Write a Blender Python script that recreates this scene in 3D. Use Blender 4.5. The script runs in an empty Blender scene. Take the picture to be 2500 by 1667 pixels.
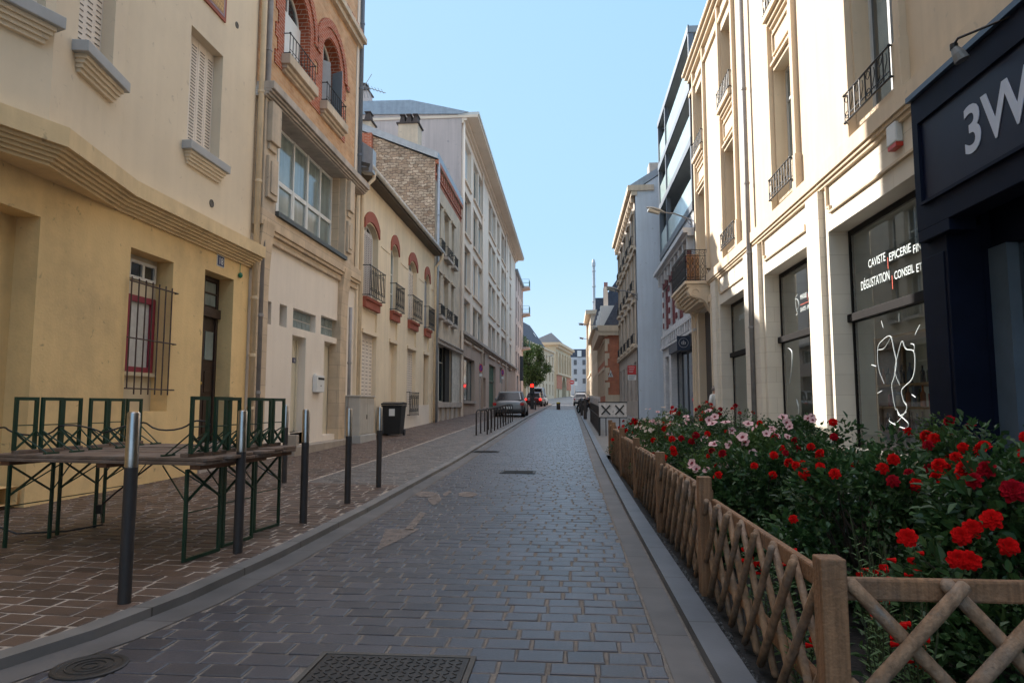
import bpy, math, random
from math import sin, cos, tan, pi, radians, sqrt, atan, atan2
from mathutils import Vector, Matrix
R = random.Random(7)
SC = bpy.context.scene
COL = SC.collection
# ------------------------------------------------------------------ camera
FPX = 1667.0; TH = atan(156.5/FPX); PSI = atan(0.0842); CAMZ = 1.25
cd = bpy.data.cameras.new('camera'); cam = bpy.data.objects.new('camera', cd); COL.objects.link(cam)
cam.location = (0, 0, CAMZ); cam.rotation_euler = (pi/2+TH, 0, PSI)
cd.sensor_width = 36; cd.lens = 24.0; cd.clip_end = 3000; cd.clip_start = 0.05
SC.camera = cam
# ------------------------------------------------------------------ sky and sun
SUN_EL = radians(29.5); SUN_AZ = atan2(-1, .787)      # sun stands ahead and to the left
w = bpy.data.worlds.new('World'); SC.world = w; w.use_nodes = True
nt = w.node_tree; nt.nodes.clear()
sk = nt.nodes.new('ShaderNodeTexSky'); sk.sky_type = 'NISHITA'; sk.sun_disc = False
sk.sun_elevation = SUN_EL; sk.sun_rotation = SUN_AZ; sk.air_density = 1.0; sk.dust_density = 0.6; sk.ozone_density = 2.0
bg = nt.nodes.new('ShaderNodeBackground'); bg.inputs[1].default_value = 0.15
wo = nt.nodes.new('ShaderNodeOutputWorld')
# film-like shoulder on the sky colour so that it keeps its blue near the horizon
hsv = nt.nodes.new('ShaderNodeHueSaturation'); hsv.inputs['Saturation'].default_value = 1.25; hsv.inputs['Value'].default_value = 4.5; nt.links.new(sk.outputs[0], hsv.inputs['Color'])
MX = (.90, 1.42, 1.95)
def vm(op, a, b):
    n = nt.nodes.new('ShaderNodeVectorMath'); n.operation = op
    for i, q in enumerate((a, b)):
        if isinstance(q, tuple): n.inputs[i].default_value = q
        else: nt.links.new(q, n.inputs[i])
    return n.outputs[0]
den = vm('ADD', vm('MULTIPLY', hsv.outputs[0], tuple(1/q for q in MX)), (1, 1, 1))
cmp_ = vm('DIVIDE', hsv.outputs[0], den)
# bright warm zone added to the sky overhead, out of view (el > 40 deg), to lift the shade
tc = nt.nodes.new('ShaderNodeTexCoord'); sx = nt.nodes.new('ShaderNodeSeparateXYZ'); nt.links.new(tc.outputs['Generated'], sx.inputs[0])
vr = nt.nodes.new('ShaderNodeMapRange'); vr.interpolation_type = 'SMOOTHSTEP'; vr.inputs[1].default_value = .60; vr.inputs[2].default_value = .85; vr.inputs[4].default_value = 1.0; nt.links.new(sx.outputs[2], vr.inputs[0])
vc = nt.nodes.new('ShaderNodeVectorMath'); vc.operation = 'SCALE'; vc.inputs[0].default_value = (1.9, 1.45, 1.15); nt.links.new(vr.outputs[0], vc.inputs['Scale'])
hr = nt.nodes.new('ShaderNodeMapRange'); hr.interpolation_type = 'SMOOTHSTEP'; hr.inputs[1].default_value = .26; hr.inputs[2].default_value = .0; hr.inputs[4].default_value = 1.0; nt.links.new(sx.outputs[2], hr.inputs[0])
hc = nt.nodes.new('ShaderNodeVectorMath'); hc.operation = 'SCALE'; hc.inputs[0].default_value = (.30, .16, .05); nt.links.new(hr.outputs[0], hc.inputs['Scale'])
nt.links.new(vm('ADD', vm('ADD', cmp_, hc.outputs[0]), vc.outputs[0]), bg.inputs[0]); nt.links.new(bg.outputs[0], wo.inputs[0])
sl = bpy.data.lights.new('sun', 'SUN'); sl.energy = 2.4; sl.angle = radians(0.5); sl.color = (1, .94, .86)
so = bpy.data.objects.new('sun', sl); COL.objects.link(so)
sdir = Vector((sin(SUN_AZ)*cos(SUN_EL), cos(SUN_AZ)*cos(SUN_EL), sin(SUN_EL)))
so.rotation_euler = sdir.to_track_quat('Z', 'Y').to_euler(); so.location = (-30, 30, 40)
SC.view_settings.view_transform = 'Standard'; SC.view_settings.look = 'None'
SC.view_settings.exposure = 2.05; SC.view_settings.gamma = 1
SC.render.engine = 'CYCLES'
# ------------------------------------------------------------------ measuring helpers (photo pixel -> place on a known plane)
def ray(px, py):
    cx = (px-1250)/FPX; cy = -(py-833.5)/FPX
    fh = cos(TH)-cy*sin(TH); up = sin(TH)+cy*cos(TH)
    return (cx*cos(PSI)-fh*sin(PSI), cx*sin(PSI)+fh*cos(PSI), up)
def at_x(X, px, py):
    r = ray(px, py); t = X/r[0]; return (r[1]*t, CAMZ+r[2]*t)
def at_y(Y, px, py):
    r = ray(px, py); t = Y/r[1]; return (r[0]*t, CAMZ+r[2]*t)
def zz(X, Y, py):
    cy = -(py-833.5)/FPX; D = -X*sin(PSI)+Y*cos(PSI)
    return CAMZ + D*(sin(TH)+cy*cos(TH))/(cos(TH)-cy*sin(TH))
def yy(X, px, z):
    c = (px-1250)/FPX; dz = z-CAMZ
    # X cosP + Y sinP = c*(cosT*(-X sinP+Y cosP)+sinT*dz)
    return (c*(-cos(TH)*X*sin(PSI)+sin(TH)*dz)-X*cos(PSI))/(sin(PSI)-c*cos(TH)*cos(PSI))
def rect(X, pl, pr, pt, pb):
    """opening on the plane x=X: left/right edge and top/bottom (at the left edge) -> y0,y1,z0,z1"""
    y0, z1 = at_x(X, pl, pt); z0 = zz(X, y0, pb); y1 = yy(X, pr, z1)
    return (min(y0, y1), max(y0, y1), z0, z1)
PROF = [(-60, 0), (8, 0), (14, .06), (39, .56), (88, 1.30), (130, 2.3), (180, 3.8), (400, 8), (1200, 12)]
def gz(y):
    for (a, za), (b, zb) in zip(PROF, PROF[1:]):
        if y <= b: return za+(zb-za)*(y-a)/(b-a)
    return PROF[-1][1]
def swl(x, y):   # left pavement height
    return gz(y)+.046+.020*max(0, -2.5-x)
# ------------------------------------------------------------------ materials
MATS = {}
def nodes(m):
    m.use_nodes = True; return m.node_tree.nodes, m.node_tree.links
def mat(name, col, rough=.8, var=.12, scale=3.0, bump=.15, bscale=60, metal=0, spec=.5, streak=0, dirt=None, dirt_amt=.35, island=0, fine=.0, ss=6):
    if name in MATS: return MATS[name]
    m = bpy.data.materials.new(name); N, L = nodes(m); N.clear()
    out = N.new('ShaderNodeOutputMaterial'); b = N.new('ShaderNodeBsdfPrincipled'); L.new(b.outputs[0], out.inputs[0])
    b.inputs['Roughness'].default_value = rough; b.inputs['Metallic'].default_value = metal
    b.inputs['Specular IOR Level'].default_value = spec
    geo = N.new('ShaderNodeNewGeometry')
    n1 = N.new('ShaderNodeTexNoise'); n1.inputs['Scale'].default_value = scale; n1.inputs['Detail'].default_value = 6
    n1.inputs['Roughness'].default_value = .62
    L.new(geo.outputs['Position'], n1.inputs['Vector'])
    mr = N.new('ShaderNodeMapRange'); mr.inputs[1].default_value = .3; mr.inputs[2].default_value = .7
    mr.inputs[3].default_value = 1-var; mr.inputs[4].default_value = 1+var
    L.new(n1.outputs[0], mr.inputs[0])
    cur = mr.outputs[0]
    def mul(a, bb):
        q = N.new('ShaderNodeMath'); q.operation = 'MULTIPLY'; L.new(a, q.inputs[0]); L.new(bb, q.inputs[1]); return q.outputs[0]
    if streak:
        mp = N.new('ShaderNodeMapping'); mp.inputs['Scale'].default_value = (ss, ss, ss*.06)
        L.new(geo.outputs['Position'], mp.inputs[0])
        n2 = N.new('ShaderNodeTexNoise'); n2.inputs['Scale'].default_value = 1.0; n2.inputs['Detail'].default_value = 4
        L.new(mp.outputs[0], n2.inputs['Vector'])
        r2 = N.new('ShaderNodeMapRange'); r2.inputs[1].default_value = .35; r2.inputs[2].default_value = .7
        r2.inputs[3].default_value = 1+streak*.4; r2.inputs[4].default_value = 1-streak
        L.new(n2.outputs[0], r2.inputs[0]); cur = mul(cur, r2.outputs[0])
    if island:
        r3 = N.new('ShaderNodeMapRange'); r3.inputs[3].default_value = 1-island; r3.inputs[4].default_value = 1+island
        L.new(geo.outputs['Random Per Island'], r3.inputs[0]); cur = mul(cur, r3.outputs[0])
    if fine:
        n4 = N.new('ShaderNodeTexNoise'); n4.inputs['Scale'].default_value = 180; n4.inputs['Detail'].default_value = 2
        L.new(geo.outputs['Position'], n4.inputs['Vector'])
        r4 = N.new('ShaderNodeMapRange'); r4.inputs[1].default_value = .3; r4.inputs[2].default_value = .7
        r4.inputs[3].default_value = 1-fine; r4.inputs[4].default_value = 1+fine
        L.new(n4.outputs[0], r4.inputs[0]); cur = mul(cur, r4.outputs[0])
    hs = N.new('ShaderNodeHueSaturation'); hs.inputs['Color'].default_value = (*col, 1); L.new(cur, hs.inputs['Value'])
    cout = hs.outputs[0]
    if dirt:
        n5 = N.new('ShaderNodeTexNoise'); n5.inputs['Scale'].default_value = scale*.45; n5.inputs['Detail'].default_value = 9
        n5.inputs['Roughness'].default_value = .7
        L.new(geo.outputs['Position'], n5.inputs['Vector'])
        r5 = N.new('ShaderNodeMapRange'); r5.inputs[1].default_value = .5; r5.inputs[2].default_value = .72; r5.inputs[4].default_value = dirt_amt
        L.new(n5.outputs[0], r5.inputs[0])
        mx = N.new('ShaderNodeMix'); mx.data_type = 'RGBA'; mx.inputs[7].default_value = (*dirt, 1)
        L.new(r5.outputs[0], mx.inputs[0]); L.new(cout, mx.inputs[6]); cout = mx.outputs[2]
        n6 = N.new('ShaderNodeTexNoise'); n6.inputs['Scale'].default_value = 8; n6.inputs['Detail'].default_value = 5; n6.inputs['Distortion'].default_value = .6
        L.new(geo.outputs['Position'], n6.inputs['Vector'])
        r6 = N.new('ShaderNodeMapRange'); r6.inputs[1].default_value = .66; r6.inputs[2].default_value = .74; r6.inputs[4].default_value = dirt_amt*1.3
        L.new(n6.outputs[0], r6.inputs[0]); m6 = N.new('ShaderNodeMix'); m6.data_type = 'RGBA'; m6.inputs[7].default_value = (*[q*.75 for q in dirt], 1)
        L.new(r6.outputs[0], m6.inputs[0]); L.new(cout, m6.inputs[6]); cout = m6.outputs[2]
    L.new(cout, b.inputs['Base Color'])
    if bump:
        nb = N.new('ShaderNodeTexNoise'); nb.inputs['Scale'].default_value = bscale; nb.inputs['Detail'].default_value = 4
        L.new(geo.outputs['Position'], nb.inputs['Vector'])
        bp = N.new('ShaderNodeBump'); bp.inputs['Strength'].default_value = bump; bp.inputs['Distance'].default_value = .01
        L.new(nb.outputs[0], bp.inputs['Height']); L.new(bp.outputs[0], b.inputs['Normal'])
    MATS[name] = m; return m
def brickmat(name, c1, c2, mortar, bw=.22, bh=.07, ms=.008, rough=.85, offset=.5, bump=.4, var=.15, axis='wall', squash=1, distort=0):
    if name in MATS: return MATS[name]
    m = bpy.data.materials.new(name); N, L = nodes(m); N.clear()
    out = N.new('ShaderNodeOutputMaterial'); b = N.new('ShaderNodeBsdfPrincipled'); L.new(b.outputs[0], out.inputs[0])
    b.inputs['Roughness'].default_value = rough
    geo = N.new('ShaderNodeNewGeometry'); sp = N.new('ShaderNodeSeparateXYZ'); L.new(geo.outputs['Position'], sp.inputs[0])
    cm = N.new('ShaderNodeCombineXYZ')
    if axis == 'wall':
        ad = N.new('ShaderNodeMath'); ad.operation = 'ADD'; L.new(sp.outputs[0], ad.inputs[0]); L.new(sp.outputs[1], ad.inputs[1])
        L.new(ad.outputs[0], cm.inputs[0]); L.new(sp.outputs[2], cm.inputs[1])
    else:
        L.new(sp.outputs[0], cm.inputs[0]); L.new(sp.outputs[1], cm.inputs[1])
    vec = cm.outputs[0]
    if distort:
        nd = N.new('ShaderNodeTexNoise'); nd.inputs['Scale'].default_value = 5; L.new(vec, nd.inputs['Vector'])
        vm = N.new('ShaderNodeVectorMath'); vm.operation = 'SCALE'; vm.inputs['Scale'].default_value = distort
        L.new(nd.outputs['Color'], vm.inputs[0])
        va = N.new('ShaderNodeVectorMath'); va.operation = 'ADD'; L.new(vec, va.inputs[0]); L.new(vm.outputs[0], va.inputs[1]); vec = va.outputs[0]
    bt = N.new('ShaderNodeTexBrick'); L.new(vec, bt.inputs['Vector'])
    bt.inputs['Scale'].default_value = 1; bt.inputs['Brick Width'].default_value = bw; bt.inputs['Row Height'].default_value = bh
    bt.inputs['Mortar Size'].default_value = ms; bt.inputs['Mortar Smooth'].default_value = .2; bt.inputs['Bias'].default_value = 0
    bt.inputs['Color1'].default_value = (*c1, 1); bt.inputs['Color2'].default_value = (*c2, 1); bt.inputs['Mortar'].default_value = (*mortar, 1)
    bt.offset = offset; bt.squash = squash
    n1 = N.new('ShaderNodeTexNoise'); n1.inputs['Scale'].default_value = 2.5; n1.inputs['Detail'].default_value = 8
    L.new(geo.outputs['Position'], n1.inputs['Vector'])
    mr = N.new('ShaderNodeMapRange'); mr.inputs[1].default_value = .3; mr.inputs[2].default_value = .7
    mr.inputs[3].default_value = 1-var; mr.inputs[4].default_value = 1+var; L.new(n1.outputs[0], mr.inputs[0])
    hs = N.new('ShaderNodeHueSaturation'); L.new(bt.outputs[0], hs.inputs['Color']); L.new(mr.outputs[0], hs.inputs['Value'])
    L.new(hs.outputs[0], b.inputs['Base Color'])
    iv = N.new('ShaderNodeMath'); iv.operation = 'SUBTRACT'; iv.inputs[0].default_value = 1; L.new(bt.outputs['Fac'], iv.inputs[1])
    ns = N.new('ShaderNodeTexNoise'); ns.inputs['Scale'].default_value = 60; L.new(geo.outputs['Position'], ns.inputs['Vector'])
    ml = N.new('ShaderNodeMath'); ml.operation = 'MULTIPLY_ADD'; ml.inputs[1].default_value = .3
    L.new(ns.outputs[0], ml.inputs[0]); L.new(iv.outputs[0], ml.inputs[2])
    bp = N.new('ShaderNodeBump'); bp.inputs['Strength'].default_value = bump; bp.inputs['Distance'].default_value = .01
    L.new(ml.outputs[0], bp.inputs['Height']); L.new(bp.outputs[0], b.inputs['Normal'])
    MATS[name] = m; return m
def glassmat(name, tint=(.9, .95, .93), base=.12):
    """thin clear pane: see-through with a real mirror reflection"""
    m = bpy.data.materials.new(name); N, L = nodes(m); N.clear()
    out = N.new('ShaderNodeOutputMaterial'); mx = N.new('ShaderNodeMixShader'); L.new(mx.outputs[0], out.inputs[0])
    tr = N.new('ShaderNodeBsdfTransparent'); tr.inputs[0].default_value = (*tint, 1)
    gl = N.new('ShaderNodeBsdfGlossy'); gl.inputs['Roughness'].default_value = .02; gl.inputs['Color'].default_value = (.95, .98, 1, 1)
    lw = N.new('ShaderNodeFresnel'); lw.inputs[0].default_value = 1.5
    mr = N.new('ShaderNodeMapRange'); mr.inputs[3].default_value = base; mr.inputs[4].default_value = 1.0
    L.new(lw.outputs[0], mr.inputs[0]); L.new(mr.outputs[0], mx.inputs[0]); L.new(tr.outputs[0], mx.inputs[1]); L.new(gl.outputs[0], mx.inputs[2])
    MATS[name] = m; return m
def emit(name, col, s):
    m = bpy.data.materials.new(name); N, L = nodes(m); b = N['Principled BSDF']
    b.inputs['Base Color'].default_value = (*col, 1); b.inputs['Emission Color'].default_value = (*col, 1); b.inputs['Emission Strength'].default_value = s
    MATS[name] = m; return m
# ------------------------------------------------------------------ mesh builder
def basis(d):
    d = d.normalized(); a = Vector((0, 0, 1)) if abs(d.z) < .95 else Vector((1, 0, 0))
    u = d.cross(a).normalized(); return u, d.cross(u).normalized()
class MB:
    def __init__(s): s.v = []; s.f = []; s.m = []
    def add(s, vs, fs, mi=0):
        o = len(s.v); s.v += [tuple(p) for p in vs]; s.f += [tuple(i+o for i in f) for f in fs]; s.m += [mi]*len(fs); return s
    def box(s, x0, x1, y0, y1, z0, z1, mi=0):
        if x0 > x1: x0, x1 = x1, x0
        if y0 > y1: y0, y1 = y1, y0
        if z0 > z1: z0, z1 = z1, z0
        return s.add([(x0, y0, z0), (x1, y0, z0), (x1, y1, z0), (x0, y1, z0), (x0, y0, z1), (x1, y0, z1), (x1, y1, z1), (x0, y1, z1)],
                     [(0, 3, 2, 1), (4, 5, 6, 7), (0, 1, 5, 4), (1, 2, 6, 5), (2, 3, 7, 6), (3, 0, 4, 7)], mi)
    def fb(s, F, y0, y1, z0, z1, d0, d1, mi=0):
        """box on a facade F=(x, outward sign); d is distance outwards"""
        return s.box(F[0]+F[1]*d0, F[0]+F[1]*d1, y0, y1, z0, z1, mi)
    def cut(s):
        if not hasattr(s, 'c'): s.c = []
        s.c.append((len(s.v), len(s.f)))
    def quad(s, a, b, c, d, mi=0): return s.add([a, b, c, d], [(0, 1, 2, 3)], mi)
    def poly(s, pts, mi=0): return s.add(pts, [tuple(range(len(pts)))], mi)
    def prism(s, pts, ext, mi=0):
        """polygon pts extruded by vector ext"""
        n = len(pts); e = Vector(ext); a = [Vector(p) for p in pts]; b = [p+e for p in a]
        fs = [tuple(range(n))[::-1], tuple(range(n, 2*n))]+[(i, (i+1) % n, n+(i+1) % n, n+i) for i in range(n)]
        return s.add(a+b, fs, mi)
    def tube(s, path, r, n=8, mi=0, caps=True, closed=False):
        P = [Vector(p) for p in path]; k = len(P); rs = r if isinstance(r, (list, tuple)) else [r]*k
        vs = []; pu = None
        for i in range(k):
            if closed: d = P[(i+1) % k]-P[i-1]
            else: d = P[min(i+1, k-1)]-P[max(i-1, 0)]
            if d.length < 1e-9: d = Vector((0, 0, 1))
            if pu is None: u, v = basis(d)
            else:
                dn = d.normalized(); u = (pu-dn*pu.dot(dn))
                u = u.normalized() if u.length > 1e-6 else basis(d)[0]
                v = dn.cross(u)
            pu = u
            for j in range(n):
                a = 2*pi*j/n; vs.append(P[i]+(u*cos(a)+v*sin(a))*rs[i])
        fs = []
        for i in range(k if closed else k-1):
            i2 = (i+1) % k
            for j in range(n): fs.append((i*n+j, i*n+(j+1) % n, i2*n+(j+1) % n, i2*n+j))
        if caps and not closed: fs += [tuple(range(n))[::-1], tuple((k-1)*n+j for j in range(n))]
        return s.add(vs, fs, mi)
    def bar(s, p0, p1, w, h, mi=0):
        p0 = Vector(p0); p1 = Vector(p1); u, v = basis(p1-p0)
        q = [(-.5, -.5), (.5, -.5), (.5, .5), (-.5, .5)]
        vs = [p+u*(a*w)+v*(b*h) for p in (p0, p1) for a, b in q]
        return s.add(vs, [(3, 2, 1, 0), (4, 5, 6, 7), (0, 1, 5, 4), (1, 2, 6, 5), (2, 3, 7, 6), (3, 0, 4, 7)], mi)
    def lathe(s, c, prof, n=16, mi=0, axis='z'):
        vs = []; c = Vector(c)
        for r, z in prof:
            for j in range(n):
                a = 2*pi*j/n; p = (r*cos(a), r*sin(a), z)
                if axis == 'x': p = (z, r*cos(a), r*sin(a))
                if axis == 'y': p = (r*cos(a), z, r*sin(a))
                vs.append(c+Vector(p))
        k = len(prof)
        fs = [(i*n+j, i*n+(j+1) % n, (i+1)*n+(j+1) % n, (i+1)*n+j) for i in range(k-1) for j in range(n)]
        fs += [tuple(range(n))[::-1], tuple((k-1)*n+j for j in range(n))]
        return s.add(vs, fs, mi)
    def wall(s, F, y0, y1, z0, z1, holes=(), mi=0, ri=None):
        """facade sheet with openings (ya,yb,za,zb,depth[,arch rise]) and their reveals"""
        if ri is None: ri = mi
        X, o = F; E = 1e-6
        ys = sorted({y0, y1, *[min(max(h[i], y0), y1) for h in holes for i in (0, 1)]})
        zs = sorted({z0, z1, *[min(max(h[i], z0), z1) for h in holes for i in (2, 3)]})
        for a, b in zip(ys, ys[1:]):
            if b-a < E: continue
            run = None
            for c, d in zip(zs, zs[1:]):
                my, mz = (a+b)/2, (c+d)/2
                inside = any(h[0] < my < h[1] and h[2] < mz < h[3] for h in holes)
                if not inside: s.quad((X, a, c), (X, b, c), (X, b, d), (X, a, d), mi)
        for h in holes:
            a, b, c, d, dp = h[:5]; xi = X-o*dp; rise = h[5] if len(h) > 5 else 0
            s.quad((X, a, c), (xi, a, c), (xi, a, d-rise), (X, a, d-rise), ri)
            s.quad((X, b, c), (xi, b, c), (xi, b, d-rise), (X, b, d-rise), ri)
            s.quad((X, a, c), (X, b, c), (xi, b, c), (xi, a, c), ri)
            if not rise: s.quad((X, a, d), (X, b, d), (xi, b, d), (xi, a, d), ri)
            else:
                pts = archpts(a, b, d-rise, rise)
                for (p, q), (p2, q2) in zip(pts, pts[1:]):
                    s.quad((X, p, q), (X, p2, q2), (xi, p2, q2), (xi, p, q), ri)
                    s.quad((X, p, q), (X, p2, q2), (X, p2, d), (X, p, d), mi)
    def build(s, name, mats, parent=None, smooth=False, bevel=0, seg=2, weld=False):
        if getattr(s, 'c', None):
            cs = [(0, 0)]+[q for q in s.c if q[1] > 0]+[(len(s.v), len(s.f))]; out = None
            for (v0, f0), (v1, f1) in zip(cs, cs[1:]):
                if f1 <= f0: continue
                m_ = MB(); m_.v = s.v[v0:v1]; m_.f = [tuple(i-v0 for i in f) for f in s.f[f0:f1]]; m_.m = s.m[f0:f1]
                q = m_.build(name, mats, parent, smooth, bevel, seg); out = out or q
            return out
        me = bpy.data.meshes.new(name); off = Vector((0, 0, 0)); p = parent
        while p is not None: off += p.location; p = p.parent
        me.from_pydata([(x-off.x, y-off.y, z-off.z) for x, y, z in s.v], [], s.f)
        if not isinstance(mats, (list, tuple)): mats = [mats]
        for m in mats: me.materials.append(m)
        if len(mats) > 1: me.polygons.foreach_set('material_index', s.m)
        if smooth: me.polygons.foreach_set('use_smooth', [True]*len(me.polygons))
        me.update()
        o = bpy.data.objects.new(name, me); COL.objects.link(o); o.parent = parent
        if bevel:
            b = o.modifiers.new('bevel', 'BEVEL'); b.width = bevel; b.segments = seg; b.limit_method = 'ANGLE'
        if smooth == 'auto':
            md = o.modifiers.new('ws', 'EDGE_SPLIT'); md.split_angle = radians(40)
        return o
def archpts(a, b, zs, rise, n=12):
    """segmental / half-round arch points from (a,zs) to (b,zs)"""
    hw = (b-a)/2; m = (a+b)/2
    if rise >= hw*.98: return [(m-hw*cos(pi*i/n), zs+rise*sin(pi*i/n)) for i in range(n+1)]
    r = (hw*hw+rise*rise)/(2*rise); t = math.asin(hw/r)
    return [(m+r*sin(-t+2*t*i/n), zs+rise-r+r*cos(-t+2*t*i/n)) for i in range(n+1)]
def thing(name, label, cat, loc=(0, 0, 0), group=None):
    o = bpy.data.objects.new(name, None); COL.objects.link(o); o.location = loc; o.empty_display_size = .2
    o['label'] = label; o['category'] = cat
    if group: o['group'] = group
    return o
def tag(o, label, cat, group=None, kind=None):
    o['label'] = label; o['category'] = cat
    if group: o['group'] = group
    if kind: o['kind'] = kind
    return o
def struct(o, kind='structure', label=None):
    o['kind'] = kind
    if label: o['label'] = label
    return o
def copy_tree(o, parent=None):
    c = o.copy(); COL.objects.link(c)
    if parent is not None: c.parent = parent
    for ch in list(o.children): copy_tree(ch, c)
    return c
def text(body, size, ext, mt, parent, name, mtx, spacing=1.0, xs=1.0, shear=0, bold=0, width=None):
    cu = bpy.data.curves.new(name, 'FONT'); cu.body = body; cu.size = size; cu.extrude = ext; cu.space_character = spacing; cu.shear = shear
    cu.resolution_u = 4; cu.offset = bold
    o = bpy.data.objects.new(name, cu); COL.objects.link(o); bpy.context.view_layer.update()
    me = bpy.data.meshes.new_from_object(o.evaluated_get(bpy.context.evaluated_depsgraph_get()))
    bpy.data.objects.remove(o); me.materials.clear(); me.materials.append(mt)
    off = Vector((0, 0, 0)); p = parent
    while p is not None: off += p.location; p = p.parent
    if width: xs = width/max(1e-4, max(v.co.x for v in me.vertices)-min(v.co.x for v in me.vertices))
    me.transform(Matrix.Diagonal((xs, 1, 1, 1))); me.transform(mtx); me.transform(Matrix.Translation(-off))
    me.name = name; q = bpy.data.objects.new(name, me); COL.objects.link(q); q.parent = parent; return q
def facing(F, y, z, d):
    """matrix: text plane on facade F reading correctly from the street; origin at y,z"""
    X, o = F
    # left wall (o=+1): reading direction +y ; right wall (o=-1): reading direction -y
    ux = Vector((0, o, 0)); uz = Vector((0, 0, 1)); n = ux.cross(uz)
    M = Matrix((ux, uz, n)).transposed().to_4x4(); M.translation = Vector((X+o*d, y, z)); return M
# ------------------------------------------------------------------ palette
YEL = mat('ochre_render', (.82, .58, .28), .9, .08, 1.2, .4, 30, streak=.04, dirt=(.34, .24, .15), dirt_amt=.45)
YEL2 = mat('ochre_trim', (.78, .59, .34), .9, .08, 1.5, .12, 40, streak=.08, dirt=(.32, .24, .16), dirt_amt=.4)
BEI = mat('beige_render', (.76, .64, .48), .9, .05, .8, .1, 60, streak=.03, dirt=(.56, .46, .36), dirt_amt=.35)
GREY = mat('zinc_grey_sill', (.42, .42, .42), .7, .08, 4, .1)
SHUT = mat('cream_shutter', (.78, .69, .60), .6, .05, 5, .05)
SLOT = mat('shutter_slot', (.10, .085, .07), .8, .1, 5, 0)
PIPEC = mat('cream_pipe', (.70, .55, .37), .55, .1, 4, .05, streak=.1)
PIPEG = mat('grey_pipe', (.30, .28, .27), .5, .15, 5, .05, streak=.15)
ZINC = mat('zinc', (.33, .36, .40), .45, .12, 4, .05, metal=.4, streak=.1)
STONE = mat('weathered_stone', (.60, .49, .37), .85, .12, 2, .25, 30, streak=.12, dirt=(.28, .25, .22), dirt_amt=.5)
STONEG = mat('grey_stone', (.46, .40, .35), .85, .12, 2, .25, 30, streak=.15, dirt=(.2, .19, .18), dirt_amt=.4)
WHITEW = mat('off_white_render', (.80, .71, .61), .9, .04, 1, .08, 60, streak=.04, dirt=(.5, .45, .4), dirt_amt=.2)
CREAM = mat('cream_render', (.80, .67, .49), .9, .06, 1, .12, 50, streak=.07, dirt=(.40, .33, .25), dirt_amt=.3)
CREAM2 = mat('cream_panel', (.78, .65, .48), .9, .05, 1, .1, 50, streak=.04)
REDP = mat('red_paint', (.34, .10, .065), .8, .1, 4, .1)
IRON = mat('wrought_iron', (.018, .018, .020), .5, .2, 10, .1)
IRONR = mat('rusty_iron', (.07, .04, .03), .7, .3, 12, .2)
WPAINT = mat('white_paint', (.72, .72, .70), .45, .04, 4, .03)
DARKB = mat('dark_brown_wood', (.040, .022, .016), .5, .25, 6, .1)
REDF = mat('crimson_frame', (.26, .025, .05), .5, .1, 6, .05)
CURT = mat('net_curtain', (.62, .62, .60), .9, .10, 12, .1, streak=.2)
GLZ = mat('window_glass', (.035, .045, .05), .06, .3, 1.2, 0, spec=1.0)
GLZP = mat('window_glass_pale', (.20, .25, .25), .08, .35, 1.0, 0, spec=1.0, streak=.25)
DARK = mat('dark_opening', (.02, .018, .016), .9, .2, 4, .1)
GBLK = mat('glass_block', (.22, .27, .27), .2, .25, 9, .3, 20, spec=.8)
BRICKO = brickmat('orange_brick', (.52, .28, .14), (.60, .37, .21), (.55, .42, .28), .22, .075, .006)
BRICKR = brickmat('red_brick', (.42, .10, .04), (.34, .075, .03), (.50, .38, .30), .22, .075, .007)
BLOCK = brickmat('ashlar', (.62, .48, .33), (.55, .43, .31), (.40, .31, .24), .65, .33, .006, bump=.25)
RUBBLE = brickmat('rubble_stone', (.36, .25, .17), (.58, .47, .36), (.22, .16, .12), .27, .13, .018, bump=.9, var=.35, distort=.22)
BWHITE = brickmat('white_glazed_brick', (.60, .57, .50), (.48, .45, .40), (.42, .39, .35), .22, .07, .006)
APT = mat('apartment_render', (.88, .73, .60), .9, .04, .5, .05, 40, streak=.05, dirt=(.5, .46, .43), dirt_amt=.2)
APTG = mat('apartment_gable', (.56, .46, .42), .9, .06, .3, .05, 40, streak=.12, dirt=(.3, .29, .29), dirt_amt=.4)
APTB = mat('apartment_base', (.48, .37, .30), .9, .08, 1, .1, 40, streak=.1)
APTT = mat('apartment_trim', (.76, .61, .48), .85, .06, 1, .05)
SLATE = brickmat('slate', (.05, .06, .085), (.075, .085, .11), (.03, .035, .05), .3, .2, .008, bump=.3)
CONC = mat('concrete', (.40, .39, .37), .9, .12, 3, .3, 50, fine=.1)
LIME = mat('limestone', (.66, .53, .385), .85, .05, 1.2, .12, 45, streak=.07, dirt=(.56, .48, .37), dirt_amt=.30)
LIMED = brickmat('limestone_blocks', (.74, .67, .56), (.69, .62, .52), (.52, .45, .36), .72, .36, .004, bump=.12, var=.05)
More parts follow.
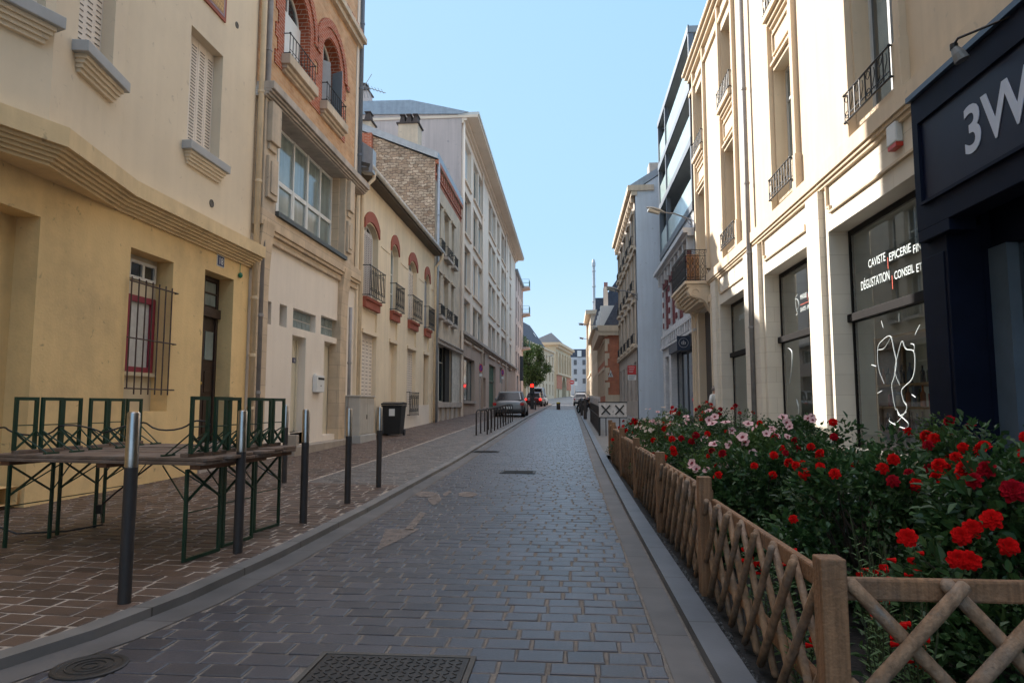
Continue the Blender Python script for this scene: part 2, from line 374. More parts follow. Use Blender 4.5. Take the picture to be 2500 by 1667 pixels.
# ================================================================== GROUND
TERR = mat('terrain_soil', (.16, .14, .11), .95, .2, .5, .2)
ASPH = mat('asphalt', (.10, .10, .105), .8, .15, 1.5, .3, 80, fine=.2)
JOINT = mat('sand_joint', (.20, .172, .15), .95, .3, 7, .5, 90, fine=.3)
JOINTB = mat('pale_joint', (.38, .32, .27), .95, .2, 7, .5, 90, fine=.25)
PAV = mat('dark_granite_setts', (.070, .070, .086), .32, .16, 1.6, .35, 130, island=.22, fine=.16, dirt=(.09, .08, .08), dirt_amt=.35, spec=.6)
PAVB = mat('brown_setts', (.098, .062, .046), .5, .2, 1.6, .35, 120, island=.38, fine=.15, dirt=(.13, .11, .10), dirt_amt=.5, spec=.5)
PAVG = mat('grey_setts', (.125, .112, .105), .5, .18, 1.6, .35, 120, island=.22, fine=.15)
SLAB = mat('gutter_slab', (.12, .115, .11), .6, .12, 2.5, .4, 110, fine=.12, dirt=(.13, .12, .11), dirt_amt=.5)
KERB = mat('granite_kerb', (.15, .155, .165), .5, .12, 3, .3, 110, fine=.15, dirt=(.16, .15, .15), dirt_amt=.3)
SLABJ = brickmat('gutter_slabs', (.135, .125, .122), (.11, .105, .105), (.06, .055, .05), 9, .98, .006, .65, axis='ground', var=.22, bump=.3)
KERBJ = brickmat('kerb_stones', (.125, .130, .145), (.10, .106, .122), (.05, .05, .05), 9, 1.0, .007, .5, axis='ground', var=.2, bump=.3)
KERBL = brickmat('pale_kerb_stones', (.19, .18, .175), (.155, .15, .148), (.07, .065, .06), 9, 1.0, .008, .55, axis='ground', var=.22, bump=.3)
SOIL = mat('bed_soil', (.030, .027, .026), .95, .35, 9, 1.0, 40)
def kl(y):   # inner face of the left kerb
    pts = [(-3, -7), (1.6, -3.9), (2.4, -3.1), (3.0, -2.75), (3.6, -2.55), (4.3, -2.44), (5.5, -2.38), (200, -2.38)]
    for (a, xa), (b, xb) in zip(pts, pts[1:]):
        if y <= b: return xa+(xb-xa)*(y-a)/(b-a)
    return -2.38
YS = [-8, -2, 0, 1, 1.6, 2, 2.4, 2.7, 3, 3.3, 3.6, 4, 4.3, 5, 5.5, 6, 7, 8, 9, 10.1, 11, 12.5, 14, 16, 18, 20, 23, 26, 30, 34, 39, 45, 52, 60, 70, 80, 88, 97]
YF = YS+[105, 115, 130, 145, 160, 180]
def strip(name, xa, xb, ys, zf, m, zoff=0, thick=0):
    mb = MB(); vs = []; f = []
    fa = xa if callable(xa) else (lambda y: xa); fb_ = xb if callable(xb) else (lambda y: xb)
    for y in ys:
        vs += [(fa(y), y, zf(fa(y), y)+zoff), (fb_(y), y, zf(fb_(y), y)+zoff)]
    n = len(ys)
    f = [(2*i, 2*i+1, 2*i+3, 2*i+2) for i in range(n-1)]
    mb.add(vs, f)
    if thick:
        mb.add([(x, y, z-thick) for x, y, z in vs], [])
        for i in range(n-1):
            mb.f += [(2*i, 2*i+2, 2*n+2*i+2, 2*n+2*i), (2*i+1, 2*i+3, 2*n+2*i+3, 2*n+2*i+1)]; mb.m += [0, 0]
        mb.f += [(0, 1, 2*n+1, 2*n), (2*n-2, 2*n-1, 4*n-1, 4*n-2)]; mb.m += [0, 0]
    return struct(mb.build(name, m))
g0 = lambda x, y: gz(y)
# wide base terrain to the horizon
mb = MB(); ys = [-60, -20, 0, 8, 14, 39, 88, 130, 180, 400, 1200]; xs = [-900, -60, -8, 8, 60, 900]
vs = [(x, y, gz(y)-.09) for y in ys for x in xs]
mb.add(vs, [(r*6+c, r*6+c+1, r*6+c+7, r*6+c+6) for r in range(len(ys)-1) for c in range(5)])
struct(mb.build('terrain', TERR))
strip('road_bed', lambda y: kl(y)+.0, .70, YF[:-6], g0, JOINT, -.0015)
strip('gutter', lambda y: kl(y)+.002, lambda y: kl(y)+.215, YS, g0, SLABJ, .004)
strip('gutter', .465, .632, YS, g0, SLABJ, .004)
strip('drain_groove', .632, .650, YS, g0, DARK, -.002)
strip('kerb', .650, .80, YS, g0, KERBJ, .055, .2)
strip('kerb', lambda y: kl(y)-.125, kl, YS, g0, KERBL, .056, .2)
def setts(name, x0, x1, y0, y1, bw, bh, zf, m, j=.014, hgt=.0045, seed=1, skip=(), jit=1.0):
    r = random.Random(seed); mb = MB(); y = y0; row = 0
    fx0 = x0 if callable(x0) else (lambda y: x0); fx1 = x1 if callable(x1) else (lambda y: x1)
    while y < y1:
        h = bh*r.uniform(.93, 1.07); a, b = fx0(y+h/2), fx1(y+h/2)
        x = a-(bw*(.5 if row % 2 else 0)+r.uniform(-.02, .02))
        while x < b-.02:
            wd = bw*r.uniform(.86, 1.14); xa, xb = max(x, a), min(x+wd, b); x += wd
            if xb-xa < .05: continue
            cx, cy = (xa+xb)/2, y+h/2
            if any(s(cx, cy) for s in skip): continue
            jj = j/2*r.uniform(.6, 1.5); q = [(xa+jj, y+jj), (xb-jj, y+jj), (xb-jj, y+h-jj), (xa+jj, y+h-jj)]
            q = [(px+r.uniform(-.004, .004)*jit, py+r.uniform(-.004, .004)*jit) for px, py in q]
            zt = hgt+r.uniform(-.0018, .0018)*jit; tx = r.uniform(-.012, .012)*jit; ty = r.uniform(-.012, .012)*jit
            B = .006
            def Z(px, py, d): return zf(px, py)+zt+(px-cx)*tx+(py-cy)*ty-d
            vs = [(px, py, zf(px, py)-.012) for px, py in q]
            vs += [(px, py, Z(px, py, .0035)) for px, py in q]
            qi = [(px+(B if k in (0, 3) else -B), py+(B if k in (0, 1) else -B)) for k, (px, py) in enumerate(q)]
            vs += [(px, py, Z(px, py, 0)) for px, py in qi]
            fs = [(8, 9, 10, 11)]+[(4+k, 4+(k+1) % 4, 8+(k+1) % 4, 8+k) for k in range(4)]+[(k, (k+1) % 4, 4+(k+1) % 4, 4+k) for k in range(4)]
            mb.add(vs, fs)
        y += h; row += 1
    return struct(mb.build(name, m))
mh = lambda x, y: -1.20 < x < -.53 and y < 3.42
setts('road_paving', lambda y: kl(y)+.225, .455, 1.6, 14, .222, .157, g0, PAV, .017, seed=3, skip=[mh])
setts('road_paving', -2.15, .455, 14.02, 60, .222, .157, g0, PAV, .015, seed=4, jit=.8)
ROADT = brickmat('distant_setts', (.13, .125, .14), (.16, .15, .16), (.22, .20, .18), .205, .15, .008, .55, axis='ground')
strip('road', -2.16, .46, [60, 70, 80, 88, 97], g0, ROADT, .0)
strip('pavement_bed', -7.2, lambda y: kl(y)-.125, YS, lambda x, y: swl(x, y), JOINTB, -.0005)
sk1 = lambda x, y: -1.27 < x < -.46 and y < 3.52
rm = lambda x, y: False
setts('left_pavement', -6.4, lambda y: kl(y)-.135, 1.6, 10.1, .225, .155, swl, PAVB, .021, seed=5)
setts('left_pavement', -6.4, -4.02, 10.12, 46, .225, .155, swl, PAVB, .018, seed=6)
setts('parking_lane', -3.98, -2.515, 10.12, 46, .205, .15, swl, PAVG, .012, seed=8)
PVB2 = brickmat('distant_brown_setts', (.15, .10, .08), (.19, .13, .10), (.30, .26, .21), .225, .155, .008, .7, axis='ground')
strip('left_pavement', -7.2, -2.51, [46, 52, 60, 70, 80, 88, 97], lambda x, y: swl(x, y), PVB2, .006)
swr = lambda x, y: gz(y)+.055
strip('right_pavement', 3.2, 6, YS, swr, mat('right_paving', (.17, .16, .15), .7, .2, 2, .3, fine=.15), -.006)
strip('right_pavement', .80, 3.2, [15.6, 16, 18, 20, 23, 26, 30, 34, 39, 45, 52, 60, 70, 80, 88, 97], swr, MATS['right_paving'], -.006)
strip('planting_bed', .80, 3.2, [-1, 0, 1, 2, 3, 4, 5, 6, 7, 8, 9, 10, 11, 12.5, 14, 15.6], g0, SOIL, -.035)
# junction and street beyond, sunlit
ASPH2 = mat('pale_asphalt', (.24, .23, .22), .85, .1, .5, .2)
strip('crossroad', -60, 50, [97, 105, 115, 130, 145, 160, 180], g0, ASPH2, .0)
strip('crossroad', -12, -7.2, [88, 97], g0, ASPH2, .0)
# painted bicycle marking, worn
def flat(name, polys, m, dz):
    mb = MB()
    for p in polys: mb.poly([(x, y, gz(y)+dz) for x, y in p])
    return struct(mb.build(name, m))
PNT = mat('worn_road_paint', (.27, .22, .19), .8, .3, 12, .2, fine=.35, dirt=(.10, .09, .095), dirt_amt=.8)
N_, L_n = PNT.node_tree.nodes, PNT.node_tree.links
_b = [n for n in N_ if n.type == 'BSDF_PRINCIPLED'][0]; _o = [n for n in N_ if n.type == 'OUTPUT_MATERIAL'][0]
_t = N_.new('ShaderNodeBsdfTransparent'); _m = N_.new('ShaderNodeMixShader'); _n = N_.new('ShaderNodeTexNoise'); _n.inputs['Scale'].default_value = 14; _n.inputs['Detail'].default_value = 8; _n.inputs['Roughness'].default_value = .75
_g = N_.new('ShaderNodeNewGeometry'); L_n.new(_g.outputs['Position'], _n.inputs['Vector']); _r = N_.new('ShaderNodeMapRange'); _r.inputs[1].default_value = .35; _r.inputs[2].default_value = .6; _r.inputs[3].default_value = .45; _r.inputs[4].default_value = .8
L_n.new(_n.outputs[0], _r.inputs[0]); L_n.new(_r.outputs[0], _m.inputs[0]); L_n.new(_t.outputs[0], _m.inputs[1]); L_n.new(_b.outputs[0], _m.inputs[2]); L_n.new(_m.outputs[0], _o.inputs[0])
def gp(px, py):
    r = ray(px, py); t = -CAMZ/r[2]
    for _ in range(4): t = (gz(r[1]*t)-CAMZ)/r[2]
    return (r[0]*t, r[1]*t)
def ell(cx, cy, rx, ry, n=18): return [gp(cx+rx*cos(2*pi*i/n), cy+ry*sin(2*pi*i/n)) for i in range(n)]
flat('road_marking', [[gp(920, 1346), gp(942, 1293), gp(1025, 1293), gp(985, 1316)], [gp(985, 1296), gp(1025, 1252), gp(1040, 1254), gp(1008, 1296)],
     ell(1041, 1208, 27, 7), ell(1141, 1208, 25, 6.5), [gp(1043, 1220), gp(1070, 1206), gp(1078, 1222), gp(1062, 1235), gp(1052, 1232)], [gp(1080, 1206), gp(1100, 1199), gp(1104, 1203), gp(1085, 1214)]], PNT, .0105)
# manhole covers
STEEL = mat('cast_iron_cover', (.050, .045, .042), .55, .25, 6, .3, 80, metal=.3)
t = thing('manhole_cover', 'square chequered cast iron cover set in the setts at the bottom of the picture', 'manhole cover', (-.86, 3.1, 0))
mb = MB(); mb.box(-1.22, -.50, 2.72, 3.46, -.02, .014); o1 = mb.build('plate', STEEL, t, bevel=.004)
mb = MB(); rr = random.Random(2)
for i in range(17):
    for j in range(17):
        x = -1.18+i*.04; y = 2.75+j*.042
        if abs(x+.86) < .09 and abs(y-3.12) < .04: continue
        a = pi/4 if (i+j) % 2 else -pi/4; dx, dy = .014*cos(a), .014*sin(a)
        mb.bar((x-dx, y-dy, .015), (x+dx, y+dy, .015), .007, .006)
mb.build('tread_pattern', STEEL, t)
mb = MB()
for a in ((-1.25, -1.225, 2.69, 3.49), (-.495, -.47, 2.69, 3.49), (-1.225, -.495, 3.463, 3.49)): mb.box(a[0], a[1], a[2], a[3], -.02, .016)
mb.build('frame', mat('cover_frame', (.10, .09, .08), .7, .2, 8, .2), t)
t = thing('manhole_cover', 'small round iron cover in the gutter at the lower left corner', 'manhole cover', (-2.30, 3.22, 0))
mb = MB(); mb.lathe((-2.30, 3.22, 0), [(.165, -.02), (.165, .010), (.155, .014), (.14, .014), (.135, .009), (.01, .009)], 28); mb.build('frame', STEEL, t)
mb = MB()
for k in range(3):
    rad = .035+.035*k
    mb.tube([(-2.30+rad*cos(a*pi/10), 3.22+rad*sin(a*pi/10), .011) for a in range(20)], .004, 5, closed=True)
mb.build('lid_rings', STEEL, t)
for (x, y, r_, lb) in ((-1.93, 15.2, .2, 'small round iron cover near the left gutter beyond the bicycle marking'), (-1.35, 12.9, .16, 'small dark round cover in the left half of the road')):
    pass
for (px, py, lb) in ((1187, 1103, 'flat iron cover close to the left kerb in the middle distance'), (1265, 1153, 'dark drain cover in the middle of the road')):
    x, y = gp(px, py); t = thing('drain_cover', lb, 'drain cover', (x, y, gz(y)))
    mb = MB(); mb.box(x-.32, x+.32, y-.25, y+.25, gz(y)-.02, gz(y)+.013); mb.build('plate', STEEL, t)
    mb = MB()
    for k in range(6): mb.box(x-.27, x+.27, y-.21+k*.075, y-.19+k*.075, gz(y)+.013, gz(y)+.017)
    mb.build('ribs', STEEL, t)
# ================================================================== LEFT SIDE
XL = -6.1; FL = (XL, 1)
def sills(mb, F, y0, y1, z, dproj, h=.10, mi=0): mb.fb(F, y0, y1, z-h, z, -.02, dproj, mi)
def shutter(F, y0, y1, z0, z1, d, parent, name='shutter', m=None, rows=None):
    mb = MB(); m = m or SHUT
    mb.fb(F, y0, y1, z0, z1, d-.03, d)
    cols = 4; w_ = (y1-y0)/cols
    mb2 = MB(); n = rows or int((z1-z0-.2)/.055)
    for c in range(cols):
        for k in range(n):
            z = z0+.1+k*(z1-z0-.2)/n
            mb2.fb(F, y0+c*w_+.05*w_+w_*.2, y0+(c+1)*w_-w_*.2, z, z+.016, d+.001, d+.004, 1)
        mb2.fb(F, y0+c*w_-.006, y0+c*w_+.006, z0, z1, d, d+.006, 0)
    mb.v and None
    o = mb.build(name, m, parent); mb2.build('slats', [m, SLOT], o); return o
def window(F, h, depth, parent, cols=2, rows=1, fm=None, gm=None, fw=.055, transom=None, name='window', arch=0):
    """glazed sash standing at the back of an opening: frame > pane"""
    y0, y1, z0, z1 = h[:4]; fm = fm or WPAINT; gm = gm or GLZ; d = -depth+.06; mb = MB()
    zt = z1-arch
    mb.fb(F, y0, y0+fw, z0, zt, d-.05, d); mb.fb(F, y1-fw, y1, z0, zt, d-.05, d)
    mb.fb(F, y0+fw, y1-fw, z0, z0+fw, d-.05, d)
    if not arch: mb.fb(F, y0+fw, y1-fw, z1-fw, z1, d-.05, d)
    else:
        pts = archpts(y0, y1, zt, arch)
        for (a, b), (a2, b2) in zip(pts, pts[1:]):
            m_ = (y0+y1)/2; X, o = F; s_ = .86
            def P(p, q, dd, k): return (X+o*dd, m_+(p-m_)*k, zt+(q-zt)*k)
            mb.prism([P(a, b, d, 1), P(a2, b2, d, 1), P(a2, b2, d, s_), P(a, b, d, s_)], (-o*.05, 0, 0))
    for c in range(1, cols):
        y = y0+(y1-y0)*c/cols; mb.fb(F, y-fw*.6, y+fw*.6, z0+fw, z1-fw if not arch else z1-fw, d-.045, d+.004)
    for r_ in range(1, rows):
        z = z0+(zt-z0)*r_/rows; mb.fb(F, y0+fw, y1-fw, z-fw*.3, z+fw*.3, d-.04, d-.002)
    if transom: mb.fb(F, y0+fw, y1-fw, transom-fw*.5, transom+fw*.5, d-.04, d-.001)
    o = mb.build(name, fm, parent); g = MB()
    g.fb(F, y0-.01, y1+.01, z0-.01, z1+(.0 if arch else .01), d-.08, d-.03); g.build('pane', gm, o); return o
def railing(F, y0, y1, z0, z1, proj, parent, bars=7, name='railing', m=None, fancy=True, t=.009, dback=0.0):
    """small wrought iron guard in front of a window"""
    mb = MB(); m = m or IRON; X, o = F; x = X+o*proj; xb = X-o*.03
    for z in (z0, z1):
        mb.tube([(xb, y0, z), (x, y0, z), (x, y1, z), (xb, y1, z)], t*1.4, 6)
        for y in (y0, y1): mb.lathe((x, y, z), [(.0, -.03), (.022, -.015), (.026, 0), (.022, .015), (0, .03)], 8)
    mb.tube([(x, y0, z0+.10*(z1-z0)/.5), (x, y1, z0+.10*(z1-z0)/.5)], t*.8, 5)
    for i in range(bars+1):
        y = y0+(y1-y0)*i/bars; mb.tube([(x, y, z0), (x, y, z1)], t, 5)
    if fancy:
        H = z1-z0; w_ = (y1-y0)/bars
        for i in range(bars):
            yc = y0+w_*(i+.5); rr = w_*.30
            if i % 2: 
                mb.tube([(x, yc+rr*cos(a*pi/5), z0+H*.80+rr*sin(a*pi/5)) for a in range(10)], t*.6, 4, closed=True)
                mb.tube([(x, yc+rr*cos(a*pi/5), z0+H*.22+rr*sin(a*pi/5)) for a in range(10)], t*.6, 4, closed=True)
            else:
                mb.tube([(x, yc+rr*sin(k*.55)*(1-k/14), z0+H*(.15+.7*k/11)) for k in range(12)], t*.6, 4)
    return mb.build(name, m, parent)
def pipe(name, label, x, y, z0, z1, r, m, brackets=(), foot=False, parent=None, metalfoot=False):
    t = thing(name, label, 'drainpipe', (x, y, z0)) if parent is None else None
    mb = MB(); mb.tube([(x, y, z0), (x, y, z1)], r, 12); p = mb.build('pipe', m, t if t else parent, smooth=True)
    k = MB()
    for z in brackets: k.cut(); k.lathe((x, y, z), [(r+.002, -.03), (r+.014, -.025), (r+.014, .025), (r+.002, .03)], 12)
    if brackets: k.build('collar', m, t if t else parent)
    return t or p
# ------------------------------------------------------------------ 1 ochre and beige corner house
YE = at_x(XL, 614, 500)[0]           # far corner
zb = at_x(XL+.26, 340, 447)[1]; zbt = at_x(XL, 562, 585)[1]
ZC = (zb+at_x(XL+.26, 600, 575)[1])/2    # top of the string course
T = thing('corner_house', 'two tone house with ochre ground floor, beige upper storeys and number 18 door', 'house', (XL, 4, gz(5)))
H0 = rect(XL, 320, 424, 603, 1005); HD = rect(XL, 501, 571, 657, 1082)
R1 = at_x(XL, 99.5, 530); HR = (-1, R1[0], -.2, R1[1])
V1 = rect(XL, 335, 384, 1140, 1176); V0 = rect(XL, -20, 44, 1196, 1240)
mb = MB(); mb.wall(FL, -8, YE, -.3, ZC-.2, [H0+(.32,), HD+(.38,), HR+(.30,), V1+(.25,), V0+(.25,)])
mb.box(XL-8, XL-.45, -8, -7.9, -.3, ZC-.2)
mb.fb(FL, -8, YE, -.3, .05, -1, -.5)
mb.build('ground_floor_wall', YEL, T)
mb = MB(); mb.fb(FL, -1, HR[1], -.3, HR[3], -.34, -.30); 
mb.fb(FL, H0[0], H0[1], H0[2], H0[3], -.45, -.335)
mb.build('recess_wall', YEL, T)
mb = MB()
for a, b in ((HR[1], H0[0]), (H0[0], H0[1]), (H0[1], HD[0]), (HD[1], YE)):
    mb.cut()
    mb.fb(FL, a, b, -.3, zz(XL, 9.3, 966)*0+.62 if (a, b) != (H0[0], H0[1]) else H0[2]-.005, .001, .022)
mb.build('plinth', YEL, T)
mb = MB()
for V in (V1, V0): mb.cut(); mb.fb(FL, V[0], V[1], V[2], V[3], -.30, -.251)
mb.build('cellar_vent', DARK, T)
# window with transom, crimson casement and cream panels
def zat(py, px=322): return zz(XL, at_x(XL, px, py)[0], py)
y0, y1 = H0[0], H0[1]; zc_ = [zz(XL, y0, p) for p in (616, 664, 705, 903, 913)]
o = window(FL, (y0+.02, y1-.05, zc_[1], zc_[0]), .30, T, cols=3, fw=.045, name='transom_window')
m1 = MB(); m1.fb(FL, y0+.0, y1-.0, zc_[2], zc_[1], -.335, -.27); m1.cut(); m1.fb(FL, y0, y1, zc_[4], zc_[3], -.335, -.20); m1.fb(FL, y0, y1, H0[2], zc_[4], -.335, -.27)
m1.cut(); m1.fb(FL, y0, y1, zc_[0], H0[3], -.335, -.27)
m1.build('window_panel', mat('cream_window_panel', (.62, .53, .38), .7, .05, 3, .05), T)
mb = MB(); ya, yb = y0+.02, y1-.03; d = -.25; za, zb_ = zc_[3], zc_[2]
for a, b in ((ya, ya+.05), (yb-.09, yb), (ya+.30*(yb-ya)-.03, ya+.30*(yb-ya)+.08)): mb.fb(FL, a, b, za, zb_, d-.05, d+.01)
mb.fb(FL, ya, yb, za, za+.08, d-.05, d+.005); mb.fb(FL, ya, yb, zb_-.09, zb_, d-.05, d+.005)
cw = mb.build('casement', REDF, T); g = MB(); g.fb(FL, ya, yb, za, zb_, d-.06, d-.035); g.build('curtain', CURT, cw)
mb = MB(); xg = XL+.06
zt, zl, zm = zz(XL, y0, 676), zz(XL, y0, 962), zz(XL, y0, 824)
yg0, yg1 = y0-.03, y1-.1
for z in (zt-.06, zm, zl+.08): mb.tube([(xg, yg0-.04, z), (xg, yg1+.16, z), (XL-.02, yg1+.17, z)], .011, 6)
for i in range(7):
    y = yg0+(yg1-yg0)*i/6; mb.tube([(xg, y, zl-.0 if i else zl+.08), (xg, y, zt)], .010, 6)
mb.build('window_grille', IRONR, T)
# door
y0, y1, z0, z1 = HD; dd = -.30; zt1, zt2 = zz(XL, y0, 738), zz(XL, y0, 762)
mb = MB(); mb.fb(FL, y0, y1, z0-.2, z1, -.5, dd); 
for a, b in ((y0, y0+.07), (y1-.07, y1)): mb.fb(FL, a, b, z0-.1, z1, dd-.01, dd+.03)
ym = (y0+y1)/2; mb.fb(FL, ym-.05, ym+.05, z0, zt2, dd-.01, dd+.035); mb.fb(FL, y0, y1, zt2, zt1, dd-.01, dd+.08); mb.fb(FL, y0+.07, y1-.07, z1-.08, z1, dd-.01, dd+.03)
for a, b in ((y0+.07, ym-.05), (ym+.05, y1-.07)):
    for c, e in ((z0+.15, z0+.75), (z0+.85, zt2-.95)): mb.fb(FL, a+.08, b-.08, c, e, dd-.01, dd+.018)
mb.fb(FL, ym-.02, ym+.02, zt1, z1-.08, dd-.01, dd+.03); mb.fb(FL, y0+.07, y1-.07, (zt1+z1)/2-.03, (zt1+z1)/2, dd-.01, dd+.03)
dr = mb.build('door', DARKB, T, bevel=.006)
g = MB(); g.fb(FL, y0+.09, y1-.09, zt1+.05, z1-.10, dd-.01, dd+.012)
for a, b in ((y0+.13, ym-.1), (ym+.1, y1-.13)): g.fb(FL, a, b, zt2-.75, zt2-.25, dd, dd+.022)
g.build('door_glass', GLZP, dr)
g = MB(); g.lathe((XL-.26+.03, ym-.08, z0+1.0), [(.0, -.03), (.03, -.01), (.03, .01), (0, .03)], 10, axis='x'); g.build('door_knob', mat('brass', (.5, .35, .12), .35, .1, 5, 0, metal=1), dr)
mb = MB(); mb.fb(FL, HD[0]-.02, HD[1]+.02, -.1, HD[2], -.5, .06); mb.build('doorstep', STONEG, T)
# number plate 18
yp, zp = at_x(XL, 538, 638); BLUE = mat('enamel_blue', (.03, .04, .12), .3, .05, 5, 0)
mb = MB(); mb.fb(FL, yp-.11, yp+.11, zp-.085, zp+.085, 0, .012, 0); mb.fb(FL, yp-.125, yp+.125, zp-.10, zp+.10, 0, .008, 1)
pl = mb.build('number_plate', [BLUE, WPAINT], T); text('18', .17, .002, WPAINT, pl, 'number', facing(FL, yp-.085, zp-.058, .014), xs=.95)
# cornice string course (straight part) in stepped profile
def course(mb, A, B, n, ztop, prof, m0=0):
    """stepped moulding from plan point A to B; n = outward unit (plan)"""
    for d0, d1, zt_, zb2 in prof:
        mb.prism([(A[0]+n[0]*d0, A[1]+n[1]*d0, ztop+zb2), (B[0]+n[0]*d0, B[1]+n[1]*d0, ztop+zb2), (B[0]+n[0]*d1, B[1]+n[1]*d1, ztop+zb2), (A[0]+n[0]*d1, A[1]+n[1]*d1, ztop+zb2)], (0, 0, zt_-zb2), m0)
YO = at_x(XL, 284, 507)[0]; 
prof = [(-.1, .26, 0, -.22), (-.1, .20, -.22, -.26), (-.1, .16, -.26, -.30), (-.1, .12, -.30, -.34), (-.1, .08, -.34, -.38), (-.1, .04, -.38, -.42)]
# upper walls and triangular oriel
HW = rect(XL, 468, 545, 61, 348)
ZTOP = 19.5
mb = MB(); mb.wall(FL, YO, YE, ZC-.2, ZTOP, [HW+(.30,), (HW[0], HW[1], HW[3]+1.9, HW[3]+4.2, .3)])
mb.box(XL-8, XL-.4, YE-.02, YE, -.3, ZTOP)
# oriel apex from the photo at the height of the course top
r = ray(171, 314); t_ = (ZC-CAMZ)/r[2]; AX, AY = r[0]*t_-.26, r[1]*t_-.0
r = ray(0, 250); t_ = (ZC-CAMZ)/r[2]; BX, BY = r[0]*t_-.26, r[1]*t_
OY0 = AY-(AX-XL-.02)*(AY-BY)/(AX-BX)
def slab_wall(mb, A, B, z0, z1, holes=(), depth=.28):
    """wall along plan segment A->B with openings given in distance along it"""
    L_ = sqrt((B[0]-A[0])**2+(B[1]-A[1])**2); ux, uy = (B[0]-A[0])/L_, (B[1]-A[1])/L_; nx, ny = uy, -ux
    if nx < 0: nx, ny = -nx, -ny
    m_ = MB(); m_.wall((0, 1), 0, L_, z0, z1, holes)
    def tr(p): return (A[0]+ux*p[1]+nx*p[0], A[1]+uy*p[1]+ny*p[0], p[2])
    mb.add([tr(p) for p in m_.v], m_.f); return tr, L_, (nx, ny)
A = (AX, AY); B = (XL+.02, YO)
L2 = sqrt((B[0]-A[0])**2+(B[1]-A[1])**2)
# window in the second face: measured by ray against the face plane
def on_seg(A, B, px, py):
    r = ray(px, py); dx, dy = B[0]-A[0], B[1]-A[1]
    # solve r.x*t = A.x+s*dx ; r.y*t = A.y+s*dy
    det = r[0]*(-dy)+dx*r[1]; t = (A[0]*(-dy)+dx*A[1])/det; s_ = (r[0]*A[1]-r[1]*A[0])/det
    return s_*sqrt(dx*dx+dy*dy), CAMZ+r[2]*t
s0, zs = on_seg(A, B, 176, 92); s1, zs1 = on_seg(A, B, 283, 205)
zsill = (zs+zs1)/2
tr2, L2, n2 = slab_wall(mb, A, B, ZC-.05, ZTOP, [(s0+.12, s1-.12, zsill, zsill+2.3, .3), (s0+.12, s1-.12, zsill+3.4, zsill+5.7, .3)])
A0 = (XL+.02, OY0)
sA = on_seg(A0, A, 140, 70)[0]; wl = s1-s0-.24; e0, e1 = sA-.14-wl, sA-.14
tr1, L1, n1 = slab_wall(mb, A0, A, ZC-.05, ZTOP, [(e0, e1, zsill, zsill+2.3, .3)])
mb.fb(FL, -8, OY0, ZC-.2, ZTOP, -.3, 0)
mb.build('upper_wall', BEI, T)
def mitred(mb, pts, ztop, prof):
    """stepped moulding along a plan polyline with mitred corners (outwards = +x side)"""
    P = [Vector((p[0], p[1])) for p in pts]; n = len(P); mit = []
    for i in range(n):
        ns = []
        for q in ((i-1, i), (i, i+1)):
            if 0 <= q[0] and q[1] < n: d = (P[q[1]]-P[q[0]]).normalized(); ns.append(Vector((d.y, -d.x)))
        m_ = sum(ns, Vector((0, 0))).normalized(); mit.append(m_/max(.3, m_.dot(ns[0])))
    for d0, d1, zt_, zb2 in prof:
        for i in range(n-1):
            q = [P[i]+mit[i]*d0, P[i+1]+mit[i+1]*d0, P[i+1]+mit[i+1]*d1, P[i]+mit[i]*d1]
            mb.prism([(v.x, v.y, ztop+zb2) for v in q], (0, 0, zt_-zb2))
mb = MB(); mitred(mb, [(XL, -8), (XL, OY0), A, (XL, YO), (XL, YE+.12)], ZC, prof)
mb.prism([(XL-.2, OY0, ZC-.415), (A[0]+.01, A[1], ZC-.415), (XL-.2, YO, ZC-.415)], (0, 0, .30))
mb.build('string_course', YEL2, T)
def oriel_win(tr, a, b, z0, z1, nm='window'):
    mb = MB(); m_ = MB(); m_.box(-.2, -.16, a, b, z0, z1); mb.add([tr(p) for p in m_.v], m_.f); o = mb.build('shutter', SHUT, T)
    m2 = MB(); m_ = MB(); cols = 4; w_ = (b-a)/cols
    for c in range(cols):
        for k in range(int((z1-z0)/.075)):
            z = z0+.08+k*.075; y = a+c*w_+w_*.2
            if z > z1-.08: break
            m_.add([(-.156, y, z), (-.156, y+w_*.6, z+.02), (-.156, y+w_*.6, z+.036), (-.156, y, z+.016)], [(0, 1, 2, 3)])
    m2.add([tr(p) for p in m_.v], m_.f); m2.build('slats', SLOT, o)
    mb = MB(); m_ = MB(); m_.box(-.25, .19, a-.12, b+.12, z0-.14, z0+.0); mb.add([tr(p) for p in m_.v], m_.f); mb.build('sill', GREY, T, bevel=.01)
    mb = MB(); m_ = MB()
    for k in range(4): m_.box(-.02, .14-.03*k, a-.05+.02*k, b+.05-.02*k, z0-.14-.05*(k+1), z0-.14-.05*k)
    mb.add([tr(p) for p in m_.v], m_.f); mb.build('sill_moulding', BEI, T)
oriel_win(tr2, s0+.12, s1-.12, zsill, zsill+2.3)
oriel_win(tr1, e0, e1, zsill, zsill+2.3)
y0, y1, z0, z1 = HW
shutter(FL, y0, y1, z0, z1, -.17, T)
mb = MB(); mb.fb(FL, y0-.12, y1+.12, z0-.14, z0, -.2, .16); mb.build('sill', GREY, T, bevel=.01)
mb = MB()
for k in range(4): mb.fb(FL, y0-.05+.02*k, y1+.05-.02*k, z0-.14-.05*(k+1), z0-.14-.05*k, -.02, .12-.027*k)
mb.build('sill_moulding', BEI, T)
shutter(FL, y0, y1, z1+1.9, z1+4.2, -.17, T)
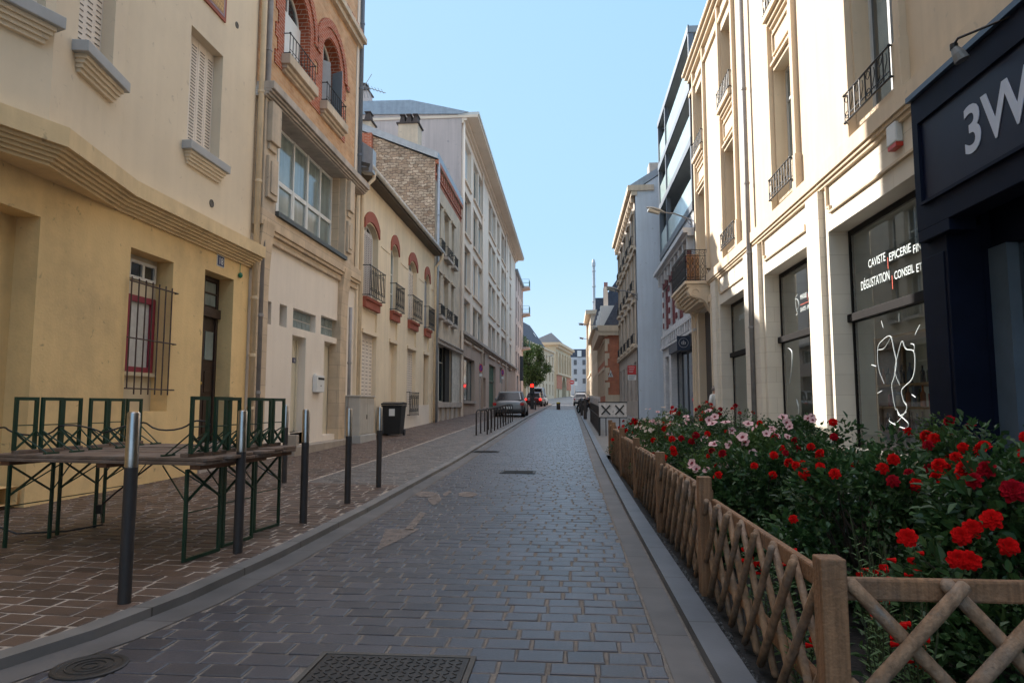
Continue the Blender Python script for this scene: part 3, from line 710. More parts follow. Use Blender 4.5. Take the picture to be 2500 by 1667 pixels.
# tile panel high on the wall, vents, roof
py_, pz_ = at_x(XL, 548, 57); q0 = at_x(XL, 480, 0)[0]
mb = MB(); mb.fb(FL, q0, py_, pz_, pz_+1.3, 0, .03, 0); mb.fb(FL, q0+.06, py_-.06, pz_+.06, pz_+1.24, 0, .035, 1); mb.fb(FL, q0+.11, py_-.11, pz_+.11, pz_+1.19, 0, .04, 2)
mb.build('tile_panel', [REDP, mat('mauve_tile', (.30, .20, .22), .5, .2, 12, .1), brickmat('ochre_tile', (.55, .33, .14), (.6, .42, .2), (.35, .2, .1), .07, .07, .006)], T)
for (px, py, rr) in ((516, 497, .05), (578, 62, .04)):
    y, z = at_x(XL, px, py); mb = MB(); mb.lathe((XL, y, z), [(rr+.02, 0), (rr+.02, .01), (rr, .012), (rr*.9, .004), (.005, .004)], 14, axis='x'); mb.build('vent', mat('vent_metal', (.10, .085, .07), .6), T)
mb = MB(); mb.prism([(XL+.5, -8.3, ZTOP), (XL+.5, -8.3, ZTOP+.2), (XL-4, -8.3, ZTOP+2.2), (XL-8.5, -8.3, ZTOP+.2), (XL-8.5, -8.3, ZTOP)], (0, YE+8.3, 0)); mb.build('roof', SLATE, T)
YP1 = at_x(XL, 622, 500)[0]; 
pipe('drainpipe', 'cream rainwater pipe down the far end of the ochre house, bright metal foot', XL+.10, YP1-.09, .25, ZTOP, .055, PIPEC, (1.2, 2.2, 3.3, 5.6, 7.4, 9.5))
pipe('drainpipe', 'grey rainwater pipe beside the cream one at the joint with the brick house', XL+.09, YP1+.17, .2, ZTOP, .065, PIPEG, (1.5, 3.0, 4.7, 6.6, 8.4, 10.3))
# green marble-like ornament and wires beside the door
y, z = at_x(XL, 583, 672); mb = MB(); mb.lathe((XL+.03, y, z), [(.0, -.06), (.03, -.04), (.045, 0), (.035, .035), (.01, .05)], 9); mb.tube([(XL+.02, y, z+.05), (XL+.02, y+.01, z+.4)], .006, 5)
tag(mb.build('wall_lantern', mat('green_glass_holder', (.03, .22, .12), .3, .2, 8)), 'little green glass holder hanging on a wire on the ochre wall', 'wall ornament')
# ------------------------------------------------------------------ 2 brick and stone house
YB0 = YE+.015; YB1 = at_x(XL, 870, 500)[0]
T = thing('brick_house', 'tall orange brick house with arched red windows above a white ground floor', 'house', (XL, YB0+3, gz(15)))
zc0 = 7.62           # top of the bay cornice
def ar(pl, pr, pt, pb, ps): 
    y0, y1, z0, z1 = rect(XL, pl, pr, pt, pb); return (y0, y1, z0, z1)
WB = rect(XL, 788, 832, 66, 250); WA = (WB[0]-2.75, WB[1]-2.75+.15, WB[2], WB[3])
WA = rect(XL, 697, 757, -60, 145); WA = (WA[0], WA[1]+.0, WB[2], WB[3])
print('brick', YB0, YB1, WA, WB, zc0)
BT = 20.5
up = [(WA[0], WA[1], WA[2], WA[3], .35, (WA[1]-WA[0])/2), (WB[0], WB[1], WB[2], WB[3], .35, (WB[1]-WB[0])/2)]
BW = rect(XL-.2, 676, 812, 316, 518); BW = (at_x(XL+.16, 676, 500)[0]-.02, BW[1], BW[2]-.2, 7.33); ops = [rect(XL, 642, 663, 730, 787), rect(XL, 683, 701, 741, 795), rect(XL, 716, 771, 751, 798), rect(XL, 784, 824, 769, 815)]
D1 = rect(XL, 714, 747, 817, 1056); D2 = rect(XL, 792, 825, 832, 1062)
ZL = zz(XL, BW[0], 596)      # underside of the stone lintel band
mb = MB(); mb.wall(FL, YB0, YB1-.28, zc0-.1, BT, up); mb.build('brick_wall', BRICKO, T)
mb = MB(); mb.wall(FL, YB0, YB1, -.3, ZL+.05, [o_+(.22,) for o_ in ops]+[D1+(.30,), D2+(.34,)])
mb.fb(FL, YB0, YB1, zc0-.05, BT, -8, -.5); mb.fb(FL, YB0, YB1, -.3, zc0-.05, -8, -1.0); 
mb.fb(FL, YB1-.26, YB1, zc0-.1, BT, -.45, .02)
mb.build('rendered_wall', WHITEW, T)
# red brick window surrounds (toothed), arches, stone sills
def toothed(F, h, parent, arch=True):
    mb = MB(); y0, y1, z0, z1 = h; rise = (y1-y0)/2; zs = z1-rise; z = z0-.35; k = 0
    while z < zs:
        w_ = .30 if k % 2 else .42
        mb.fb(F, y0-w_, y0-.002, z, min(z+.30, zs), .0, .025); mb.fb(F, y1+.002, y1+w_, z, min(z+.30, zs), .0, .025); z += .30; k += 1
    X, o = F; m_ = (y0+y1)/2; n = 16
    for ring, (ra, rb, dd) in enumerate(((rise+.002, rise+.24, .026), (rise+.25, rise+.46, .06))):
        for i in range(n):
            a, b = pi*i/n, pi*(i+1)/n
            pts = [(X+o*dd, m_+r_*cos(t_), zs+r_*sin(t_)) for r_, t_ in ((ra, a), (rb, a), (rb, b), (ra, b))]
            mb.prism(pts, (-o*dd, 0, 0))
    mb.box
    mb.fb(F, y0-.62, y0-.40, zs-.12, zs+.02, 0, .07); mb.fb(F, y1+.40, y1+.62, zs-.12, zs+.02, 0, .07)
    # brick lining of the reveal
    for a, b in ((y0-.001, y0+.02), (y1-.02, y1+.001)): mb.fb(F, a, b, z0, zs, -.30, .0)
    pts = archpts(y0, y1, zs, rise, 14)
    for (a, b), (a2, b2) in zip(pts, pts[1:]):
        mb.prism([(X, a, b-.0), (X, a2, b2-.0), (X, m_+(a2-m_)*.96, zs+(b2-zs)*.96), (X, m_+(a-m_)*.96, zs+(b-zs)*.96)], (-o*.30, 0, 0))
    return mb.build('brick_surround', BRICKR, parent)
for i, h in enumerate((WA, WB)):
    toothed(FL, h, T); y0, y1, z0, z1 = h
    mb = MB(); mb.fb(FL, y0-.12, y1+.12, z0-.22, z0, -.3, .22); mb.fb(FL, y0-.08, y1+.08, z0-.30, z0-.22, 0, .14); mb.fb(FL, y0-.05, y1+.05, z0-.36, z0-.30, 0, .08); mb.build('sill', STONE, T, bevel=.012)
    o = window(FL, (y0+.02, y1-.02, z0, z1), .30, T, cols=2, rows=1, arch=(y1-y0)/2)
    if i == 0:
        mb = MB(); mb.fb(FL, y0+.03, y1-.05, z0+.02, z1-.62, -.235, -.20); mb.build('blind', WPAINT, o)
    else:
        mb = MB(); X = XL; 
        mb.prism([(X-.2, y1-.05, z0+.05), (X-.2, y1-.02, z0+.05), (X+.12, y1-.16, z0+.05), (X+.12, y1-.19, z0+.05)], (0, 0, 1.35)); mb.prism([(X-.2, y0+.45, z0+.05), (X-.18, y0+.42, z0+.05), (X+.0, y0+.62, z0+.05), (X-.02, y0+.65, z0+.05)], (0, 0, 1.3)); mb.build('open_shutter', mat('grey_shutter', (.30, .31, .33), .6, .1, 5, .05), T)
    railing(FL, y0-.02, y1+.02, z0+.06, z0+.50, .16, T, bars=9, fancy=False)
mb = MB(); zb2 = WB[3]+1.0
mb.fb(FL, YB0, YB1, zb2, zb2+.14, -.05, .12); mb.fb(FL, YB0, YB1, zb2+.14, zb2+.30, -.05, .22); mb.build('stone_string', STONE, T)
mb = MB(); mb.fb(FL, YB0, YB1, zb2+.30, zb2+.60, -.05, .06)
for k in range(16): mb.fb(FL, YB0+.1+k*.4, YB0+.3+k*.4, zb2+.36, zb2+.52, .06, .12)
mb.build('brick_frieze', BRICKR, T)
# bay cornice, piers and big window
y0, y1, z0, z1 = BW
mb = MB()
ya, yb = YB0+.02, YB1+.08
for d0, d1, t0, t1 in ((-.3, .36, 0, -.16), (-.3, .30, -.16, -.21), (-.3, .25, -.21, -.26), (-.3, .20, -.26, -.29)):
    mb.fb(FL, ya-.0, yb, zc0+t1, zc0+t0, d0, d1)
mb.build('bay_cornice', STONEG, T, bevel=.01)
mb = MB(); mb.fb(FL, y0-.02, y1+.02, z1, zc0-.29, -.9, -.62); mb.fb(FL, YB0+.0, y0, ZL+.0, zc0-.29, -.9, -.02); mb.fb(FL, y1, YB1, ZL, zc0-.29, -.9, -.02)
mb.fb(FL, y0-.0, y1+.0, ZL+.3, z0, -.9, .0)
mb.build('bay_stone_wall', BLOCK, T)
mb = MB()
for a, b in ((y0-.62, y0-.03), (y1+.03, y1+.55)):
    mb.cut(); mb.fb(FL, a, b, z0-.35, zc0-.29, -.3, .16)
    mb.fb(FL, a+.08, b-.08, zc0-1.15, zc0-.33, .16, .27)           # console block
    mb.fb(FL, a+.12, b-.12, zc0-1.3, zc0-1.15, .16, .21)
    mb.fb(FL, a+.08, b-.08, z0+.15, z0+1.0, .16, .23); mb.fb(FL, a+.15, b-.15, z0+.25, z0+.9, .23, .26)
mb.build('bay_pier', STONE, T, bevel=.012)
mb = MB(); mb.fb(FL, y0-.05, y1+.05, z0-.10, z0-.003, -.3, .24); mb.build('window_ledge', mat('dark_zinc', (.07, .08, .08), .5, .1), T)
mb = MB(); mb.fb(FL, y0-.66, yb-.02, z0-.42, z0-.10, -.2, .18); mb.fb(FL, y0-.60, yb-.05, z0-.50, z0-.42, -.2, .14); mb.fb(FL, y0-.60, yb-.05, ZL+.02, z0-.50, -.2, .08)
mb.build('bay_lintel', BLOCK, T, bevel=.012)
# glazing: three bays, tall lights with a transom
zt = zz(XL-.2, y0, 412); mb = MB(); dd = -.22; n = 5
mb.fb(FL, y0, y1, z0, z0+.07, dd-.06, dd); mb.fb(FL, y0, y1, z1-.07, z1, dd-.06, dd)
mb.fb(FL, y0, y1, zt-.05, zt+.05, dd-.06, dd+.01)
for k in range(n+1):
    y = y0+(y1-y0)*k/n; w_ = .05 if k in (0, 1, 3, 5) else .03; mb.fb(FL, y-w_, y+w_, z0, z1, dd-.06, dd+.015)
for k in (1, 2): 
    a, b = y0+(y1-y0)*k/n+.05, y0+(y1-y0)*(k+1)/n-.03
    mb.fb(FL, a, a+.05, z0+.07, zt-.05, dd-.05, dd+.005); mb.fb(FL, b-.05, b, z0+.07, zt-.05, dd-.05, dd+.005)
bwn = mb.build('bay_window', WPAINT, T)
mb = MB(); mb.fb(FL, y0, y1, z0, z1, dd-.05, dd-.03); mb.build('pane', GLZP, bwn)
mb = MB(); mb.fb(FL, y0-.1, y1+.1, z0-.1, z1+.1, dd-.7, dd-.4); mb.build('curtain', CURT, bwn)
# curved stone brackets either side of the white panel
mb = MB()
def bracket(a, b, flip):
    mb.cut()
    zt_ = ZL+.35; zb_ = ZL-1.15; n = 10; pts = []
    for i in range(n+1):
        s_ = i/n; pts.append((.10+.10*(s_**2.2), zb_+(zt_-zb_)*s_))
    for (d0, q0), (d1, q1) in zip(pts, pts[1:]):
        mb.prism([(XL-.2, a, q0), (XL+d0, a, q0), (XL+d1, a, q1), (XL-.2, a, q1)], (0, b-a, 0))
    mb.fb(FL, a, b, -.2, zb_, -.2, .10)
P2 = (y1+.03+.02, y1+.55); P1 = (y0-.60, y0-.10)
bracket(P1[0], P1[1], 0); bracket(P2[0], P2[1], 0)
mb.build('stone_pier', BLOCK, T)
mb = MB(); mb.fb(FL, D1[0]-.15, D1[0]-.0, -.2, .62, -.1, .22); mb.fb(FL, D1[0]-.4, YB1+.02, -.2, .38, -.1, .30); mb.fb(FL, D1[0]+.0, D1[1], .38, D1[2], -.3, .0)
mb.build('steps', mat('old_step_stone', (.34, .29, .24), .85, .15, 4, .4, 40), T, bevel=.015)
for h in (D1, D2):
    mb = MB(); mb.fb(FL, h[0], h[1], h[2], h[3], -.36, -.22)
    for a, b in ((h[0], h[0]+.06), (h[1]-.06, h[1])): mb.fb(FL, a, b, h[2], h[3], -.22, -.18)
    mb.fb(FL, h[0]+.06, h[1]-.06, h[3]-.06, h[3], -.22, -.18); o = mb.build('door', mat('cream_door', (.66, .60, .47), .5, .04, 3, .03), T)
    mb = MB(); mb.fb(FL, h[0]+.12, h[0]+.15, h[2]+.95, h[2]+1.15, -.215, -.18); mb.build('door_handle', mat('steel', (.4, .4, .4), .35, .1, 5, 0, metal=1), o)
yp, zp = at_x(XL-.2, 715, 879); mb = MB(); mb.fb(FL, yp, yp+.2, zp-.06, zp+.06, -.215, -.205, 0); pl = mb.build('number_plate', [BLUE], T)
text('16', .1, .001, WPAINT, pl, 'number', facing(FL, yp+.05, zp-.035, -.204), xs=.9)
for h in ops[:2]:
    mb = MB(); mb.fb(FL, h[0], h[1], h[2], h[3], -.26, -.2); o = mb.build('window', WPAINT, T); g = MB(); g.fb(FL, h[0]+.05, h[1]-.04, h[2]+.05, h[3]-.05, -.2, -.19); g.fb(FL, h[0]+.05, h[1]-.04, (h[2]+h[3])/2+.02, h[3]-.05, -.19, -.188); g.build('pane', GLZ, o)
for h, c in ((ops[2], 5), (ops[3], 4)):
    mb = MB(); mb.fb(FL, h[0], h[1], h[2], h[3], -.25, -.14); o = mb.build('glass_block_window', mat('grout', (.55, .52, .48), .8, .05, 5), T)
    g = MB(); w_ = (h[1]-h[0])/c; hh = (h[3]-h[2])/2
    for i in range(c):
        for j in range(2): g.fb(FL, h[0]+i*w_+.012, h[0]+(i+1)*w_-.012, h[2]+j*hh+.012, h[2]+(j+1)*hh-.012, -.14, -.132)
    g.build('glass_blocks', GBLK, o)
y0, y1, z0, z1 = rect(XL, 763, 781, 916, 957)
mb = MB(); mb.fb(FL, y0, y1, z0, z1, .005, .12); mb.fb(FL, y0+.04, y0+.1, z1, z1+.04, .01, .06); t = tag(mb.build('mailbox', WPAINT, None, bevel=.01), 'small white mailbox fixed to the white wall between two cream doors', 'mailbox')
m2 = MB(); m2.fb(FL, y0+.06, y1-.03, z1-.10, z1-.05, .121, .126); m2.build('slot', DARK, t); m2 = MB(); m2.fb(FL, (y0+y1)/2-.01, (y0+y1)/2+.01, z0+.14, z0+.17, .121, .13); m2.build('lock', DARK, t)
mb = MB(); mb.fb(FL, YB0-.1, YB1+.05, BT, BT+.25, -8, .35); mb.build('roof', SLATE, T)
pipe('drainpipe', 'dark grey rainwater pipe down the far corner of the brick house', XL+.08, YB1-.02, zc0, BT, .055, mat('slate_pipe', (.16, .19, .24), .5, .1, 5), (8.5, 10.5, 12.5))
pipe('drainpipe', 'thin grey pipe at street level beside the cream building', XL+.16, P2[1]+.1, .3, ZL-.6, .045, PIPEG, (1.2, 2.4))
# ------------------------------------------------------------------ 3 cream two storey building
YC0 = YB1; YC1 = at_x(XL, 1060, 700)[0]
ze = (at_x(XL+.35, 898, 416)[1]+at_x(XL+.35, 1068, 599)[1])/2
print('cream', YC0, YC1, ze)
T = thing('cream_building', 'low cream building with red arched windows and small iron balconies', 'house', (XL, YC0+6, gz(24)))
WU = [rect(XL, 890, 924, 549, 728), rect(XL, 955, 973, 592, 764), rect(XL, 998, 1018, 628, 781), rect(XL, 1037, 1049, 660, 791)]
WD = [rect(XL, 882, 917, 822, 972), rect(XL, 949, 966, 836, 1010), rect(XL, 993, 1012, 848, 992), rect(XL, 1033, 1045, 856, 1020)]
zu0 = sum(h[2] for h in WU)/4; zu1 = sum(h[3] for h in WU)/4; zd1 = sum(h[3] for h in WD)/4
print('WU', [(round(a, 1), round(b, 1), round(c, 1), round(d, 1)) for a, b, c, d in WU+WD])
WU = [(a, b, zu0, zu1) for a, b, c, d in WU]; bays = []
for (a, b, c, d) in WU: bays.append((a-.0, b+.0))
mb = MB(); holes = [(a, b, zu0, zu1, .26, .28) for a, b, c, d in WU]+[(a, b, .25 if i != 2 else .85, zd1, .22) for i, (a, b) in enumerate(bays)]
holes += [(a, b, zd1+.12, zu0-.35, .06) for a, b in bays]
mb.wall(FL, YC0, YC1, -.3, ze, holes); mb.build('street_wall', CREAM, T)
mb = MB(); mb.fb(FL, YC0, YC1, -.3, ze-.1, -8, -1.2); mb.build('back_wall', CREAM, T)
mb = MB()
for a, b in bays: mb.cut(); mb.fb(FL, a, b, zd1+.12, zu0-.35, -.1, -.058)
mb.build('infill_panel', CREAM2, T)
mb = MB()
for a, b in bays: mb.cut(); mb.fb(FL, a-.06, b+.04, zd1, zd1+.12, -.03, .05)
mb.build('lintel_moulding', CREAM2, T)
for i, ((a, b), W) in enumerate(zip(bays, WU)):
    mb = MB(); rise = .28; zs = zu1-rise; pts = archpts(a-.05, b+.05, zs+.0, rise+.05); pts2 = archpts(a-.05, b+.05, zs+.30, rise+.08)
    for (p, q), (p2, q2), (r1, t1), (r2, t2) in zip(pts, pts[1:], pts2, pts2[1:]):
        mb.prism([(XL+.05, p, q), (XL+.05, p2, q2), (XL+.05, r2, t2), (XL+.05, r1, t1)], (-.06, 0, 0))
    mb.build('arch_band', REDP, T)
    mb = MB(); mb.fb(FL, a-.04, b+.04, zu0-.32, zu0-.0, -.1, .10); mb.fb(FL, a-.06, b+.06, zu0-.10, zu0-.004, .1, .15); mb.build('red_sill', REDP, T, bevel=.01)
    railing(FL, a-.08, b+.08, zu0+.03, zu0+.92, .22, T, bars=9, t=.011)
    wn = window(FL, (a, b, zu0, zu1), .24, T, cols=2, rows=3, arch=.28, gm=GLZP if i else GLZ)
    if i == 0: shutter(FL, a+.0, a+.55*(b-a)+.15, zu0+.02, zu1-.3, -.05, T, m=mat('grey_cream_shutter', (.50, .45, .42), .6, .05, 5))
    if i == 3:
        mb = MB(); mb.fb(FL, a, b, zu0, zu1-.2, -.17, -.13); mb.build('shutter', mat('grey_shutter', (.3, .31, .33)), T)
    if i == 2: shutter(FL, a, b, zu0, zu1-.28, -.15, T)
    mb = MB(); za = .25 if i != 2 else .85
    if i in (0, 2):
        shutter(FL, a, b, za, zd1, -.14, T, name='shutter', rows=26)
    else:
        mb.fb(FL, a, b, za, zd1, -.28, -.18); mb.fb(FL, a+.1, b-.1, za+.2, zd1-.8, -.18, -.165); mb.build('door', CREAM2 if i == 1 else mat('tan_door', (.42, .30, .2), .7), T)
    if i == 2: railing(FL, a-.06, b+.06, .9, 1.75, .12, T, bars=8, t=.011)
mb = MB(); mb.fb(FL, bays[1][1]+.25, YC1-1.0, -.2, zz(XL, bays[2][0], 988), .0, .03); mb.build('white_base', WHITEW, T)
mb = MB()
for a, b in zip([YC0]+[b for a, b in bays], [a for a, b in bays]+[YC1]): 
    mb.fb(FL, a+.35 if a != YC0 else a+.4, b-.12, zu1-.45, zu1-.40, 0, .02)
mb.build('string_line', CREAM2, T)
# roof: eave gutter, slope up and away
RZ, RX = ze+1.3, XL-4.0
mb = MB(); mb.prism([(XL+.35, YC0, ze), (XL+.38, YC0, ze+.10), (RX, YC0, RZ+.1), (XL-8, YC0, ze+.1), (XL-8, YC0, ze), (RX, YC0, RZ)], (0, YC1-YC0-.02, 0)); mb.build('roof', mat('mossy_tile', (.075, .07, .065), .9, .35, 3, .8, 20, dirt=(.10, .11, .05), dirt_amt=.6), T)
mb = MB(); mb.tube([(XL+.42, YC0+.05, ze+.03), (XL+.42, YC1-.1, ze+.03)], .075, 10); mb.build('gutter_pipe', mat('white_gutter', (.62, .60, .56), .5, .1, 3, .03, streak=.15), T, smooth=True)
mb = MB(); mb.fb(FL, YC0, YC1, ze-.10, ze+.0, -.1, .34); mb.build('soffit', mat('dark_soffit', (.12, .10, .08), .8), T)
mb = MB(); mb.tube([(XL+.42, YC0+.35, ze-.02), (XL+.40, YC0+.33, ze-.25), (XL+.14, YC0+.10, ze-.65), (XL+.13, YC0+.10, .3)], .055, 10); mb.build('drainpipe', PIPEC, T, smooth=True)
mb = MB(); mb.tube([(XL+.42, YC1-.2, ze-.02), (XL+.40, YC1-.2, ze-.25), (XL+.13, YC1-.35, ze-.7), (XL+.12, YC1-.35, .35)], .055, 10); mb.build('drainpipe', PIPEC, T, smooth=True)
mb = MB(); mb.prism([(XL+.45, YC0+.02, ze-.15), (XL+.45, YC0+.02, ze+.55), (XL-.6, YC0+.02, ze+1.3), (XL-.6, YC0+.02, ze)], (0, .35, 0)); mb.build('lead_flashing', ZINC, T)
# ------------------------------------------------------------------ 4 townhouse with rubble gable
YT0 = YC1; YT1 = at_x(XL, 1125, 620)[0]
def gpt(px, py, Y=YT0): return at_y(Y, px, py)
T = thing('townhouse', 'narrow stone townhouse with bare rubble gable and brick frieze under the zinc eave', 'house', (XL, YT0+4, gz(36)))
e1 = gpt(1054, 390); e2 = gpt(864, 318); print('town', YT0, YT1, e1, e2)
ztt = e1[1]; sl_ = (e2[1]-e1[1])/(e1[0]-e2[0]); xr = XL-6.2; zr = ztt+sl_*6.2
mb = MB(); mb.prism([(XL-.012, YT0, -.2), (XL-.012, YT0, ztt-.01), (xr, YT0, zr), (xr-6, YT0, ztt), (xr-6, YT0, -.2)], (0, .4, 0)); mb.build('rubble_gable', RUBBLE, T)
mb = MB(); mb.prism([(XL+.12, YT0-.1, ztt+.02), (XL+.14, YT0-.1, ztt+.32), (xr, YT0-.1, zr+.36), (xr-6, YT0-.1, ztt+.3), (xr-6, YT0-.1, ztt), (xr, YT0-.1, zr)], (0, YT1-YT0+.08, 0)); mb.build('roof', ZINC, T)
fl_h = (at_x(XL, 1070, 640)[1])
# facade openings from photo columns
zU = [at_x(XL, 1072, 500)[1], zz(XL, at_x(XL, 1072, 500)[0], 612)]
cols_ = [(1070, 1077), (1085, 1096), (1103, 1109)]
zl1, zl0 = at_x(XL, 1070, 665)[1], zz(XL, at_x(XL, 1070, 665)[0], 770)
HU = []; 
for a, b in cols_:
    ya, yb = yy(XL, a, zU[0]), yy(XL, b, zU[0]); HU.append((ya, yb, zU[1], zU[0], .3, .12)); HU.append((ya, yb, zl0, zl1, .3, .12))
zg1 = at_x(XL, 1071, 838)[1]; SH = (yy(XL, 1071, zg1), yy(XL, 1103, zg1), gz(37)+.9, zg1, .35)
mb = MB(); mb.wall(FL, YT0+.002, YT1, -.2, ztt-.95, HU+[SH]); mb.fb(FL, YT0+.4, YT1, -.2, ztt, -8, -1); mb.build('stone_wall', STONE, T)
mb = MB(); mb.fb(FL, YT0-.006, YT1, ztt-.95, ztt-.004, -.01, .004); mb.fb(FL, YT0, YT1, ztt-.2, ztt-.0, 0, .14); mb.fb(FL, YT0, YT1, ztt-.75, ztt-.65, 0, .06); 
for k in range(14): mb.fb(FL, YT0+.2+k*.52, YT0+.45+k*.52, ztt-.6, ztt-.25, 0, .07)
mb.build('brick_frieze', BRICKR, T)
for h in HU:
    a, b, c, d = h[:4]; window(FL, (a, b, c, d), .27, T, cols=2, rows=2, arch=.12)
    mb = MB(); mb.fb(FL, a-.15, b+.15, c-.14, c-.003, -.2, .24); mb.build('sill', STONEG, T)
    railing(FL, a-.1, b+.1, c+.02, c+.5, .2, T, bars=6, t=.013)
    mb = MB(); mb.fb(FL, a-.2, b+.2, d+.02, d+.14, 0, .10); mb.build('window_hood', STONE, T)
mb = MB(); mb.fb(FL, YT0+.1, YT1-.05, zl0-1.35, zl0-1.18, 0, .20); mb.fb(FL, YT0+.1, YT1-.05, zl0-1.18, zl0-1.12, 0, .26); mb.build('shop_cornice', STONEG, T)
mb = MB(); 
for a, b in ((YT0+.15, SH[0]-.0), (SH[1], YT1-.1)): mb.fb(FL, a, b, gz(37)+.9, zg1+.1, -.05, .02); mb.cut()
mb.build('glazed_brick_pier', BWHITE, T)
window(FL, SH[:4], .3, T, cols=3, rows=1, transom=zg1-.8, fm=mat('pale_frame', (.5, .46, .38)), gm=GLZ)
mb = MB(); mb.fb(FL, SH[1]-1.3, SH[1]-.1, SH[2], SH[3], -.22, -.1); mb.build('dark_panel', DARK, T)
mb = MB(); mb.fb(FL, YT0+.2, YT1-.2, gz(37)+.65, gz(37)+.9, -.05, .16)
for k in range(5): mb.fb(FL, YT0+.4+k*1.3, YT0+1.0+k*1.3, -.1, gz(37)+.65, -.03, .10)
mb.build('stone_base', STONEG, T)
pipe('drainpipe', 'grey rainwater pipe down the near corner of the rubble gabled townhouse', XL+.12, YT0+.15, .4, ztt+.1, .07, ZINC, (6, 10))
mb = MB(); mb.tube([(XL+.12, YT1-.1, .5), (XL+.12, YT1-.1, ztt)], .06, 8); mb.build('drainpipe', APT, T)
# its chimneys, standing on the roof (seen against the grey gable)
def chimney_stack(T, px0, px1, pyt, Y, z0, pots, m=STONEG, wd=.8):
    x0, zt = at_y(Y, px0, pyt); x1, _ = at_y(Y, px1, pyt)
    mb = MB(); mb.box(x0, x1, Y, Y+wd, z0, zt); c = mb.build('chimney', m, T)
    m2 = MB(); m2.box(x0-.08, x1+.08, Y-.08, Y+wd+.08, zt, zt+.07)
    for k in range(pots):
        xc = x0+(x1-x0)*(k+.5)/pots; w_ = min(.22, (x1-x0)/pots*.42)
        vs = [(xc-w_, Y+.1, zt+.07), (xc+w_, Y+.1, zt+.07), (xc+w_, Y+wd-.1, zt+.07), (xc-w_, Y+wd-.1, zt+.07), (xc-w_*.6, Y+.2, zt+.5), (xc+w_*.6, Y+.2, zt+.5), (xc+w_*.6, Y+wd-.2, zt+.5), (xc-w_*.6, Y+wd-.2, zt+.5)]
        m2.add(vs, [(0, 1, 5, 4), (1, 2, 6, 5), (2, 3, 7, 6), (3, 0, 4, 7), (4, 5, 6, 7)]); m2.box(xc-w_*.9, xc+w_*.9, Y+.12, Y+wd-.12, zt+.5, zt+.56)
    m2.build('chimney_pot', mat('sooty_clay', (.07, .055, .05), .9, .3, 8, .4), c)
chimney_stack(T, 972, 1020, 303, YT0+1.5, ztt, 3, STONE, .9)
chimney_stack(T, 885, 905, 296, YT0+1.5, ztt+1, 1, STONE, .8)
mb = MB(); xq, zq = gpt(893, 340); mb.box(xq-.35, xq+.35, YT0-.25, YT0-.01, ze-.1, zq+.2); mb.build('brick_flue', BRICKR, T)
# tv aerial on the townhouse roof
xa, za = at_y(YT0+1, 878, 204); zab = at_y(YT0+1, 870, 320)[1]
mb = MB(); mb.tube([(xa, YT0+1, zab-.6), (xa, YT0+1, za)], .028, 6)
mb.tube([(xa-.1, YT0+1, za-.05), (xa+1.25, YT0+1.2, za-.45)], .018, 5)
for k in range(7): 
    x = xa+.15+k*.16; mb.tube([(x, YT0+.85, za-.05-.05*k-.05), (x, YT0+1.35, za-.05-.05*k-.05)], .010, 4)
for k in range(3): mb.tube([(xa+.1+.16*k, YT0+1, za-.02), (xa+.28+.16*k, YT0+1, za-.75)], .015, 5)
mb.tube([(xa+.2, YT0+1, za-.2), (xa+.6, YT0+1, za+.45)], .015, 5)
mb.lathe((xa, YT0+1, zab-.5), [(.3, 0), (.12, .3), (.06, .7), (.04, .9)], 8)
tag(mb.build('tv_aerial', mat('dull_metal', (.2, .2, .21), .5, .2, 5)), 'thin metal television aerial standing on the roof beside the brick house', 'aerial')
# ------------------------------------------------------------------ 5 long apartment block
YA0 = YT1; YA1 = at_x(XL, 1256, 800)[0]
ztop = at_x(XL, 1123, 268)[1]; zeave = at_x(XL+.9, 1160, 269)[1]; zled = at_x(XL+.1, 1123, 806)[1]
print('apt', YA0, YA1, ztop, zeave, zled, at_x(XL+.9, 1278, 633))
T = thing('apartment_block', 'long white apartment block with deep overhanging eave and grey blank gable', 'apartment building', (XL, YA0+15, gz(60)))
YA1 = at_x(XL+.9, 1278, 633)[0]-.5
ztop = (zeave+at_x(XL+.9, 1278, 633)[1])/2
fh = (at_x(XL, 1134, 339)[1]-at_x(XL, 1134, 598)[1])/2
zw1 = at_x(XL, 1134, 339)[1]; zw0 = zz(XL, at_x(XL, 1134, 339)[0], 437)+.9
rows_ = [(zw0-.9+.0, zw1)]; H = zw1-zw0
wh = zz(XL, at_x(XL, 1134, 339)[0], 437)
rows_ = [(wh-k*fh, zw1-k*fh) for k in range(4)]
cols_ = [(1134, 1149, 0), (1156, 1179, 1), (1193, 1209, 1), (1213, 1219, 0), (1224, 1238, 1)]
colY = []
for a, b, dbl in cols_:
    z = zw1-1.5*fh if a > 1190 else zw1-.5*fh
    colY.append((yy(XL, a, zw1), yy(XL, b, zw1), dbl))
print('cols', colY, rows_)
C0 = [(YA0+1.4, YA0+3.0, 0), (YA0+5.0, YA0+8.4, 1), (YA0+12.5, YA0+15.8, 1), (YA0+18.4, YA0+19.9, 0), (YA0+22, YA0+25.3, 1), (YA0+29, YA0+30.4, 0), (YA0+32.5, YA0+35.8, 1), (YA0+38.2, YA0+39.6, 0), (YA0+42, YA0+45, 1)]
for i, c in enumerate(colY): C0[i] = c if i < 5 else C0[i]
d_ = 0
for i in range(5, 9):
    C0[i] = (colY[4][1]+2.8+(i-5)*4.6, colY[4][1]+2.8+(i-5)*4.6+(1.5 if i % 2 else 3.0), (i+1) % 2)
C0 = [c for c in C0 if c[1] < YA1-.8]
holes = [(a, b, z0, z1, .28) for a, b, dbl in C0 for z0, z1 in rows_]
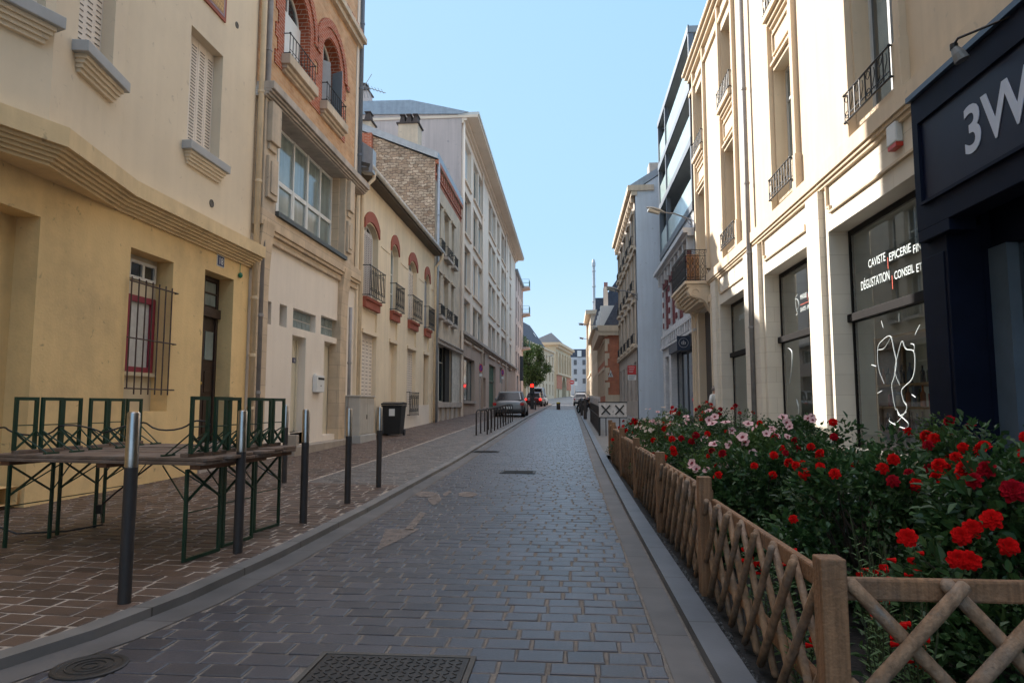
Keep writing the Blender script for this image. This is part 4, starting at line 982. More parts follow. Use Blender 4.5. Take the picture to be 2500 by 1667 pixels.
mb = MB(); mb.wall(FL, YA0, YA1, zled-.1, ztop-.15, holes); mb.fb(FL, YA0+.3, YA1, -.2, ztop-.1, -12, -1); mb.fb(FL, YA1-.3, YA1, zled, ztop-.1, -12, 0); mb.build('front_wall', APT, T)
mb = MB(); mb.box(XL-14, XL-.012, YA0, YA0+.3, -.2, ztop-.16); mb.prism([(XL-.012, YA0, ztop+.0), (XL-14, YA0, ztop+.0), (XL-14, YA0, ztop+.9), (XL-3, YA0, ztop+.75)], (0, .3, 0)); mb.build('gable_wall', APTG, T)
mb = MB(); mb.fb(FL, YA0-.05, YA1+.2, ztop-.15, ztop, -14, .95); mb.build('eave', APTT, T)
mb = MB(); mb.fb(FL, YA0-.05, YA1+.2, ztop, ztop+.16, -.2, 1.02); mb.build('eave_gutter', mat('pale_gutter', (.6, .58, .54), .5, .1), T)
mb = MB(); mb.prism([(XL+.4, YA0-.1, ztop+.16), (XL-3, YA0-.1, ztop+1.0), (XL-14, YA0-.1, ztop+1.15), (XL-14, YA0-.1, ztop+.5), (XL, YA0-.1, ztop+.05)], (0, YA1-YA0, 0)); mb.build('roof', ZINC, T)
mb = MB(); mb.fb(FL, YA0, YA1, ztop-.45, ztop-.15, 0, .12); mb.fb(FL, YA0, YA1, ztop-.30, ztop-.15, .12, .3); mb.build('eave_moulding', APTT, T)
for a, b, dbl in C0:
    for z0, z1 in rows_:
        window(FL, (a, b, z0, z1), .26, T, cols=4 if dbl else 2, fw=.06, gm=(GLZP, GLZ, CURT, GLZ)[R.randrange(4)])
        if dbl:
            mb = MB(); m_ = (a+b)/2; mb.fb(FL, m_-.16, m_+.16, z0, z1, -.2, -.002); mb.build('window_pier', APT, T)
        mb = MB(); mb.fb(FL, a-.1, b+.1, z0-.12, z0-.003, -.2, .12)
        mb.fb(FL, a-.1, a-.003, z0, z1, 0, .03); mb.fb(FL, b+.003, b+.1, z0, z1, 0, .03); mb.fb(FL, a-.1, b+.1, z1+.003, z1+.1, 0, .04)
        mb.build('window_surround', APTT, T)
mb = MB(); mb.fb(FL, YA0, YA1, zled-.12, zled+.06, -.1, .28); mb.fb(FL, YA0, YA1, zled-.22, zled-.12, -.1, .14); mb.build('ledge', STONEG, T)
zsh = zz(XL, at_x(XL, 1126, 880)[0], 880)
G1 = (yy(XL, 1125, zsh)+.6, yy(XL, 1159, zsh), gz(44)+.9, at_x(XL, 1130, 868)[1])
G2 = rect(XL, 1194, 1210, 888, 985); G2 = (G2[0], G2[1], gz(G2[0])+.2, G2[3])
GS = [rect(XL, 1177, 1184, 858, 890), rect(XL, 1177, 1186, 920, 1000), rect(XL, 1220, 1227, 895, 935), rect(XL, 1241, 1246, 885, 905)]
GS[1] = (GS[1][0], GS[1][1], gz(60)+.3, GS[1][3])
print('G', G1, G2, GS)
mb = MB(); mb.wall(FL, YA0, YA1, -.3, zled-.1, [G1+(.3,), G2+(.3,)]+[g+(.25,) for g in GS]); mb.build('base_wall', APTB, T)
window(FL, G1, .28, T, cols=3, fm=mat('dark_frame', (.05, .045, .04), .5), gm=GLZP)
mb = MB(); mb.fb(FL, G1[0]-.1, G1[1]+.2, G1[2]-.15, G1[2]-.003, -.1, .12); mb.build('sill', STONEG, T)
mb = MB(); mb.fb(FL, G2[0], G2[1], G2[2], G2[3], -.3, -.2); 
for k in range(6): mb.fb(FL, G2[0]+k*(G2[1]-G2[0])/6, G2[0]+k*(G2[1]-G2[0])/6+.06, G2[2], G2[3], -.2, -.17)
mb.fb(FL, G2[0], G2[1], G2[3]-1.3, G2[3]-1.15, -.2, -.14)
mb.build('garage_door', mat('green_door', (.05, .13, .09), .6, .15, 4), T)
for g in GS[:1]+GS[2:]: window(FL, g, .2, T, cols=2, fw=.06)
mb = MB(); mb.fb(FL, GS[1][0], GS[1][1], GS[1][2], GS[1][3], -.25, -.18); mb.build('door', mat('grey_brown_door', (.2, .15, .12), .7), T)
for y, zlo in ((YA0+.15, .5), (YA0+8.9, .7), (YA0+26.5, .9)):
    mb = MB(); mb.tube([(XL+.12, y, zlo), (XL+.12, y, ztop-.3)], .07, 8); mb.build('drainpipe', APT, T, smooth=True)
chimney_stack(T, 872, 898, 222, YA0+2, ztop+.5, 1, APTG, 1.0)
chx = [o for o in T.children if o.name.startswith('chimney')][0]
# ------------------------------------------------------------------ 6 pinkish apartment building with street balconies
PNK = mat('pink_render', (.62, .48, .42), .9, .05, .6, .05)
YQ0 = YA1; YQ1 = YA1+13; ztq = ztop-1.4
T = thing('apartment_building', 'pale pink apartment building with balconies on its far end beyond the long white block', 'apartment building', (XL, YQ0+5, gz(80)))
mb = MB(); hq = [(YQ0+1+k*3.0, YQ0+2.4+k*3.0, z0, z1, .25) for k in range(4) for z0, z1 in rows_]+[(YQ0+2, YQ0+4.6, gz(85)+.3, zled-.6, .3), (YQ0+7, YQ0+9, gz(85)+.3, zled-.6, .3)]
mb.wall(FL, YQ0, YQ1, -.2, ztq, hq); mb.fb(FL, YQ0, YQ1, -.2, ztq, -12, -1); mb.fb(FL, YQ1-.2, YQ1, -.2, ztq, -1, 0); mb.build('wall', PNK, T)
for h in hq: window(FL, h[:4], .2, T, cols=2, fw=.06, gm=GLZ)
mb = MB(); mb.fb(FL, YQ0, YQ1+.2, ztq, ztq+.3, -12, .3); mb.build('roof', ZINC, T)
BALG = mat('green_rail', (.03, .12, .10), .5, .1, 5)
for py in (700, 765, 848):
    y, z = at_x(XL+.9, 1279, py); y = YQ1-2.6
    z = zz(XL+.9, y, py)
    mb = MB(); mb.prism([(XL, y, z-.25), (XL+1.0, y, z-.08), (XL+1.0, y, z+.06), (XL, y, z+.06)], (0, 2.4, 0)); b_ = mb.build('balcony', PNK, T)
    mb = MB()
    for q in (z+.5, z+1.0): mb.tube([(XL, y+.04, q), (XL+.95, y+.04, q), (XL+.95, y+2.36, q), (XL, y+2.36, q)], .02, 5)
    for k in range(6): mb.tube([(XL+.95, y+.04+k*.46, z+.06), (XL+.95, y+.04+k*.46, z+1.0)], .016, 4)
    mb.box(XL+.93, XL+.95, y+.06, y+2.3, z+.12, z+.95)
    mb.build('balcony_rail', BALG, b_)
mb = MB(); mb.box(XL+.05, XL+.45, YQ0+6, YQ0+6.2, gz(85)+3.0, gz(85)+6.0); tag(mb.build('hanging_sign', mat('sign_dark', (.05, .06, .07), .5)), 'tall dark blade sign fixed to the pink building at the corner', 'sign')
# ================================================================== RIGHT SIDE
XR = 4.7; FR = (XR, -1)
NAVY = mat('navy_shopfront', (.005, .008, .022), .6, .2, 3, .05, spec=.14)
NAVYB = mat('blue_flashing', (.05, .08, .13), .4, .15, 3, .05)
GCL = glassmat('shop_glass', (.93, .98, .96), .20)
WG = mat('grey_white_frame', (.55, .56, .56), .45, .05, 5, .02)
BLK = mat('black_metal', (.014, .014, .016), .4, .2, 10, .05)
YS1 = at_x(XR, 1686, 204)[0]; ZS = (at_x(XR-.1, 2212, 262)[1]+at_x(XR-.1, 1900, 545)[1])/2+.06
ZK = at_x(XR, 1686, 204)[1]
print('right', YS1, ZS, ZK)
T = thing('limestone_building', 'long sunlit limestone building with tall windows over a wine shop', 'building', (XR, 14, gz(14)))
W = {}
W['1a'] = rect(XR, 2062, 2152, -330, 352); W['2a'] = rect(XR, 1889, 1932, 205, 505); W['3a'] = rect(XR, 1768, 1794, 367, 604); W['4a'] = rect(XR, 1704, 1723, 461, 640)
W['2b'] = rect(XR, 1889, 1932, -200, 60); W['3b'] = rect(XR, 1770, 1794, 61, 255); W['4b'] = rect(XR, 1705, 1723, 204, 370)
for k, v in W.items(): print(k, [round(q, 2) for q in v])
za0 = (W['2a'][2]+W['3a'][2])/2; za1 = (W['2a'][3]+W['3a'][3]+W['4a'][3])/3; zb0 = (W['3b'][2]+W['4b'][2])/2; zb1 = (W['3b'][3]+W['4b'][3])/2
cy_ = [(W[k][0], W[k][1]) for k in ('1a', '2a', '3a', '4a')]
wd_ = 1.25
y4, y3, y2, y1_ = [ (a+b)/2 for a, b in (cy_[3], cy_[2], cy_[1], cy_[0])]
C1 = [(cy_[k][0], cy_[k][1]) for k in range(4)]
C1.append((C1[0][0]-4.4, C1[0][1]-4.4)); C1.append((C1[0][0]-8.8, C1[0][1]-8.8))
print('cols right', C1, za0, za1, zb0, zb1)
ho = []
for k, (a, b) in enumerate(C1):
    ho.append((a, b, za0 if k != 3 else 5.42, za1, .32)); ho.append((a, b, zb0, zb1, .32))
mb = MB(); mb.wall(FR, -8, YS1, ZS, ZK, ho); mb.fb(FR, -8, YS1, -.3, ZK, -9, -3.3); mb.fb(FR, YS1-.3, YS1, -.3, ZK, -3.3, 0); mb.fb(FR, -8, YS1, ZS-.3, ZS+.1, -3.3, -.35); mb.build('upper_wall', LIME, T)
mb = MB(); mb.fb(FR, -8, YS1+.05, ZK, ZK+.14, -3, .12); mb.fb(FR, -8, YS1+.10, ZK+.14, ZK+.27, -3, .22); mb.fb(FR, -8, YS1+.14, ZK+.27, ZK+.38, -3, .31); mb.fb(FR, -8, YS1+.1, ZK-.55, ZK-.42, -.1, .08); mb.build('crowning_cornice', LIME, T)
mb = MB(); mb.prism([(XR+.3, -8, ZK+.38), (XR+3.5, -8, ZK+2.0), (XR+8.5, -8, ZK+2.0), (XR+8.5, -8, ZK+.38)], (0, YS1+8, 0)); mb.build('roof', SLATE, T)
A1 = rect(XR, 2023, 2300, 582, 1085); B1 = rect(XR, 1866, 1981, 674, 1040); C1_ = rect(XR, 1757, 1824, 733, 1030); D1_ = rect(XR, 1700, 1741, 767, 1030)
print('shops', A1, B1, C1_, D1_)
ztA = (A1[3]+B1[3]+C1_[3])/3; zbA = .52
AA = (A1[1]-4.05, A1[1], zbA, ztA); BB = (B1[0], B1[1], zbA, ztA); CC = (C1_[0], C1_[1], zbA, ztA); DD = (D1_[0], D1_[1], gz(22), D1_[3])
mb = MB(); mb.wall(FR, 8.45, YS1, -.3, ZS, [AA+(.42,), BB+(.42,), CC+(.42,), DD+(.26,)]); mb.build('ground_floor_wall', LIMED, T)
# string course with shadow mouldings
mb = MB(); mb.fb(FR, -8, YS1+.05, ZS, ZS+.26, -.05, .14); mb.fb(FR, -8, YS1+.04, ZS-.06, ZS, -.05, .10); mb.fb(FR, -8, YS1+.03, ZS-.12, ZS-.06, -.05, .06); mb.build('string_course', LIME, T)
# proud pilasters on the ground floor, panels over the shop windows
mb = MB()
for a, b in ((AA[1]+.18, BB[0]-.02), (BB[1]+.18, CC[0]-.02), (CC[1]+.18, DD[0]-.1)):
    mb.cut(); mb.fb(FR, a, b, -.2, ZS-.12, -.02, .10); mb.fb(FR, a-.06, b+.02, -.2, .75, -.02, .15)
mb.build('pilaster', LIMED, T, bevel=.012)
for (a, b, c, d) in (AA, BB, CC):
    mb = MB()
    for (p, q, r_, s_) in ((a+.25, b-.20, ztA+.30, ztA+.34),):
        mb.fb(FR, p, q, r_, s_, -.01, .05)
    mb.fb(FR, b-.20, b-.16, ztA+.30, ztA+.44, -.01, .05); mb.fb(FR, b-.16, b-.05, ztA+.40, ztA+.44, -.01, .05); mb.fb(FR, b-.09, b-.05, ztA+.44, ZS-.13, -.01, .05)
    mb.fb(FR, a+.21, a+.25, ztA+.30, ztA+.44, -.01, .05)
    mb.build('frieze_panel', LIME, T)
    mb = MB(); mb.fb(FR, a-.02, b+.02, c-.16, c-.002, -.42, .10); mb.build('window_sill', LIME, T)
# pilaster strips around upper windows, sills, panels
for k, (a, b) in enumerate(C1):
    mb = MB()
    for p, q in ((a-.34, a-.16), (b+.06, b+.24)):
        mb.cut(); mb.fb(FR, p, q, ZS+.26 if k != 3 else 5.8, ZK, -.02, .10); mb.fb(FR, p-.03, q+.03, ZS+.26 if k != 3 else 5.8, ZS+1.0, -.02, .13)
    mb.build('pilaster_strip', LIME, T, bevel=.01)
    mb = MB(); mb.fb(FR, a-.14, b+.04, zb0-.16, zb0-.004, -.3, .20); mb.fb(FR, a-.10, b, zb0-.26, zb0-.16, -.02, .12); mb.fb(FR, a-.06, b-.03, zb0-.34, zb0-.26, -.02, .06); mb.build('sill', LIME, T, bevel=.01)
    mb = MB(); zt_, zb_ = zb0-.5, za1+.30
    for p, q, r_, s_ in ((a, b-.1, zb_, zb_+.04), (a, b-.1, zt_-.04, zt_), (a, a+.04, zb_+.04, zt_-.04), (b-.14, b-.1, zb_+.04, zt_-.04)): mb.fb(FR, p, q, r_, s_, -.01, .045)
    mb.fb(FR, a-.10, b, za1+.10, za1+.16, -.01, .07); mb.build('wall_panel', LIME, T)
    h = (a, b, za0 if k != 3 else 5.42, za1)
    window(FR, h, .32, T, cols=2, transom=za1-.75, fm=WG, gm=GLZP if k in (1,) else GLZ, fw=.06)
    if k == 0:
        mb = MB(); mb.fb(FR, a+.05, a+.45, h[2]+.1, h[3]-.8, -.31, -.30); mb.build('curtain', CURT, T)
    window(FR, (a, b, zb0, zb1), .32, T, cols=2, transom=zb1-.7, fm=WG, fw=.06)
    if k != 3: railing(FR, a-.17, b+.05, za0+.04, za0+.50, .17, T, bars=8, t=.012)
    railing(FR, a-.17, b+.05, zb0+.04, zb0+.50, .17, T, bars=8, t=.012)
# shop windows of real glass with an interior
FRM = mat('black_shop_frame', (.012, .010, .010), .6, .2, 8, .05, spec=.15)
zt_bar = zz(XR+.35, at_x(XR+.35, 2077, 778)[0], 778)
def shopwin(h, nm):
    y0, y1, z0, z1 = h; d = -.36; mb = MB()
    for a, b in ((y0, y0+.07), (y1-.07, y1)): mb.fb(FR, a, b, z0, z1, d-.05, d+.02)
    mb.fb(FR, y0, y1, z0, z0+.10, d-.05, d+.02); mb.fb(FR, y0, y1, z1-.10, z1, d-.05, d+.02)
    mb.fb(FR, y0-.0, y1+.0, zt_bar-.08, zt_bar+.06, d-.05, d+.10)
    o = mb.build('shop_window', FRM, T, bevel=.006)
    g = MB(); xg_ = XR+.3545; g.quad((xg_, y0+.05, z1-.06), (xg_, y1-.05, z1-.06), (xg_, y1-.05, z0+.06), (xg_, y0+.05, z0+.06)); g.build('pane', GCL, o)
    return o
swA, swB, swC = shopwin(AA, 'a'), shopwin(BB, 'b'), shopwin(CC, 'c')
mb = MB(); WALLIN = mat('shop_interior', (.74, .79, .75), .9, .1, 1, .05)
mb.fb(FR, 7.2, CC[1]+.5, .1, ZS-.3, -3.25, -3.15); mb.fb(FR, 7.2, CC[1]+.5, .30, .50, -3.2, -.42); mb.fb(FR, 7.2, CC[1]+.5, ZS-.5, ZS-.4, -3.2, -.42)
mb.fb(FR, 7.1, 7.2, .1, ZS-.3, -3.2, -.42); mb.fb(FR, CC[1]+.5, CC[1]+.6, .1, ZS-.3, -3.2, -.42)
mb.build('shop_interior', WALLIN, T)
LET = mat('window_lettering', (.60, .66, .66), .5, .02, 5, 0); LETR = mat('red_lettering', (.60, .09, .05), .5, .02, 5, 0)
ym = lambda px, py: at_x(XR+.36, px, py)
def wtext(s, pl, pr, pt, pb, par, m=LET, X=XR+.36, d=-.352):
    y, zt_ = at_x(X, pl, pt); zb_ = zz(X, y, pb); sz = (zt_-zb_)/.72; w_ = abs(y-at_x(X, pr, pt)[0])
    return text(s, sz, .001, m, par, 'lettering', facing(FR, y, zb_, d), width=w_ if s != '|' else None, bold=.001)
for a_ in (('CAVISTE', 2120.5, 2163, 635, 655), ('EPICERIE', 2171, 2225, 618, 638), ('FINE', 2229.5, 2259, 599, 619), ('DÉGUSTATION', 2102.5, 2173, 688, 709.5), ('CONSEIL', 2184, 2233, 663, 683), ('ET', 2237.5, 2252, 645, 665)): wtext(*a_, swA)
wtext('|', 2166.5, 2169, 628, 650, swA, LETR); wtext('|', 2177, 2180, 672, 698, swA, LETR)
for a_ in (('MARIE', 1954.4, 1970, 720, 732), ('M', 1973.5, 1979, 713, 725), ('CAVISTE - EPICERIE', 1954.4, 1987, 752, 761.5)): wtext(*a_, swB)
wtext('|', 1971, 1972, 716, 728, swB, LETR); wtext('CAVISTE', 1804, 1821, 770, 783, swC)
mb = MB(); a, za_ = ym(1955, 744); b, _ = ym(1978, 738); mb.fb(FR, b, a, za_-.012, za_+.0, -.353, -.351); mb.build('red_line', LETR, swB)
def drawing(paths, par, name, r_=.012):
    mb = MB()
    for pts in paths:
        P = []
        for px, py in pts:
            y, z = at_x(XR+.355, px, py); P.append((XR+.352, y, z))
        # smooth with Catmull-Rom
        Q = []
        for i in range(len(P)-1):
            p0, p1, p2, p3 = [Vector(P[max(0, min(len(P)-1, i+k))]) for k in (-1, 0, 1, 2)]
            for s_ in range(5):
                u = s_/5; Q.append(.5*((2*p1)+(p2-p0)*u+(2*p0-5*p1+4*p2-p3)*u*u+(3*p1-p0-3*p2+p3)*u**3))
        Q.append(Vector(P[-1])); n = len(Q)
        mb.tube(Q, [r_*(.35+.65*sin(pi*min(1, max(0, (i+1)/(n+1))))) for i in range(n)], 5)
    return mb.build(name, LET, par)
z4 = lambda L: [(1700+x/2.614, 500+y/2.614) for x, y in L]
drawing([z4([(1200, 1140), (1165, 1040), (1160, 920), (1185, 870), (1240, 838), (1265, 930), (1280, 1010), (1265, 1100), (1250, 1150), (1262, 1250), (1275, 1310)]), z4([(1162, 925), (1200, 915), (1240, 850)]),
         z4([(1300, 1150), (1270, 1060), (1290, 950), (1315, 870), (1340, 920), (1390, 935), (1398, 1030), (1380, 1110), (1330, 1160), (1312, 1190), (1325, 1250), (1345, 1300), (1290, 1380), (1235, 1400)]), z4([(1370, 885), (1392, 895), (1392, 935)]), 
         z4([(1280, 1300), (1300, 1340), (1355, 1395), (1330, 1425), (1240, 1385), (1235, 1360)]), z4([(1285, 1310), (1300, 1345), (1345, 1320)]),
         z4([(1183, 740), (1195, 785)]), z4([(1297, 690), (1296, 748)]), z4([(1430, 765), (1398, 830)]), z4([(1120, 1020), (1150, 1030)]), z4([(1158, 1203), (1188, 1185)]), z4([(1378, 1210), (1402, 1228)])], swA, 'wine_glass_drawing', .008)
drawing([z4([(585, 912), (612, 940), (610, 1040), (597, 1140)]), z4([(650, 1360), (655, 1290), (640, 1240)])], swB, 'wine_glass_drawing', .016)
drawing([[(1700+x/2.614, 500+y/2.614) for x, y in L] for L in ([(650, 570), (635, 600), (640, 660), (648, 690)], [(632, 600), (650, 608), (655, 650), (640, 670)], [(636, 705), (650, 695)])], swB, 'small_emblem', .008)
# shelves, bottles and boxes inside, standing in the window
WOOD = mat('shelf_wood', (.62, .45, .26), .6, .15, 5, .1); BOT = [mat('green_bottle', (.02, .06, .03), .15, .1, 5, 0, spec=.8), mat('dark_bottle', (.02, .015, .02), .15, .1, 5, 0, spec=.8), mat('red_tube_box', (.50, .03, .03), .5), mat('white_box', (.75, .75, .72), .6), mat('blue_box', (.25, .35, .55), .6), mat('orange_box', (.65, .25, .08), .6)]
t = thing('display_shelf', 'wooden shelf unit with bottles and boxes behind the largest wine shop window', 'shelf', (XR+.9, 10.4, zbA))
yq0, yq1 = AA[0]+.1, AA[1]-.45
zs_ = [zz(XR+.7, 11, p) for p in (935, 992, 1055)]
mb = MB(); 
for z in zs_: mb.box(XR+.50, XR+.95, yq0, yq1, z-.04, z)
for y in (yq0, yq1-.04): mb.box(XR+.95, XR+1.0, y, y+.06, zbA, zs_[0]+.75)
mb.box(XR+.52, XR+1.02, yq1, yq1+.05, zbA, zs_[0]+.8); mb.box(XR+.55, XR+1.0, yq0, yq1, zs_[0]+.75, zs_[0]+.79); mb.build('shelf_boards', WOOD, t)
rb = random.Random(11)
def bottle(mb, x, y, z, h=.3, r_=.038): mb.lathe((x, y, z), [(r_, 0), (r_, h*.62), (r_*.4, h*.75), (r_*.36, h*.97), (r_*.42, h)], 10)
for si, z in enumerate(zs_):
    y = yq0+.08
    while y < yq1-.1:
        mb = MB(); x = XR+.56+rb.uniform(0, .12); k = rb.randrange(6)
        if rb.random() < .5 or si == 0: bottle(mb, x, y, z, rb.uniform(.26, .33)); nm, lb, ct = 'bottle', 'bottle', 'bottle'; m = BOT[rb.randrange(2)] if k < 4 else BOT[k]
        else: w_ = rb.uniform(.05, .12); mb.box(x-.05, x+.05, y-w_/2, y+w_/2, z, z+rb.uniform(.12, .34)); nm = 'gift_box'; lb = 'box'; ct = 'box'; m = BOT[2+rb.randrange(4)]
        o = mb.build(nm, m, None); tag(o, 'small wine shop %s standing on the lit wooden shelf behind the biggest shop window' % lb, ct, 'goods on the wine shop shelf'); y += rb.uniform(.11, .19)
t = thing('display_bottles', 'cluster of tall pale bottles and glasses standing in the middle wine shop window', 'bottle display', (XR+.6, BB[0]+.3, zbA))
mb = MB()
for k in range(7): bottle(mb, XR+.52+.12*(k % 2), BB[0]+.22+.10*k, zbA+.1, .34 if k % 3 else .48)
mb.build('bottles', mat('pale_bottle', (.30, .36, .38), .1, .1, 5, 0, spec=.9), t)
mb = MB(); mb.box(XR+.45, XR+.85, BB[0]+.1, BB[1]-.5, zbA, zbA+.1); mb.build('plinth', BOT[3], t)
# doorway under the balcony
mb = MB(); mb.fb(FR, DD[0], DD[1], DD[2], DD[3], -.45, -.25); mb.fb(FR, DD[0], DD[0]+.12, DD[2], DD[3], -.25, -.2); mb.fb(FR, (DD[0]+DD[1])/2-.04, (DD[0]+DD[1])/2+.04, DD[2], DD[3], -.25, -.21); mb.build('entrance_door', mat('dark_entrance', (.06, .05, .045), .6, .2, 4), T)
mb = MB()
for k, (p, q) in enumerate(((.10, .08), (.22, .14))):
    mb.fb(FR, DD[1]+p-.08, DD[1]+p+.05, -.2, DD[3]+.2, -.02, q); mb.fb(FR, DD[0]-p-.05+.04, DD[0]-p+.06, -.2, DD[3]+.2, -.02, q)
mb.fb(FR, DD[0]-.25, DD[1]+.3, DD[3]+.02, DD[3]+.25, -.02, .12); mb.build('door_surround', LIME, T, bevel=.01)
# balcony on a scrolled corbel
yb0, yb1, zbs = 22.9, 25.9, 5.38
mb = MB(); mb.box(XR-.85, XR, yb0-.05, yb1+.05, zbs-.10, zbs); mb.box(XR-.78, XR, yb0, yb1, zbs-.2, zbs-.10)
def corbel(mb, y, w_):
    pts = [(XR, zbs-.2), (XR-.70, zbs-.2), (XR-.74, zbs-.34), (XR-.68, zbs-.48), (XR-.52, zbs-.56), (XR-.36, zbs-.58), (XR-.22, zbs-.66), (XR-.12, zbs-.82), (XR, zbs-1.05)]
    mb.prism([(x, y, z) for x, z in pts], (0, w_, 0)); mb.tube([(XR-.5+.12*cos(a), y-.01, zbs-.38+.12*sin(a)) for a in [k*pi/5 for k in range(9)]], .018, 5)
for k in range(7):
    s_ = k/6; mb.box(XR-.72+.5*s_, XR, yb0+.05, yb1-.05, zbs-.2-.1*(k+1), zbs-.2-.1*k) if k < 5 else None
corbel(mb, yb0+.0, .35); corbel(mb, yb1-.35, .35)
bal = mb.build('balcony', LIME, T, bevel=.012)
mb = MB(); X0 = XR-.80; zr = zbs+1.08
def rail_panel(p0, p1, n):
    p0 = Vector(p0); p1 = Vector(p1)
    for z in (.04, .16, .86, 1.06): mb.tube([p0+Vector((0, 0, z)), p1+Vector((0, 0, z))], .016 if z > 1 else .011, 5)
    for i in range(n+1):
        p = p0.lerp(p1, i/n); mb.tube([p, p+Vector((0, 0, 1.06))], .011, 5)
    d = (p1-p0)/n
    for i in range(n):
        c = p0+d*(i+.5); u = d.normalized(); rr = d.length*.36
        for zc_ in (.96, .10): mb.tube([c+u*rr*.8*cos(a*pi/4)+Vector((0, 0, zc_+.045*sin(a*pi/4))) for a in range(8)], .007, 4, closed=True)
        mb.tube([c+u*rr*sin(k*.8)*(1-.5*abs(k-6)/6)+Vector((0, 0, .2+.6*k/12)) for k in range(13)], .008, 4)
        mb.tube([c-u*rr*sin(k*.8)*(1-.5*abs(k-6)/6)+Vector((0, 0, .2+.6*k/12)) for k in range(13)], .008, 4)
rail_panel((XR, yb0+.02, zbs), (X0, yb0+.02, zbs), 5); rail_panel((X0, yb0+.02, zbs), (X0, yb1-.02, zbs), 16); rail_panel((X0, yb1-.02, zbs), (XR, yb1-.02, zbs), 5)
mb.build('balcony_railing', BLK, bal)
mb = MB()
for k in range(16): mb.tube([(X0+.06+k*.026, yb0+.09, zbs), (X0+.06+k*.026, yb0+.09, zbs+.92)], .012, 5)
mb.build('reed_screen', mat('reed', (.45, .22, .09), .8, .3, 12, .2), bal)
pipe('drainpipe', 'long grey rainwater pipe running down the sunlit limestone wall', XR-.15, at_x(XR, 1833, 300)[0], .3, ZK, .06, mat('lead_pipe', (.24, .23, .23), .5, .15, 5, .05), (3.2, 5.1, 6.9, 9.4, 12))
# alarm box
y0, y1, z0, z1 = rect(XR, 2181, 2204, 313, 372)
mb = MB(); mb.fb(FR, y0, y1, z0+.06, z1, .0, .11); o = tag(mb.build('alarm_box', WPAINT, None, bevel=.02), 'white and red alarm box on the wall just left of the navy shopfront', 'alarm')
mb = MB(); mb.fb(FR, y0+.015, y1-.015, z0, z0+.06, .0, .10); mb.build('red_lens', mat('red_lens', (.55, .05, .03), .3), o)
# ------------------------------------------------------------------ navy shopfront
XS = 4.4; FS = (XS, -1)
ysf = at_x(XS, 2223, 266)[0]; zf1, zf0 = 5.12, 3.42
T2 = thing('navy_shopfront', 'navy blue shopfront with large fascia lettered 3W', 'shopfront', (XS, 6, 0)); print('ysf', ysf)
mb = MB(); mb.fb(FS, -6, ysf, zf0, zf1, -.3, 0); yq = at_x(XS, 2318, 560)[0]; mb.fb(FS, yq, ysf-.01, 3.28, zf0, -.3, 0); mb.build('fascia', NAVY, T2, bevel=.008)
mb = MB(); mb.prism([(XS-.05, -6, zf1), (XS-.05, -6, zf1+.07), (XR, -6, zf1+.30), (XR, -6, zf1)], (0, ysf+6.02, 0)); mb.build('flashing', NAVYB, T2)
ypn, zpt = at_x(XS, 2248, 303); zpb = zz(XS, ypn, 493)
mb = MB(); mb.fb(FS, -5, ypn, zpb, zpt, 0, .006); pn = mb.build('sign_panel', mat('navy_panel', (.004, .008, .028), .4, .15, 2, 0, spec=.25), T2)
mb = MB()
for a, b, c, d in ((-5, ypn+.04, zpt, zpt+.04), (-5, ypn+.04, zpb-.04, zpb), (ypn, ypn+.04, zpb, zpt)): mb.fb(FS, a, b, c, d, 0, .045)
mb.build('sign_frame', NAVY, T2)
LT = mat('sign_lettering', (.55, .60, .72), .5, .02, 5, 0)
y3_, zt3 = at_x(XS, 2350, 277); zb3 = zz(XS, y3_, 378)
text('3W', (zt3-zb3)/.71*1.1, .006, LT, pn, 'lettering', facing(FS, y3_, zb3-.02, .008), xs=1.0, spacing=1.0, bold=.012)
# lower part
yp0 = at_x(XS+.1, 2318, 700)[0]; yp1 = at_x(XS+.1, 2253, 700)[0]
mb = MB(); mb.fb(FR, yp0, yp1, -.2, 3.40, -.2, .20); mb.fb(FR, yp0-.02, yp1+.03, -.2, .5, -.2, .24); mb.fb(FR, yp0+.06, yp1-.06, .7, 3.1, .2, .215); mb.build('pilaster', NAVY, T2, bevel=.008)
yp2 = at_x(XR+.35, 2425, 700)[0]
mb = MB(); mb.fb(FR, yp2, yp0, -.2, 3.6, -.45, -.30); mb.fb(FR, yp0, yp1+.1, -.2, 3.6, -.5, -.2); mb.fb(FR, yp2+.3, yp2+.45, -.2, 3.6, -.3, -.2); mb.fb(FR, -6, yp2, 3.1, 3.6, -.45, -.30); mb.fb(FR, -6, yp2, -.2, .45, -.45, -.28); mb.build('dark_panelling', NAVY, T2)
yp3 = at_x(XR+.35, 2484, 700)[0]
mb = MB(); mb.fb(FR, yp3, yp2, .0, 3.1, -.42, -.26); mb.build('door_frame', mat('blue_grey_frame', (.10, .14, .19), .4, .1, 4, .02), T2)
mb = MB(); mb.fb(FR, -6, yp3, .45, 3.1, -.40, -.39); mb.build('pane', GCL, T2)
mb = MB(); mb.fb(FR, -6, yp3, .0, 3.2, -2.2, -2.1); mb.fb(FR, -6, yp3, .3, .45, -2.1, -.4); mb.build('shop_interior', mat('dark_interior', (.10, .08, .07), .9, .3, 2), T2)
